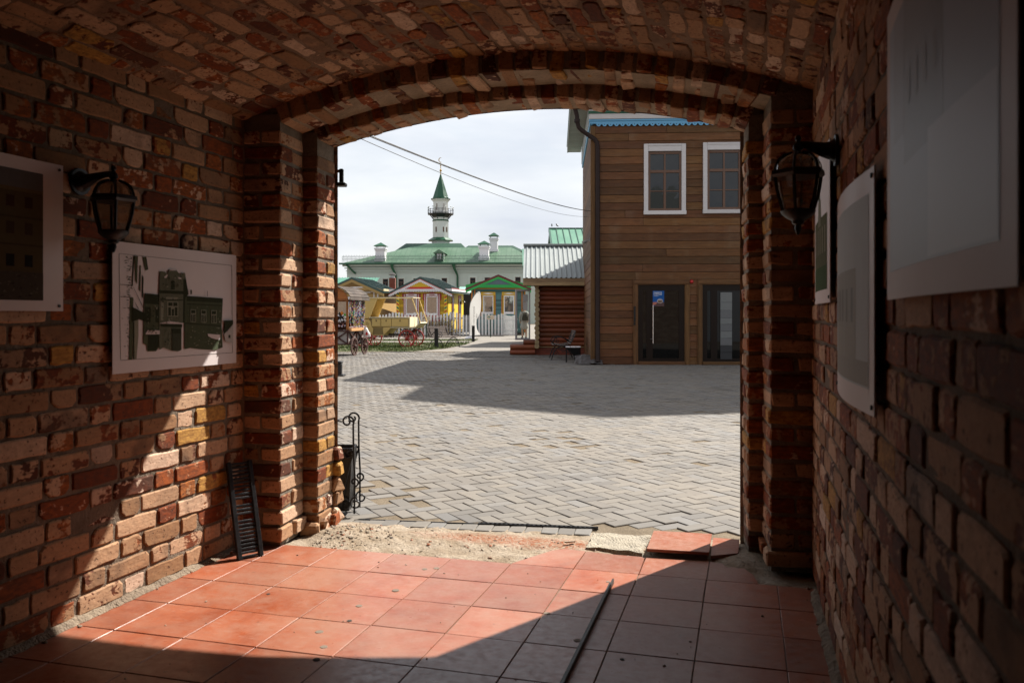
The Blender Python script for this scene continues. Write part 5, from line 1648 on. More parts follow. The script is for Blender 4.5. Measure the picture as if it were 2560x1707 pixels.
# roofs of yard buildings seen above the cabin
gb = thing('green_roof_house', 'steep mint-green sheet roof of a house rising behind the timber house', 'house', Wp(1.75, 36.0), YAW)
m = MB(); m.box(0.1, 8, 0.5, 6, 0, 4.2); m.build('wall', wood('gable_wood', (0.30, 0.18, 0.07), 'x'), gb)
M_MINT = plain('mint_sheet', (0.07, 0.22, 0.14), 0.5, var=0.12, scale=1.5)
m = MB(); m.add([(0, 0, 4.1), (8, 0, 4.1), (8, 3, 5.32), (0, 3, 5.32), (8, 6.5, 4.0), (0, 6.5, 4.0)], [(0, 1, 2, 3), (3, 2, 4, 5)]); m.build('roof', M_MINT, gb)
for i in range(14):
    x = 0.02 + i * 0.30; m = MB(); m.beam((x, -.01, 4.11), (x, 3.0, 5.34), .025, .03); m.build('seam', plain('dark_mint', (0.02, 0.085, 0.055), 0.4), gb)
m = MB(); m.beam((-.03, 3, 5.34), (8, 3, 5.34), .08, .05); m.beam((-.02, 0, 4.06), (-.02, 3, 5.28), .05, .14); m.build('ridge', plain('dark_mint', (0.02, 0.085, 0.055), 0.4), gb)
for i, (x, lab) in enumerate(((0.12, 'left of two tiny dark pigeons on the mint-green ridge'), (0.38, 'right of two tiny dark pigeons on the mint-green ridge'))):
    m = MB(); m.tube([(0, -.07, .02), (0, 0, .06), (0, .05, .11), (0, .06, .15), (0, .09, .155)], .03, 6, rs=[.008, .035, .028, .02, .005])
    o = tag(m.build('pigeon', M_IRON, None, True), lab, 'bird', 'pigeons on the ridge'); o.location = gb.matrix_basis @ Vector((x, 3, 5.40)); o.rotation_euler = (0, 0, YAW + i)
gb2 = thing('lean_to_roof', 'small weathered green sheet roof just left of the silver cabin roof', 'roof', Wp(0.45, 35.0), YAW)
m = MB(); m.box(0.7, 4, 0.3, 3, 0, 3.2); m.build('wall', M_MWHITE, gb2)
m = MB(); m.add([(0, 0, 3.35), (4, 0, 3.35), (4, 2.4, 4.25), (0, 2.4, 4.25), (0, 0, 3.22), (4, 0, 3.22), (4, 2.4, 4.12), (0, 2.4, 4.12)], [(0, 1, 2, 3), (4, 7, 6, 5), (0, 4, 5, 1), (0, 3, 7, 4)]); m.build('roof', M_MINT, gb2)
gb3 = thing('mint_shed', 'low mint-green roofed shed between the yellow and teal houses', 'shed', Wp(-4.2, 64.0), YAW)
m = MB(); m.box(0.1, 4, 0.2, 3, 0, 3.0); m.build('wall', M_IRON, gb3)
m = MB(); m.add([(0, 0, 3.0), (4.4, 0, 3.0), (4.4, 3, 3.55), (0, 3, 3.55)], [(0, 1, 2, 3)]); m.build('roof', plain('light_mint', (0.2, 0.45, 0.34), 0.5), gb3)
gb4 = thing('ribbed_green_roof', 'ribbed green sheet roof at far left above the cart', 'roof', Wp(-15.4, 70.0), YAW)
m = MB(); m.box(0, 3.6, .3, 4, 0, 3.6); m.build('wall', M_MWHITE, gb4)
m = MB(); corrugated(m, -0.2, 3.6, (-.3, 3.55), (3.2, 4.55), 0.25, .06); m.build('roof', plain('pale_rib_green', (0.06, 0.22, 0.15), 0.4), gb4)

KA = 1.0

# ================================================================== things in the passage
def lantern(label, base, out, Y, zt, ax):
    """base: wall point x; out: +1 when the arm points to +X; ax: lamp axis x"""
    o = thing('wall_lantern', label, 'lantern', (base, Y, zt), 0)
    L = ax - base
    m = MB(); m.tube([(0.0, 0, -.06), (0.012 * out, 0, -.06)], .055, 14); m.tube([(0.010 * out, 0, -.06), (0.03 * out, 0, -.06)], .04, 12, rs=[.045, .03]); m.build('wall_plate', M_IRON, o, True)
    m = MB(); m.tube([(0.02 * out, 0, -.06), (0.05 * out, 0, -.055), (0.09 * out, 0, -.042), (L * .8, 0, -.035), (L, 0, -.035)], .014, 8, rs=[.034, .026, .017, .013, .013]); m.build('arm', M_IRON, o, True)
    c = (L, 0, 0)
    m = MB(); m.lathe([(0, 0.0), (.008, -.004), (.012, -.016), (.006, -.024), (.016, -.036), (.018, -.05), (.010, -.056), (.02, -.066), (0.03, -.072)], 12, c); m.build('finial', M_IRON, o, True)
    m = MB(); R = .088
    for q in range(6):
        t = 2 * pi * q / 6 + .3
        m.tube([(L + r * cos(t), r * sin(t), z) for (r, z) in ((.022, -.062), (.048, -.070), (.068, -.086), (.078, -.105), (.082, -.125))], .0055, 5)
    m.build('dome_ribs', M_IRON, o)
    m = MB(); m.lathe([(.020, -.064), (.046, -.073), (.066, -.089), (.075, -.107), (.078, -.125)], 12, c, cap=False); m.build('dome_glass', M_LAMPGL, o, True)
    m = MB(); m.lathe([(.080, -.122), (.094, -.126), (.096, -.140), (.086, -.150), (.078, -.150)], 6, c, rot=.3); m.build('rim', M_IRON, o)
    m = MB()
    for q in range(6):
        t = 2 * pi * q / 6 + .3
        m.tube([(L + r * cos(t), r * sin(t), z) for (r, z) in ((.082, -.148), (.076, -.19), (.066, -.23), (.054, -.268))], .006, 5)
    m.build('glass_bars', M_IRON, o)
    for q in range(6):
        t0_, t1_ = 2 * pi * q / 6 + .3, 2 * pi * (q + 1) / 6 + .3
        m = MB(); pr = ((.080, -.149), (.073, -.19), (.063, -.23), (.051, -.268))
        vs = []
        for (r, z) in pr: vs += [(L + r * cos(t0_), r * sin(t0_), z), (L + r * cos(t1_), r * sin(t1_), z)]
        m.add(vs, [(0, 1, 3, 2), (2, 3, 5, 4), (4, 5, 7, 6)]); m.build('pane', M_LAMPGL, o)
    m = MB(); m.lathe([(.050, -.262), (.060, -.266), (.056, -.278), (.040, -.292), (.022, -.302), (.020, -.312), (.010, -.318), (.012, -.330), (.004, -.352)], 12, c); m.build('cup', M_IRON, o, True)
    return o
lantern('black six-sided wall lantern above the engraving poster on the left wall', XL, 1, 2.80, 1.855, -2.455)
lantern('black six-sided wall lantern on the right wall beside the far hanging sheet', XR, -1, 3.10, 1.885, 0.180)

M_POST = plain('poster_card', (0.62, 0.55, 0.54), 0.55, var=0.05, scale=2, bump=0.03)
class Sheet:
    """printed sheet hung on a wall: u along the wall, v up, painted shapes in thin layers"""
    def __init__(self, label, X, Y0, Y1, z0, z1, side, bow=0.0, group=None, name='poster'):
        self.s = side
        self.o = thing(name, label, 'poster', (X, Y0, z0), 0, group)
        self.w, self.h = Y1 - Y0, z1 - z0
        self.bow = bow
        m = MB(); n = 12
        for i in range(n + 1):
            u = self.w * i / n
            for v in (0, self.h):
                for t in (0, -0.004): m.v.append(self.p(u, v, t))
        for i in range(n):
            a = i * 4
            m.face((a, a + 2, a + 6, a + 4)); m.face((a + 1, a + 5, a + 7, a + 3)); m.face((a, a + 4, a + 5, a + 1)); m.face((a + 2, a + 3, a + 7, a + 6))
        m.face((0, 1, 3, 2)); e = n * 4; m.face((e, e + 2, e + 3, e + 1))
        m.build('sheet', M_POST, self.o)
        self.m = MB(); self.k = 1
    def p(self, u, v, t):
        b = self.bow * sin(pi * u / self.w) if self.bow else 0
        return (self.s * (t + b), u, v)
    def poly(self, pts, col, step=True):
        if step: self.k += 1
        self.m.col = col
        t = 0.0005 + 0.00012 * self.k
        if self.bow:
            us = [p[0] for p in pts]
            # split wide shapes so that they follow the bow
            n = 8; u0, u1 = min(us), max(us)
            if len(pts) == 4 and u1 - u0 > 0.1:
                vs = [p[1] for p in pts]
                for i in range(n):
                    a, b = u0 + (u1 - u0) * i / n, u0 + (u1 - u0) * (i + 1) / n
                    self.m.add([self.p(a, min(vs), t), self.p(b, min(vs), t), self.p(b, max(vs), t), self.p(a, max(vs), t)], [(0, 1, 2, 3)])
                return
        self.m.add([self.p(u, v, t) for u, v in pts], [tuple(range(len(pts)))])
    def rect(self, u0, u1, v0, v1, col): self.poly([(u0, v0), (u1, v0), (u1, v1), (u0, v1)], col)
    def end(self, mat=None): self.m.build('print', mat or M_PRINT, self.o)
    def screws(self):
        for (u, v) in ((.02, .02), (self.w - .02, .02), (.02, self.h - .02), (self.w - .02, self.h - .02)):
            m = MB(); m.tube([self.p(u, v, 0.0), self.p(u, v, .004)], .006, 8); m.build('screw', M_IRON, self.o)

# --- engraving of an old town house (left wall, right sheet)
PB = Sheet('white poster with a dark green print of an old town house on the left wall', -2.598, 2.957, 3.853, 0.998, 1.567, 1)
def e(x, y):
    s = (x - 50) / 1372.0; u = s / (1.223 - .223 * s)
    yb = 1540 + (1420 - 1540) * s; yt = 60 + (210 - 60) * s
    return (u * PB.w, (yb - y) / (yb - yt) * PB.h)
def E_(pts, col, step=True): PB.poly([e(x, y) for x, y in pts], col, step)
DK, MD, LT, WH = (0.03, 0.037, 0.02), (0.085, 0.10, 0.06), (0.24, 0.25, 0.19), (0.60, 0.54, 0.53)
for a, b in (((120, 200), (1370, 325)), ((1370, 325), (1378, 1305)), ((1378, 1305), (135, 1385)), ((135, 1385), (120, 200))):
    (ax_, ay_), (bx_, by_) = a, b
    if abs(bx_ - ax_) > abs(by_ - ay_): E_([(ax_, ay_ - 2), (bx_, by_ - 2), (bx_, by_ + 2), (ax_, ay_ + 2)], DK)
    else: E_([(ax_ - 2, ay_), (ax_ + 2, ay_), (bx_ + 2, by_), (bx_ - 2, by_)], DK)
RE = random.Random(2)
for i in range(130):
    y = RE.uniform(225, 1360); x = 268 - abs(RE.gauss(0, 32)); w = RE.uniform(8, 30); h = RE.uniform(3, 9)
    E_([(x - w, y), (x, y + RE.uniform(-3, 3)), (x, y + h), (x - w * .8, y + h)], DK if RE.random() < .5 else MD, i % 26 == 0)
E_([(240, 690), (275, 690), (262, 1380), (225, 1380)], MD); E_([(270, 960), (330, 930), (330, 1120), (310, 1370), (270, 1370)], LT); E_([(270, 960), (285, 955), (285, 1370), (272, 1370)], DK)
E_([(275, 225), (288, 225), (268, 560), (258, 555)], DK); E_([(290, 225), (325, 228), (315, 540), (295, 500)], MD); E_([(345, 330), (357, 330), (352, 630), (335, 600)], MD); E_([(372, 440), (385, 460), (380, 700), (368, 680)], DK); E_([(375, 235), (415, 235), (437, 375), (405, 390)], MD); E_([(400, 235), (415, 235), (437, 375), (425, 372)], DK)
E_([(130, 540), (265, 552), (265, 558), (130, 546)], DK); E_([(130, 676), (265, 684), (265, 690), (130, 682)], DK); E_([(265, 560), (275, 575), (385, 800), (380, 806)], DK); E_([(262, 690), (275, 720), (335, 815), (325, 815)], DK)
E_([(395, 640), (555, 655), (555, 1240), (520, 1285), (425, 1288), (420, 1220), (380, 1200), (385, 900)], MD); E_([(395, 640), (555, 655), (555, 765), (392, 755)], DK); E_([(398, 790), (462, 795), (460, 965), (398, 950)], DK); E_([(515, 795), (552, 797), (552, 965), (512, 960)], DK); E_([(430, 1100), (550, 1100), (545, 1230), (515, 1275), (430, 1275)], DK)
E_([(255, 790), (395, 860), (455, 975), (330, 930), (258, 960)], DK)
E_([(835, 665), (1265, 695), (1250, 1000), (1262, 1245), (1180, 1275), (1000, 1265), (900, 1250), (835, 1265)], (0.065, 0.078, 0.045)); E_([(860, 668), (1265, 697), (1258, 745), (860, 725)], DK); E_([(860, 752), (1250, 770), (1250, 782), (860, 764)], DK); E_([(835, 965), (1250, 1000), (1250, 1012), (835, 980)], DK)
for i in range(90):
    x = RE.uniform(840, 1240); y = RE.uniform(1010, 1230); w = RE.uniform(5, 22); h = RE.uniform(4, 14)
    E_([(x, y), (x + w, y + 2), (x + w * .8, y + h), (x + 2, y + h)], LT if RE.random() < .35 else (0.05, 0.06, 0.035), i % 18 == 0)
E_([(553, 640), (560, 395), (615, 400), (640, 420), (665, 375), (740, 375), (765, 410), (800, 440), (795, 410), (838, 410), (850, 480), (878, 650), (840, 690), (835, 970), (800, 975), (800, 1270), (760, 1290), (690, 1280), (600, 1245), (552, 1270), (550, 960)], (0.12, 0.13, 0.09))
E_([(820, 480), (850, 480), (878, 650), (840, 690), (835, 965), (815, 965)], DK); E_([(548, 605), (835, 615), (835, 650), (556, 640)], DK); E_([(565, 700), (835, 712), (835, 722), (565, 712)], DK)
E_([(680, 510), (700, 490), (725, 510), (725, 600), (680, 598)], DK); E_([(600, 465), (640, 425), (645, 440), (632, 470)], WH); E_([(765, 455), (800, 470), (795, 482), (765, 478)], WH); E_([(665, 375), (735, 375), (735, 385), (665, 385)], WH)
E_([(625, 680), (760, 685), (760, 710), (625, 705)], LT); E_([(565, 730), (600, 730), (595, 940), (565, 940)], LT)
E_([(638, 730), (762, 735), (760, 900), (640, 896)], LT)
for (x0, x1, y0, y1) in ((650, 697, 742, 780), (705, 752, 742, 782), (650, 680, 795, 888), (688, 714, 815, 890), (722, 752, 795, 890)): E_([(x0, y0), (x1, y0), (x1, y1), (x0, y1)], DK, x0 == 650 and y0 == 742)
for (x0, y0) in ((897, 818), (1013, 823), (1127, 828)):
    E_([(x0, y0), (x0 + 60, y0 + 3), (x0 + 60, y0 + 145), (x0, y0 + 142)], LT)
    for (a, b, c_, d_) in ((6, 54, 8, 46), (6, 20, 56, 138), (25, 36, 56, 138), (41, 54, 56, 138)): E_([(x0 + a, y0 + c_), (x0 + b, y0 + c_), (x0 + b, y0 + d_), (x0 + a, y0 + d_)], DK, a == 6)
E_([(548, 975), (660, 950), (812, 972), (805, 984)], WH); E_([(560, 985), (805, 985), (800, 1020), (572, 1012)], DK); E_([(690, 1035), (792, 1035), (788, 1275), (692, 1278)], (0.05, 0.058, 0.038)); E_([(690, 1035), (792, 1035), (790, 1090), (692, 1090)], DK)
E_([(395, 1090), (420, 1050), (552, 1052), (552, 1097), (400, 1097)], WH); E_([(1085, 1092), (1226, 1103), (1222, 1160), (1180, 1155), (1130, 1140), (1090, 1118)], WH)
E_([(1270, 945), (1372, 938), (1372, 985), (1262, 1100), (1280, 1000)], DK); E_([(1285, 1180), (1270, 1100), (1372, 990), (1372, 1200)], (0.42, 0.40, 0.38)); E_([(1318, 1105), (1340, 1105), (1340, 1140), (1318, 1140)], DK); E_([(1078, 610), (1084, 610), (1084, 672), (1078, 672)], DK); E_([(890, 600), (908, 600), (908, 650), (890, 650)], DK)
for i in range(260):
    reg = RE.choice([(565, 800, 660, 960), (565, 800, 1030, 1250), (400, 545, 770, 1080), (860, 1240, 780, 960), (575, 820, 430, 600)])
    x = RE.uniform(reg[0], reg[1] - 20); y = RE.uniform(reg[2], reg[3]); w = RE.uniform(4, 18); h = RE.uniform(4, 22)
    if 635 < x + w and x < 765 and 725 < y + h and y < 900: continue
    if 890 < x + w and x < 1190 and 815 < y + h and y < 975: continue
    if 680 < x + w and x < 795 and y > 1020: continue
    E_([(x, y), (x + w, y + 1), (x + w * .9, y + h), (x + 2, y + h)], RE.choice([LT, MD, DK, (0.14, 0.155, 0.105), (0.055, 0.065, 0.038)]), i % 40 == 0)
PB.end()
# --- derelict building photograph (left edge)
PA = Sheet('white bordered poster of a derelict yellowish building at the left edge', -2.598, 1.90, 2.690, 1.266, 1.840, 1)
PA.rect(0.10, 0.692, 0.040, 0.525, (0.075, 0.055, 0.026)); PA.rect(0.10, 0.692, 0.455, 0.525, (0.10, 0.095, 0.095)); PA.rect(0.10, 0.692, 0.445, 0.458, (0.11, 0.08, 0.04))
for i in range(7):
    for (v, h, c_) in ((0.385, .042, (0.04, 0.018, 0.012)), (0.285, .045, (0.045, 0.028, 0.016)), (0.165, .045, (0.010, 0.008, 0.007))):
        u = 0.115 + i * 0.082; PA.poly([(u, v), (u + .036, v), (u + .036, v + h), (u, v + h)], c_, i == 0)
PA.rect(0.10, 0.692, 0.345, 0.352, (0.05, 0.037, 0.018)); PA.rect(0.10, 0.692, 0.243, 0.250, (0.05, 0.037, 0.018))
PA.rect(0.10, 0.692, 0.040, 0.145, (0.055, 0.045, 0.034))
for i in range(160):
    u, v = RE.uniform(.11, .67), RE.uniform(.045, .14); PA.poly([(u, v), (u + RE.uniform(.006, .02), v + .002), (u + .008, v + RE.uniform(.004, .012))], RE.choice([(0.10, 0.085, 0.065), (0.03, 0.025, 0.02), (0.075, 0.06, 0.045)]), step=(i % 20 == 0))
PA.end(); PA.screws()
# --- right wall sheets
PN = Sheet('large pale sheet with a grey-blue print, nearest on the right wall', 0.288, 1.03, 1.90, 1.282, 1.875, -1, 0.012, name='hanging_sheet')
PN.rect(0.055, 0.815, 0.055, 0.54, (0.38, 0.43, 0.50)); PN.rect(0.30, 0.62, 0.24, 0.54, (0.27, 0.29, 0.32)); PN.poly([(0.06, 0.06), (0.40, 0.06), (0.30, 0.20), (0.06, 0.26)], (0.48, 0.52, 0.58)); PN.rect(0.62, 0.75, 0.30, 0.54, (0.33, 0.36, 0.41)); PN.rect(0.18, 0.21, 0.40, 0.54, (0.55, 0.53, 0.52))
for i in range(4): PN.rect(0.34 + i * .07, 0.365 + i * .07, 0.34, 0.40, (0.25, 0.245, 0.245))
PN.end(M_GPRINT)
PM = Sheet('bowed pale sheet with a faded street print in the middle of the right wall', 0.290, 2.10, 2.90, 1.012, 1.60, -1, 0.022, name='hanging_sheet')
PM.rect(0.05, 0.75, 0.06, 0.53, (0.38, 0.42, 0.43)); PM.rect(0.20, 0.66, 0.12, 0.36, (0.25, 0.235, 0.19)); PM.rect(0.06, 0.74, 0.065, 0.125, (0.23, 0.215, 0.175))
for i in range(5): PM.rect(0.24 + i * .085, 0.27 + i * .085, 0.22, 0.31, (0.13, 0.12, 0.10))
PM.end(M_SPRINT); PM.screws()
PF = Sheet('narrow-looking sheet with a green building print behind the right lantern', 0.290, 3.155, 3.80, 1.296, 1.88, -1, 0.008, name='hanging_sheet')
PF.rect(0.07, 0.58, 0.05, 0.33, (0.10, 0.115, 0.06)); PF.poly([(0.25, 0.32), (0.40, 0.32), (0.36, 0.40), (0.325, 0.53), (0.29, 0.40)], (0.07, 0.10, 0.075)); PF.rect(0.27, 0.38, 0.30, 0.40, (0.20, 0.21, 0.15)); PF.rect(0.07, 0.58, 0.05, 0.14, (0.05, 0.09, 0.03))
for i in range(6): PF.rect(0.11 + i * .08, 0.14 + i * .08, 0.19, 0.29, (0.24, 0.24, 0.18))
PF.end(); PF.screws()

# --- iron grating leaning in the left corner
gr = thing('iron_grating', 'narrow black iron drain grating leaning in the corner by the left pier', 'grating', (-2.455, 3.765, 0.0))
_ex = Vector((0.055, 0.088, 0.0)).normalized(); _ez = Vector((-0.145, 0.03, 0.475)).normalized(); _ey = _ez.cross(_ex).normalized(); _ez = _ex.cross(_ey)
gr.rotation_euler = Matrix((_ex, _ey, _ez)).transposed().to_euler()
gw, gh = 0.115, 0.50
for sx_ in (-1, 1):
    m = MB(); m.bbox(sx_ * gw / 2 - .012, sx_ * gw / 2 + .012, -.012, .012, 0, gh, .003); m.build('side_bar', M_IRON, gr)
for i in range(25):
    z = 0.012 + i * (gh - .024) / 24
    if i in (10, 14): continue
    m = MB(); m.bbox(-gw / 2 + .012, gw / 2 - .012, -.008, .009, z - .006, z + .006, .002); o = m.build('cross_bar', M_IRON, gr)
# --- steel angle lying on the floor
m = MB(); m.bbox(-.004, .004, -0.68, 0.68, 0, .022, .001); m.bbox(-.018, .004, -0.68, 0.68, 0, .004, .001)
o = tag(m.build('steel_angle', plain('worn_dark_steel', (0.02, 0.018, 0.016), 0.5, var=0.3, metal=0.1, spec=0.3)), 'long thin dark steel angle bar lying on the tiled floor', 'bar'); o.location = (-0.59, 3.185, 0.001); o.rotation_euler = (0, 0, 0.004)
# --- screw plugs drilled in the floor
for i, (x, y) in enumerate(((-2.06, 3.30), (-1.53, 3.50), (-1.60, 3.27), (-1.56, 3.10), (-1.62, 2.96), (-1.53, 2.83), (-1.50, 2.72), (-1.47, 3.86), (-1.52, 3.83), (-0.86, 2.62), (-0.62, 3.15), (-0.80, 3.40), (-0.43, 3.02), (-0.62, 3.88))):
    m = MB(); m.lathe([(0.012, 0.0), (0.011, .0012), (0.0, .0013)], 10, cap=False); o = m.build('filled_drill_hole', plain('hole_filler', (0.15, 0.115, 0.085), 0.8) if i % 3 else plain('open_hole', (0.03, 0.025, 0.02), 0.9), fl); o.location = (x, y, 0.0008); s_ = RE.uniform(.7, 1.5); o.scale = (s_, s_, 1)

# --- litter urn with scrolled stand outside the left pier
ur = thing('litter_urn', 'black iron litter urn with scrolled stand outside the left pier', 'litter urn', (-2.508, 4.84, GZ), YAW)
m = MB()
b0, b1 = (.075, .065), (.10, .085)
vs = [(s * b0[0], t * b0[1], .03) for s, t in ((-1, -1), (1, -1), (1, 1), (-1, 1))] + [(s * b1[0], t * b1[1], .43) for s, t in ((-1, -1), (1, -1), (1, 1), (-1, 1))]
m.add(vs + [(x * .93, y * .93, z) for x, y, z in vs[4:]] + [(x * .93, y * .93, z + .02) for x, y, z in vs[:4]], [(0, 3, 2, 1), (0, 1, 5, 4), (1, 2, 6, 5), (2, 3, 7, 6), (3, 0, 4, 7), (4, 5, 9, 8), (5, 6, 10, 9), (6, 7, 11, 10), (7, 4, 8, 11), (8, 9, 13, 12), (9, 10, 14, 13), (10, 11, 15, 14), (11, 8, 12, 15), (12, 13, 14, 15)])
m.build('bin', M_IRON, ur)
def spiral(cx, cz, r0, turns, a0, n=26, y=0, sgn=1):
    return [(cx + (r0 * (1 - .75 * i / n)) * cos(a0 + sgn * turns * 2 * pi * i / n), y, cz + (r0 * (1 - .75 * i / n)) * sin(a0 + sgn * turns * 2 * pi * i / n)) for i in range(n + 1)]
def lshape(pts, y): return [(p[0], y, p[2]) for p in pts]
for yy in (-.092, .092):
    m = MB()
    m.tube([(.115, yy, .02), (.118, yy, .25), (.110, yy, .40), (.108, yy, .58)] + lshape(spiral(.072, .60, .040, 1.15, 0.0), yy), .0065, 6)
    m.tube(lshape(spiral(.085, .40, .032, 1.2, pi), yy), .006, 5); m.tube(lshape(spiral(.125, .085, .04, 1.2, pi / 2), yy), .006, 5); m.tube(lshape(spiral(.05, .075, .04, 1.2, pi / 2, sgn=-1), yy), .006, 5); m.tube(lshape(spiral(.115, .22, .03, 1.1, -pi / 2), yy), .006, 5)
    m.tube([(.03, yy, .06), (.06, yy, .22), (.10, yy, .38)], .006, 5)
    m.build('scroll_stand', M_IRON, ur)
m = MB(); m.tube([(.032, -.092, .60), (.0, -.05, .60), (-.02, 0, .60), (0, .05, .60), (.032, .092, .60)], .006, 5); m.build('handle', M_IRON, ur)
# --- bracket lamp on the outer face
m = MB(); m.bbox(-.012, .012, -.012, .012, 0, .085, .003); m.bbox(-.028, .03, -.035, .03, -.022, 0, .004); m.tube([(0, 0, .07), (-.05, 0, .075), (-.13, 0, .07)], .01, 6)
o = tag(m.build('outer_bracket', M_IRON), 'small black bracket fitting jutting out high on the left pier', 'bracket'); o.location = (-2.368, 4.60, 2.055); o.rotation_euler = (0, 0, YAW)

KA = 0.9

# ================================================================== things in the yard
def wheel(parent, loc, R, mat_rim, mat_spoke, axis='y', spokes=12, w=0.045, name='wheel', tilt=0.0):
    wh = link(name, None, parent); wh.location = loc
    if axis == 'x': wh.rotation_euler = (tilt, 0, pi / 2)
    m = MB()
    prof = [(R - .05, -w / 2), (R, -w / 2), (R, w / 2), (R - .05, w / 2)]
    n = 28
    for i in range(n):
        t = 2 * pi * i / n
        for (r, y) in prof: m.v.append((r * cos(t), y, r * sin(t)))
    for i in range(n):
        j = (i + 1) % n
        for q in range(4): m.face((i * 4 + q, i * 4 + (q + 1) % 4, j * 4 + (q + 1) % 4, j * 4 + q))
    m.build('rim', mat_rim, wh)
    m = MB(); m.tube([(0, -.07, 0), (0, -.05, 0), (0, .05, 0), (0, .07, 0)], .045, 10, rs=[.03, .055, .055, .03]); m.build('hub', mat_spoke, wh)
    for i in range(spokes):
        t = 2 * pi * i / spokes + .1
        m = MB(); m.beam((.05 * cos(t), 0, .05 * sin(t)), ((R - .05) * cos(t), 0, (R - .05) * sin(t)), .022, .022, up=(0, 1, 0)); m.build('spoke', mat_spoke, wh)
    return wh
M_CREAM = plain('cream_yellow_paint', (0.62, 0.43, 0.15), 0.5, var=0.12, scale=3)
M_CREAML = plain('pale_cream_rim', (0.70, 0.60, 0.40), 0.5, var=0.06)
M_WRED = plain('wheel_red', (0.34, 0.02, 0.015), 0.45, var=0.12)
ca = thing('carriage', 'cream wooden carriage with red spoked wheels standing on the lawn', 'carriage', Wp(-4.17, 33.0), YAW - radians(9))
CD = 1.05
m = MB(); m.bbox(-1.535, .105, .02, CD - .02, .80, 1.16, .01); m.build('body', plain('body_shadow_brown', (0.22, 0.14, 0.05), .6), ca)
for (a, b) in ((-1.44, -1.08), (-1.06, -.64), (-.62, .07)):
    m = MB(); m.bbox(a, b, -.012, .02, .825, 1.135, .004); p_ = m.build('panel', M_CREAM, ca)
    m = MB(); m.bbox((a + b) / 2 - .015, (a + b) / 2 + .015, -.03, -.011, 1.02, 1.07, .003); m.tube([((a + b) / 2 - .012, -.02, 1.07), ((a + b) / 2, -.02, 1.10), ((a + b) / 2 + .012, -.02, 1.07)], .005, 5); m.build('padlock', M_IRON, p_)
m = MB(); m.bbox(-1.56, .13, -.03, CD + .03, 1.16, 1.195, .006); m.bbox(.09, .13, -.02, CD + .02, .80, 1.16, .005); m.build('rim_board', M_CREAML, ca)
m = MB(); m.prism([(-1.85, .80), (-1.45, .80), (-1.50, 1.02), (-1.56, 1.09), (-1.85, 1.10)], 'y', 0.0, CD); m.build('rear_bin', M_CREAM, ca)
m = MB(); m.tube([(p_[0], -.004, p_[2]) for p_ in spiral(-1.62, .93, .075, 1.6, pi / 2, 30)], .006, 5); m.build('scroll', plain('scroll_brown', (0.30, 0.19, 0.07), 0.6), ca)
m = MB(); m.prism([(-1.85, .80), (.323, .80), (.34, .765), (-.66, .745), (-.70, .72), (-.94, .47), (-1.425, .47), (-1.58, .76), (-1.85, .77)], 'y', .03, CD - .03); m.build('hull', M_CREAM, ca)
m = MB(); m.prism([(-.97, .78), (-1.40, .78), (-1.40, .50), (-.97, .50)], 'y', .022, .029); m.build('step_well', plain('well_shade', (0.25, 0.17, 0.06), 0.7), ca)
m = MB(); m.prism([(-1.42, .48), (-1.38, .74), (-1.44, .80), (-1.52, .80), (-1.64, .74), (-1.50, .50)], 'y', -.01, .02); m.prism([(-.95, .48), (-.99, .74), (-.92, .80), (-.66, .80), (-.70, .72)], 'y', -.01, .02); m.build('mudguard', M_CREAM, ca)
m = MB(); m.bbox(-.68, .33, -.02, CD + .02, .765, .80, .004); m.build('floor_edge', M_CREAML, ca)
m = MB(); m.prism([(.30, .77), (.34, .76), (.56, .96), (.53, .99)], 'y', 0, CD); m.build('dashboard', M_CREAML, ca)
m = MB(); m.prism([(-1.85, 1.96), (-1.20, 1.99), (.26, 1.985), (.26, 1.955), (-1.20, 1.955), (-1.85, 1.93)], 'y', -.03, CD + .03); m.build('canopy', M_CREAML, ca)
m = MB(); m.prism([(-1.85, 1.10), (-1.56, 1.18), (-1.24, 1.955), (-1.85, 1.94)], 'y', CD - .03, CD); m.prism([(-1.87, 1.10), (-1.84, 1.10), (-1.84, 1.94), (-1.87, 1.94)], 'y', 0, CD); m.prism([(-1.85, 1.10), (-1.56, 1.18), (-1.24, 1.955), (-1.85, 1.94)], 'y', .0, .015); m.build('canopy_side', M_CREAM, ca)
m = MB()
for y in (.0, CD):
    m.beam((-1.22, y, 1.96), (-1.54, y, 1.19), .035, .035); m.beam((.20, y, 1.96), (.55, y, .98), .035, .035)
m.build('canopy_post', M_CREAM, ca)
m = MB(); m.beam((0, .05, .335), (0, CD + .05, .335), .05, .05); m.beam((-1.765, .05, .335), (-1.765, CD + .05, .335), .05, .05); m.beam((-1.7, CD / 2, .5), (.1, CD / 2, .5), .06, .06); m.tube([(-.35, .2, .72), (-.1, .2, .60), (.15, .2, .62), (.3, .2, .74)], .02, 5); m.tube([(-.35, .85, .72), (-.1, .85, .60), (.15, .85, .62), (.3, .85, .74)], .02, 5); m.build('undercarriage', M_IRON, ca)
for (x, y) in ((0, -.04), (-1.765, -.04), (.06, CD + .06), (-1.72, CD + .06)):
    wheel(ca, (x, y, .345), .345, M_WRED, M_WRED)
m = MB(); m.tube([(-1.40, .04, .47), (-1.42, .0, .22)], .012, 5); m.tube([(-.97, .04, .47), (-.97, .0, .22)], .012, 5); m.bbox(-1.38, -1.0, -.06, .1, .25, .27, .004); m.build('step', M_CREAML, ca)

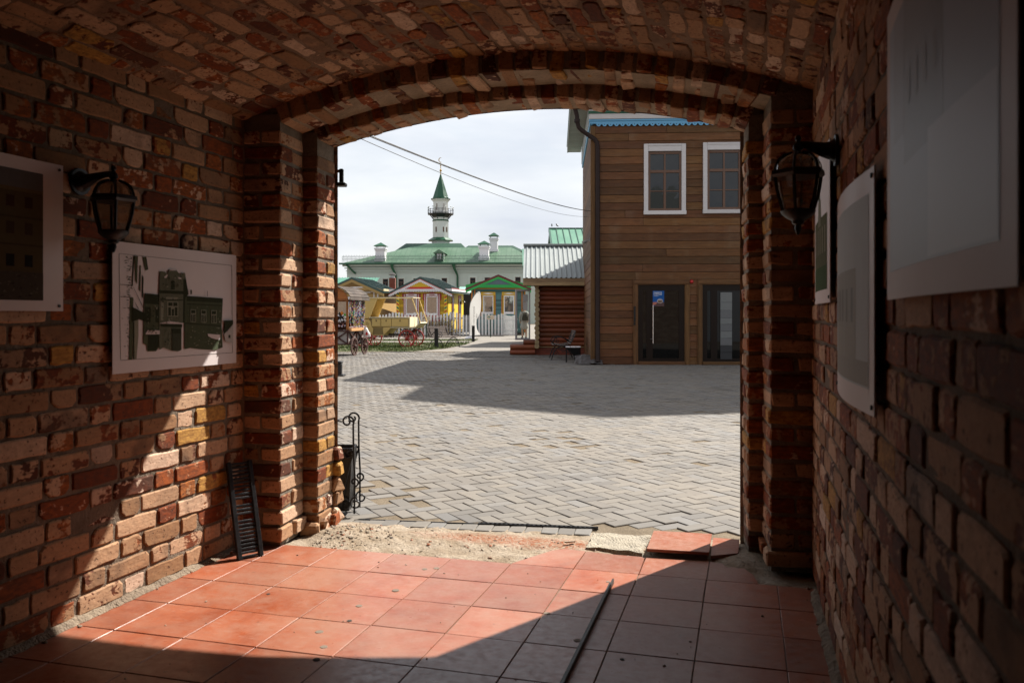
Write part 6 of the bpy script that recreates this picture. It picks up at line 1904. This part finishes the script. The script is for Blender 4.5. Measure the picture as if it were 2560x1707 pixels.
# --- souvenir cart
M_DKBR = wood('cart_dark_brown', (0.085, 0.030, 0.022), 'z', 0.6)
M_ORW = wood('cart_orange_wood', (0.36, 0.12, 0.03), 'x', 0.55, 0.7)
M_PLANK = wood('cart_light_plank', (0.55, 0.30, 0.13), 'y', 0.6, 0.8)
ct = thing('souvenir_cart', 'souvenir cart with an arched shingle roof and dark spoked wheels', 'cart', Wp(-5.12, 25.95), YAW - radians(10))
CW, CL = 1.25, 1.45
m = MB(); m.box(-CW, 0, 0, CL, .34, .80); m.build('base_box', plain('cart_panel_grey', (0.30, 0.28, 0.27), 0.7), ct)
def brace(pts, w=.045):
    mm = MB()
    for a, b in pts: mm.beam(a, b, w, w * .8)
    return mm
y_ = -.012
brace([((-CW, y_, .36), (0, y_, .36)), ((-CW, y_, .78), (0, y_, .78)), ((0, y_, .34), (0, y_, .80)), ((-CW / 2, y_, .34), (-CW / 2, y_, .80)), ((-CW / 2, y_ - .012, .37), (0, y_ - .012, .77)), ((-CW / 2, y_ - .02, .77), (0, y_ - .02, .37)), ((-CW, y_ - .012, .37), (-CW / 2, y_ - .012, .77)), ((-CW, y_ - .02, .77), (-CW / 2, y_ - .02, .37))]).build('end_frame', M_DKBR, ct)
x_ = .012
brace([((x_, 0, .36), (x_, CL, .36)), ((x_, 0, .78), (x_, CL, .78)), ((x_, CL / 2, .34), (x_, CL / 2, .80)), ((x_, CL, .34), (x_, CL, .80)), ((x_ + .012, 0, .37), (x_ + .012, CL / 2, .77)), ((x_ + .02, 0, .77), (x_ + .02, CL / 2, .37)), ((x_ + .012, CL / 2, .37), (x_ + .012, CL, .77)), ((x_ + .02, CL / 2, .77), (x_ + .02, CL, .37))]).build('side_frame', M_DKBR, ct)
m = MB(); m.bbox(-.02, .10, .06, CL + .02, .77, .86, .006); m.build('counter', M_PLANK, ct)
for (x, y) in ((-CW + .03, .03), (-.03, .03), (-.03, CL * .33), (-.03, CL * .66), (-.03, CL - .03), (-CW + .03, CL - .03)):
    m = MB(); m.bbox(x - .03, x + .03, y - .03, y + .03, .80, 1.78, .004); m.build('post', M_DKBR if y > .1 else M_ORW, ct)
m = MB(); m.bbox(-CW, 0, -.01, .05, 1.72, 1.78, .004); m.bbox(-CW, 0, CL - .05, CL + .01, 1.72, 1.78, .004); m.build('top_rail', M_ORW, ct)
m = MB(); m.bbox(-CW + .06, -.06, .03, CL - .03, 1.02, 1.045, .004); m.bbox(-CW + .06, -.06, .25, CL - .03, 1.22, 1.245, .004); m.bbox(-CW + .06, -.06, .5, .53, .80, 1.22, .004); m.build('shelf', M_DKBR, ct)
RX, RZ, RY0 = CW / 2 + .14, .44, 1.76
def roofp(t, e=0.0): return (-CW / 2 + (RX + e) * sin(t), RY0 + (RZ + e) * cos(t))
m = MB(); m.prism([(-CW, 1.75)] + [(-CW / 2 + (CW / 2) * sin(t), 1.76 + (RZ - .03) * cos(t)) for t in [radians(-90 + 10 * q) for q in range(19)]] + [(0, 1.75)], 'y', .0, .03); m.build('arched_end', M_ORW, ct)
M_SHIN = wood('dark_shingle', (0.10, 0.075, 0.06), 'y', 0.85, 0.5)
NR, NCc = 14, 5
for i in range(NR):
    t0_, t1_ = radians(-88 + 176 * i / NR), radians(-88 + 176 * (i + 1) / NR + 2)
    for j in range(NCc):
        y0_ = -.14 + (CL + .28) * j / NCc + .006; y1_ = -.14 + (CL + .28) * (j + 1) / NCc
        up = abs((i + .5) - NR / 2)
        (xa, za), (xb, zb) = roofp(t0_, .012 if t0_ < 0 else 0), roofp(t1_, .012 if t1_ > 0 else 0)
        m = MB(); m.add([(xa, y0_, za), (xb, y0_, zb), (xb, y1_, zb), (xa, y1_, za), (xa, y0_, za - .02), (xb, y0_, zb - .02), (xb, y1_, zb - .02), (xa, y1_, za - .02)], [(0, 1, 2, 3), (4, 7, 6, 5), (0, 4, 5, 1), (1, 5, 6, 2), (2, 6, 7, 3), (3, 7, 4, 0)]); m.build('shingle', M_SHIN, ct)
for y in (.30, 1.22):
    wheel(ct, (.10, y, .29), .29, plain('cart_wheel_brown', (0.10, 0.055, 0.045), 0.6), M_DKBR, axis='x', spokes=10, w=.04)
m = MB()
for (x, y) in ((-CW + .1, .1), (-CW * .6, .1), (-CW + .1, CL - .1), (-.2, CL - .1)): m.beam((x, y, .34), (x - .03, y, 0), .025, .025)
m.build('prop_leg', M_IRON, ct)
RB = random.Random(6)
BC_ = [(0.5, 0.5, 0.48), (0.35, 0.05, 0.05), (0.05, 0.25, 0.12), (0.06, 0.10, 0.30), (0.55, 0.40, 0.10), (0.30, 0.12, 0.30), (0.55, 0.52, 0.5), (0.02, 0.02, 0.02)]
k = NB('bead_colours'); M_BEAD = k.done(k.attrc('print'), 0.35)
def bead(mm, c, s, col):
    mm.col = col
    mm.add([(c[0] + s, c[1], c[2]), (c[0] - s, c[1], c[2]), (c[0], c[1] + s, c[2]), (c[0], c[1] - s, c[2]), (c[0], c[1], c[2] + s * 1.3), (c[0], c[1], c[2] - s * 1.3)], [(0, 2, 4), (2, 1, 4), (1, 3, 4), (3, 0, 4), (2, 0, 5), (1, 2, 5), (3, 1, 5), (0, 3, 5)])
m = MB()
for q in range(16):
    y = .06 + q * (CL - .1) / 15; x = RB.uniform(.0, .06); L_ = RB.uniform(.55, .9)
    z = 1.72
    while z > 1.72 - L_:
        bead(m, (x + RB.uniform(-.02, .02), y + RB.uniform(-.02, .02), z), RB.uniform(.014, .028), RB.choice(BC_)); z -= RB.uniform(.02, .045)
for q in range(60): bead(m, (RB.uniform(-.05, .09), RB.uniform(.08, CL), .875 + RB.uniform(0, .03)), RB.uniform(.015, .03), RB.choice([(0.6, 0.6, 0.6), (0.6, 0.58, 0.6), (0.3, 0.1, 0.1)]))
o = m.build('bead_strings', M_BEAD); o.matrix_basis = ct.matrix_basis.copy(); tag(o, 'strings of coloured beads and charms hanging along the side of the cart', 'beads', kind='stuff')
m = MB()
for q in range(44): bead(m, (RB.uniform(-1.1, -.1), RB.uniform(.04, .12), 1.06 + RB.uniform(0, .07)), RB.uniform(.02, .04), RB.choice([(0.62, 0.62, 0.64), (0.6, 0.6, 0.6), (0.1, 0.1, 0.12), (0.5, 0.4, 0.4)]))
for q in range(30): bead(m, (RB.uniform(-1.1, -.1), RB.uniform(-.02, .02), .92 + RB.uniform(0, .05)), RB.uniform(.02, .035), RB.choice([(0.4, 0.2, 0.16), (0.5, 0.45, 0.55), (0.3, 0.12, 0.1)]))
o = m.build('trinkets', M_BEAD); o.matrix_basis = ct.matrix_basis.copy(); tag(o, 'row of small white trinkets crowded on the shelf of the cart', 'trinkets', kind='stuff')
def toy(label, x, z, cols):
    m = MB()
    for i, (dx, dz, s, c_) in enumerate(cols): bead(m, (dx, 0, dz), s, c_)
    m.mesh
    o = m.build('toy', M_BEAD); o.location = ct.matrix_basis @ Vector((x, .06, z)); o.rotation_euler = ct.rotation_euler; tag(o, label, 'toy', 'toys on the cart')
toy('black toy bird with an orange beak hat on the cart shelf', -.26, 1.22, [(0, .0, .07, (0.015, 0.015, 0.02)), (-.03, .09, .055, (0.02, 0.02, 0.02)), (.04, .11, .06, (0.62, 0.20, 0.03)), (0, -.02, .045, (0.6, 0.6, 0.6))])
toy('green and white toy figure beside the black toy bird', -.12, 1.20, [(0, .0, .06, (0.55, 0.55, 0.5)), (.0, .08, .045, (0.10, 0.42, 0.06)), (-.04, .03, .03, (0.05, 0.05, 0.05))])
toy('dark furry toy at the left end of the cart shelf', -.48, 1.20, [(0, .0, .075, (0.03, 0.028, 0.028)), (.02, .08, .05, (0.06, 0.05, 0.05)), (-.03, .02, .03, (0.5, 0.5, 0.5))])
# plastic bag on the cart corner
def bag(u, v):
    t = 2 * pi * u
    r = (.02 + .10 * sin(pi * min(1, v * .62 + .02)) ** .8) * (1 + .12 * mnoise.noise((cos(t) * 2, sin(t) * 2, v * 4)))
    return (r * cos(t) * .95 + .07 * v, r * sin(t) * .6, .30 * (1 - v) + .02 * mnoise.noise((u * 6, v * 3, 2)))
o = rough_sheet(0, 1, 0, 1, bag, 18, 12).build('plastic_bag', plain('white_plastic_film', (0.66, 0.64, 0.63), 0.45, var=0.05), None, True)
o.location = ct.matrix_basis @ Vector((.17, CL * .75, .58)); o.rotation_euler = (0, 0, YAW); tag(o, 'white plastic bag with red print hanging off the cart', 'bag')
m = MB(); m.col = (0.45, 0.04, 0.04); m.add([(-.03, 0, .05), (.03, 0, .04), (.05, 0, .10), (.01, 0, .16), (-.02, 0, .13)], [(0, 1, 2, 3, 4)]); q_ = m.build('bag_print', M_PRINT, o); q_.location = (.055, -.085, .0)

# --- park benches
M_SLAT = wood('bench_slat', (0.12, 0.085, 0.07), 'x', 0.6, 0.6)
def bench(label, loc, rz, L_=1.45, group='park benches in the yard'):
    b = thing('park_bench', label, 'bench', loc, rz, group)
    for i in range(7):
        m = MB(); m.bbox(-L_ / 2, L_ / 2, -.022, .022, -.014, .014, .004); o = m.build('seat_slat', M_SLAT, b); y = -.24 + i * .068
        o.location = (0, y, .43 + .02 * cos(i * .9) - (.02 if i == 0 else 0)); o.rotation_euler = (.1 * (3 - i) * .3, 0, 0)
    for i in range(7):
        m = MB(); m.bbox(-L_ / 2, L_ / 2, -.013, .013, -.022, .022, .004); o = m.build('back_slat', M_SLAT, b); t = i / 6
        o.location = (0, .24 + .13 * t + .03 * sin(t * 3), .47 + .34 * t); o.rotation_euler = (-.3, 0, 0)
    for s in (-1, 1):
        x = s * (L_ / 2 - .12)
        m = MB()
        m.tube([(x, -.30, .0), (x, -.27, .12), (x, -.20, .28), (x, -.10, .37), (x, .04, .405), (x, .18, .41), (x, .24, .46), (x, .30, .62), (x, .38, .83)], .016, 6)
        m.tube([(x, .38, .0), (x, .34, .12), (x, .24, .26), (x, .10, .36), (x, -.05, .40)], .016, 6)
        m.tube([(x, p_[0], p_[2]) for p_ in spiral(-.19, .20, .075, 1.3, 0)], .010, 5); m.tube([(x, p_[0], p_[2]) for p_ in spiral(.22, .20, .07, 1.3, pi, sgn=-1)], .010, 5); m.tube([(x, p_[0], p_[2]) for p_ in spiral(.03, .28, .06, 1.2, pi / 2)], .009, 5)
        m.tube([(x, -.20, .43), (x, -.27, .52), (x, -.20, .63), (x, -.05, .655), (x, .12, .60), (x, .24, .50)], .015, 6); m.tube([(x, p_[0], p_[2]) for p_ in spiral(-.13, .55, .06, 1.2, pi)], .009, 5)
        m.build('iron_side', M_IRON, b)
    return b
bench('slatted park bench with iron scrolls on the lawn edge behind a bollard', Wp(-2.62, 32.6), YAW + radians(62))
bench('slatted park bench with iron scrolls in the shade beside the log cabin', Wp(1.42, 24.2), YAW - radians(90))
m = MB()
st_ = thing('display_stand', 'low black stand with a triangular side and white top strips by the timber house', 'stand', Wp(1.43, 22.2), YAW - radians(4))
m = MB(); m.bbox(0, .40, 0, .42, .385, .41, .004); m.build('top', M_IRON, st_)
for (a, b) in ((.0, .125), (.135, .27), (.275, .40)):
    m = MB(); m.bbox(a, b, -.004, .40, .412, .430, .002); m.build('white_strip', M_WTRIM, st_)
m = MB(); m.prism([(.04, .385), (.40, .385), (.41, .0)], 'y', .0, .02); m.build('triangle_panel', plain('matt_black', (0.008, 0.008, 0.008), 0.7, spec=.1), st_)
for (x, y) in ((.012, .01), (.03, .40), (.39, .40)):
    m = MB(); m.beam((x, y, 0), (x, y, .385), .018, .018); m.build('leg', M_IRON, st_)
# --- bollards
def bollard(label, loc, h, flange=False):
    b = thing('bollard', label, 'bollard', loc, YAW, 'black bollards in the yard')
    m = MB(); m.bbox(-.07, .07, -.07, .07, 0, h - .05, .012); m.build('post', M_IRON, b)
    m = MB(); m.bbox(-.078, .078, -.078, .078, h - .05, h, .012); m.build('cap', M_IRON, b)
    if flange:
        m = MB(); m.bbox(-.13, .13, -.13, .13, 0, .035, .008); m.build('flange', M_IRON, b)
bollard('tall black bollard in front of the slatted bench', Wp(-2.89, 31.8), .77)
bollard('tall black bollard in front of the feather banner', Wp(-1.86, 40.0), .77)
bollard('short black bollard stub on a flange beside the left pier', Wp(-3.63, 17.4), .31, True)
# --- feather banner
bn = thing('feather_banner', 'tall white feather banner with dark lettering before the fence', 'banner', Wp(-2.27, 45.0), YAW)
prof_r = [(0.0, .36, .30), (.10, .30, .40), (.25, .26, .46), (.40, .30, .50), (.55, .42, .55), (.70, .55, .60), (.85, .58, .62), (.95, .56, .60), (1.0, .55, .545)]
m = MB(); n = 22
def edge(t):
    L_ = -.02 + (.0 if t < .62 else .0) + (max(0, t - .62) / .38) ** 1.9 * .44
    R_ = .56 - .23 * sin(pi * min(1, t / .52)) ** 1.0 * (1 if t < .52 else 0) + (.04 * sin(pi * (t - .52) / .48) if t >= .52 else 0) - (.02 if t > .97 else 0)
    return L_, R_
for i in range(n + 1):
    t = i / n; a, b = edge(t); z = .16 + 2.38 * t
    if i == 0: a += .0
    for q in range(5):
        x = a + (b - a) * q / 4; m.v.append((x, .05 * sin(3 * t + q * .6) - .02, z + (.05 * q / 4 if t < .05 else 0)))
for i in range(n):
    for q in range(4):
        a = i * 5 + q; m.face((a, a + 1, a + 6, a + 5))
k = NB('white_banner_cloth'); tl = k.n('ShaderNodeBsdfTranslucent'); tl.inputs[0].default_value = (0.5, 0.49, 0.47, 1); mx = k.n('ShaderNodeMixShader'); mx.inputs[0].default_value = 0.5
k.put(k.b.inputs['Base Color'], (0.55, 0.54, 0.53)); k.put(k.b.inputs['Roughness'], .8); k.t.links.new(k.b.outputs[0], mx.inputs[1]); k.t.links.new(tl.outputs[0], mx.inputs[2]); k.t.links.new(mx.outputs[0], k.out.inputs[0])
m.build('flag', k.m, bn, True)
m = MB(); m.tube([(-.02, .0, .05), (-.03, .0, 1.6), (.02, 0, 2.0), (.16, 0, 2.32), (.40, 0, 2.54), (.54, 0, 2.57)], .014, 6); m.build('pole', plain('grey_pole', (0.2, 0.2, 0.2), 0.4), bn)
m = MB(); m.lathe([(.28, 0), (.28, .06), (.22, .11), (.05, .13)], 14); m.build('water_base', M_WTRIM, bn)
font('ТУРИСТИЧЕСКИЙ', .115, INKD, bn, (.26, -.075, .72), (pi / 2, -pi / 2, 0)); font('КОМПЛЕКС', .095, INKD, bn, (.40, -.075, .80), (pi / 2, -pi / 2, 0))
m = MB(); m.col = (0.5, 0.02, 0.03); m.add([(.14, -.08, .55), (.19, -.08, .57), (.22, -.08, .66), (.18, -.08, .62)], [(0, 1, 2, 3)]); m.build('emblem', M_PRINT, bn)
# --- name boards on stakes
def board(label, r, d, zc, roofc):
    b = thing('name_board', label, 'sign', Wp(r, d), YAW, 'name boards before the fence')
    m = MB(); m.beam((0, .02, 0), (0, .02, zc), .06, .05); m.build('stake', plain('green_stake', (0.015, 0.045, 0.03), 0.6), b)
    m = MB(); m.bbox(-.22, .22, -.02, .0, zc - .04, zc + .20, .006); m.build('board', plain('pale_board', (0.60, 0.50, 0.38), 0.6), b)
    m = MB(); m.col = roofc; m.add([(-.18, -.022, zc + .06), (-.01, -.022, zc + .06), (-.01, -.022, zc + .09), (-.095, -.022, zc + .17), (-.18, -.022, zc + .09)], [(0, 1, 2, 3, 4)]); m.col = (0.75, 0.7, 0.6); m.add([(-.12, -.024, zc + .06), (-.07, -.024, zc + .06), (-.07, -.024, zc + .10), (-.12, -.024, zc + .10)], [(0, 1, 2, 3)]); m.build('house_picture', M_PRINT, b)
board('small cream name board with a dark house picture before the yellow house', -4.75, 46.0, 1.0, (0.16, 0.08, 0.10)); board('small cream name board with a teal house picture before the teal house', -1.25, 48.5, 1.06, (0.02, 0.17, 0.15))
# --- bare shrubs along the fence
k = NB('dry_twigs'); r1, _, _ = k.white(k.math('MULTIPLY', k.attr('rnd'), 51.0)); M_TWIG = k.done(k.ramp(r1, [(0, (0.05, 0.035, 0.028)), (.6, (0.12, 0.085, 0.06)), (1, (0.20, 0.16, 0.11))]), .9)
for i, (r, d, h, lab) in enumerate(((-4.55, 47.5, 1.0, 'bare twiggy shrub behind the slatted bench backrest'), (-3.75, 47.8, 1.15, 'bare twiggy shrub right of the bench before the yellow house corner'), (-5.7, 47.6, .85, 'low bare shrub behind the carriage front wheel'), (-7.0, 47.6, .6, 'low bare shrub behind the middle of the carriage'), (-8.1, 47.8, .55, 'low bare shrub behind the carriage rear wheel'))):
    m = MB(); g = random.Random(40 + i)
    for q in range(110):
        m.r = g.random(); t = g.uniform(0, 2 * pi); bx_, by_ = g.gauss(0, .28), g.gauss(0, .18); hh_ = h * g.uniform(.5, 1.05); sp = g.uniform(.05, .28)
        p0_, p1_, p2_ = (bx_, by_, 0), (bx_ + sp * .4 * cos(t), by_ + sp * .4 * sin(t), hh_ * .55), (bx_ + sp * cos(t), by_ + sp * sin(t), hh_)
        m.tube([p0_, p1_, p2_], .01, 3, False, rs=[.009, .007, .003])
        for z in range(3):
            f = g.uniform(.4, .9); c_ = Vector(p1_).lerp(Vector(p2_), f); m.tube([c_, c_ + Vector((g.uniform(-.12, .12), g.uniform(-.1, .1), g.uniform(.05, .2)))], .004, 3, False)
    s_ = thing('bare_shrub', lab, 'shrub', Wp(r, d), YAW, 'bare shrubs by the fence'); m.build('twigs', M_TWIG, s_)
# --- person seen from behind
pe = thing('person', 'person in pale grey coat and dark backpack seen from behind beyond the glass door', 'person', Wp(.66, 45.0), YAW + radians(8))
def skinned(verts, edges, radii, name, mat, parent, sub=2, root=0):
    me = bpy.data.meshes.new(name); me.from_pydata(verts, edges, [])
    t = bpy.data.objects.new(name, me); COL.objects.link(t)
    md = t.modifiers.new('s', 'SKIN')
    for i, sv in enumerate(me.skin_vertices[0].data): sv.radius = radii[i] if isinstance(radii[i], tuple) else (radii[i], radii[i])
    me.skin_vertices[0].data[root].use_root = True
    t.modifiers.new('d', 'SUBSURF').levels = sub
    bpy.context.view_layer.update()
    m2 = bpy.data.meshes.new_from_object(t.evaluated_get(bpy.context.evaluated_depsgraph_get()))
    bpy.data.objects.remove(t); m2.materials.clear(); m2.materials.append(mat)
    m2.polygons.foreach_set('use_smooth', [True] * len(m2.polygons))
    return link(name, m2, parent)
M_SKIN = plain('skin', (0.45, 0.26, 0.18), 0.6, var=0.05)
V = [(0, 0, .92), (0, 0, 1.12), (0, .0, 1.32), (0, .0, 1.43), (0, .01, 1.50), (-.02, .03, 1.58), (-.03, .03, 1.68), (-.17, 0, 1.38), (-.22, .02, 1.12), (-.20, .10, .90), (.17, 0, 1.38), (.23, .02, 1.12), (.21, .10, .92), (-.09, 0, .86), (-.10, .01, .48), (-.10, .0, .09), (-.10, .12, .04), (.09, 0, .86), (.10, .01, .48), (.10, .0, .09), (.10, .12, .04), (-.19, .13, .82), (.20, .13, .84)]
Ed = [(0, 1), (1, 2), (2, 3), (3, 4), (4, 5), (5, 6), (2, 7), (7, 8), (8, 9), (2, 10), (10, 11), (11, 12), (0, 13), (13, 14), (14, 15), (15, 16), (0, 17), (17, 18), (18, 19), (19, 20), (9, 21), (12, 22)]
Rd = [.13, .13, .15, .07, .055, .085, .075, .06, .045, .035, .06, .045, .035, .085, .06, .045, .035, .085, .06, .045, .035, .03, .03]
skinned(V, Ed, Rd, 'body', M_SKIN, pe)
M_COAT = plain('pale_grey_coat', (0.40, 0.38, 0.35), 0.85, var=0.1, scale=5)
V = [(0, 0, .95), (0, 0, 1.15), (0, 0, 1.34), (0, -.01, 1.45), (-.18, 0, 1.38), (-.23, .02, 1.12), (-.21, .09, .93), (.18, 0, 1.38), (.24, .02, 1.12), (.22, .09, .95), (0, 0, .72), (0, 0, .48)]
Ed = [(0, 1), (1, 2), (2, 3), (2, 4), (4, 5), (5, 6), (2, 7), (7, 8), (8, 9), (0, 10), (10, 11)]
skinned(V, Ed, [(.20, .17), (.18, .15), (.20, .15), .09, .085, .07, .06, .085, .07, .06, (.23, .19), (.26, .21)], 'coat', M_COAT, pe)
V = [(0, .02, 1.50), (-.02, .03, 1.60), (-.03, .03, 1.70)]
skinned([(-.02, .0, 1.56), (-.03, .01, 1.66), (-.03, .02, 1.72)], [(0, 1), (1, 2)], [.085, .098, .06], 'hair', plain('brown_hair', (0.10, 0.055, 0.03), 0.6), pe)
skinned([(-.13, -.06, 1.40), (0, -.11, 1.43), (.13, -.06, 1.40)], [(0, 1), (1, 2)], [.06, .075, .06], 'hood', M_COAT, pe)
bp = link('backpack', None, pe)
m = MB(); m.prism([(-.15, .98), (.15, .98), (.155, 1.12), (.10, 1.28), (.05, 1.33), (-.05, 1.33), (-.10, 1.28), (-.155, 1.12)], 'y', -.27, -.15); m.build('pack', plain('dark_pack', (0.03, 0.035, 0.03), 0.5), bp)
m = MB()
for s in (-1, 1): m.tube([(s * .05, -.19, 1.31), (s * .12, -.165, 1.42), (s * .15, -.04, 1.47), (s * .15, .12, 1.36)], .014, 5); m.tube([(s * .14, -.17, 1.0), (s * .20, -.08, .98), (s * .21, .05, 1.05)], .012, 5)
m.build('strap', plain('dark_pack', (0.03, 0.035, 0.03), 0.5), bp)
m = MB()
for s in (-1, 1): m.bbox(s * .10 - .05, s * .10 + .05, -.06, .19, 0, .09, .02)
m.build('shoes', M_IRON, pe)
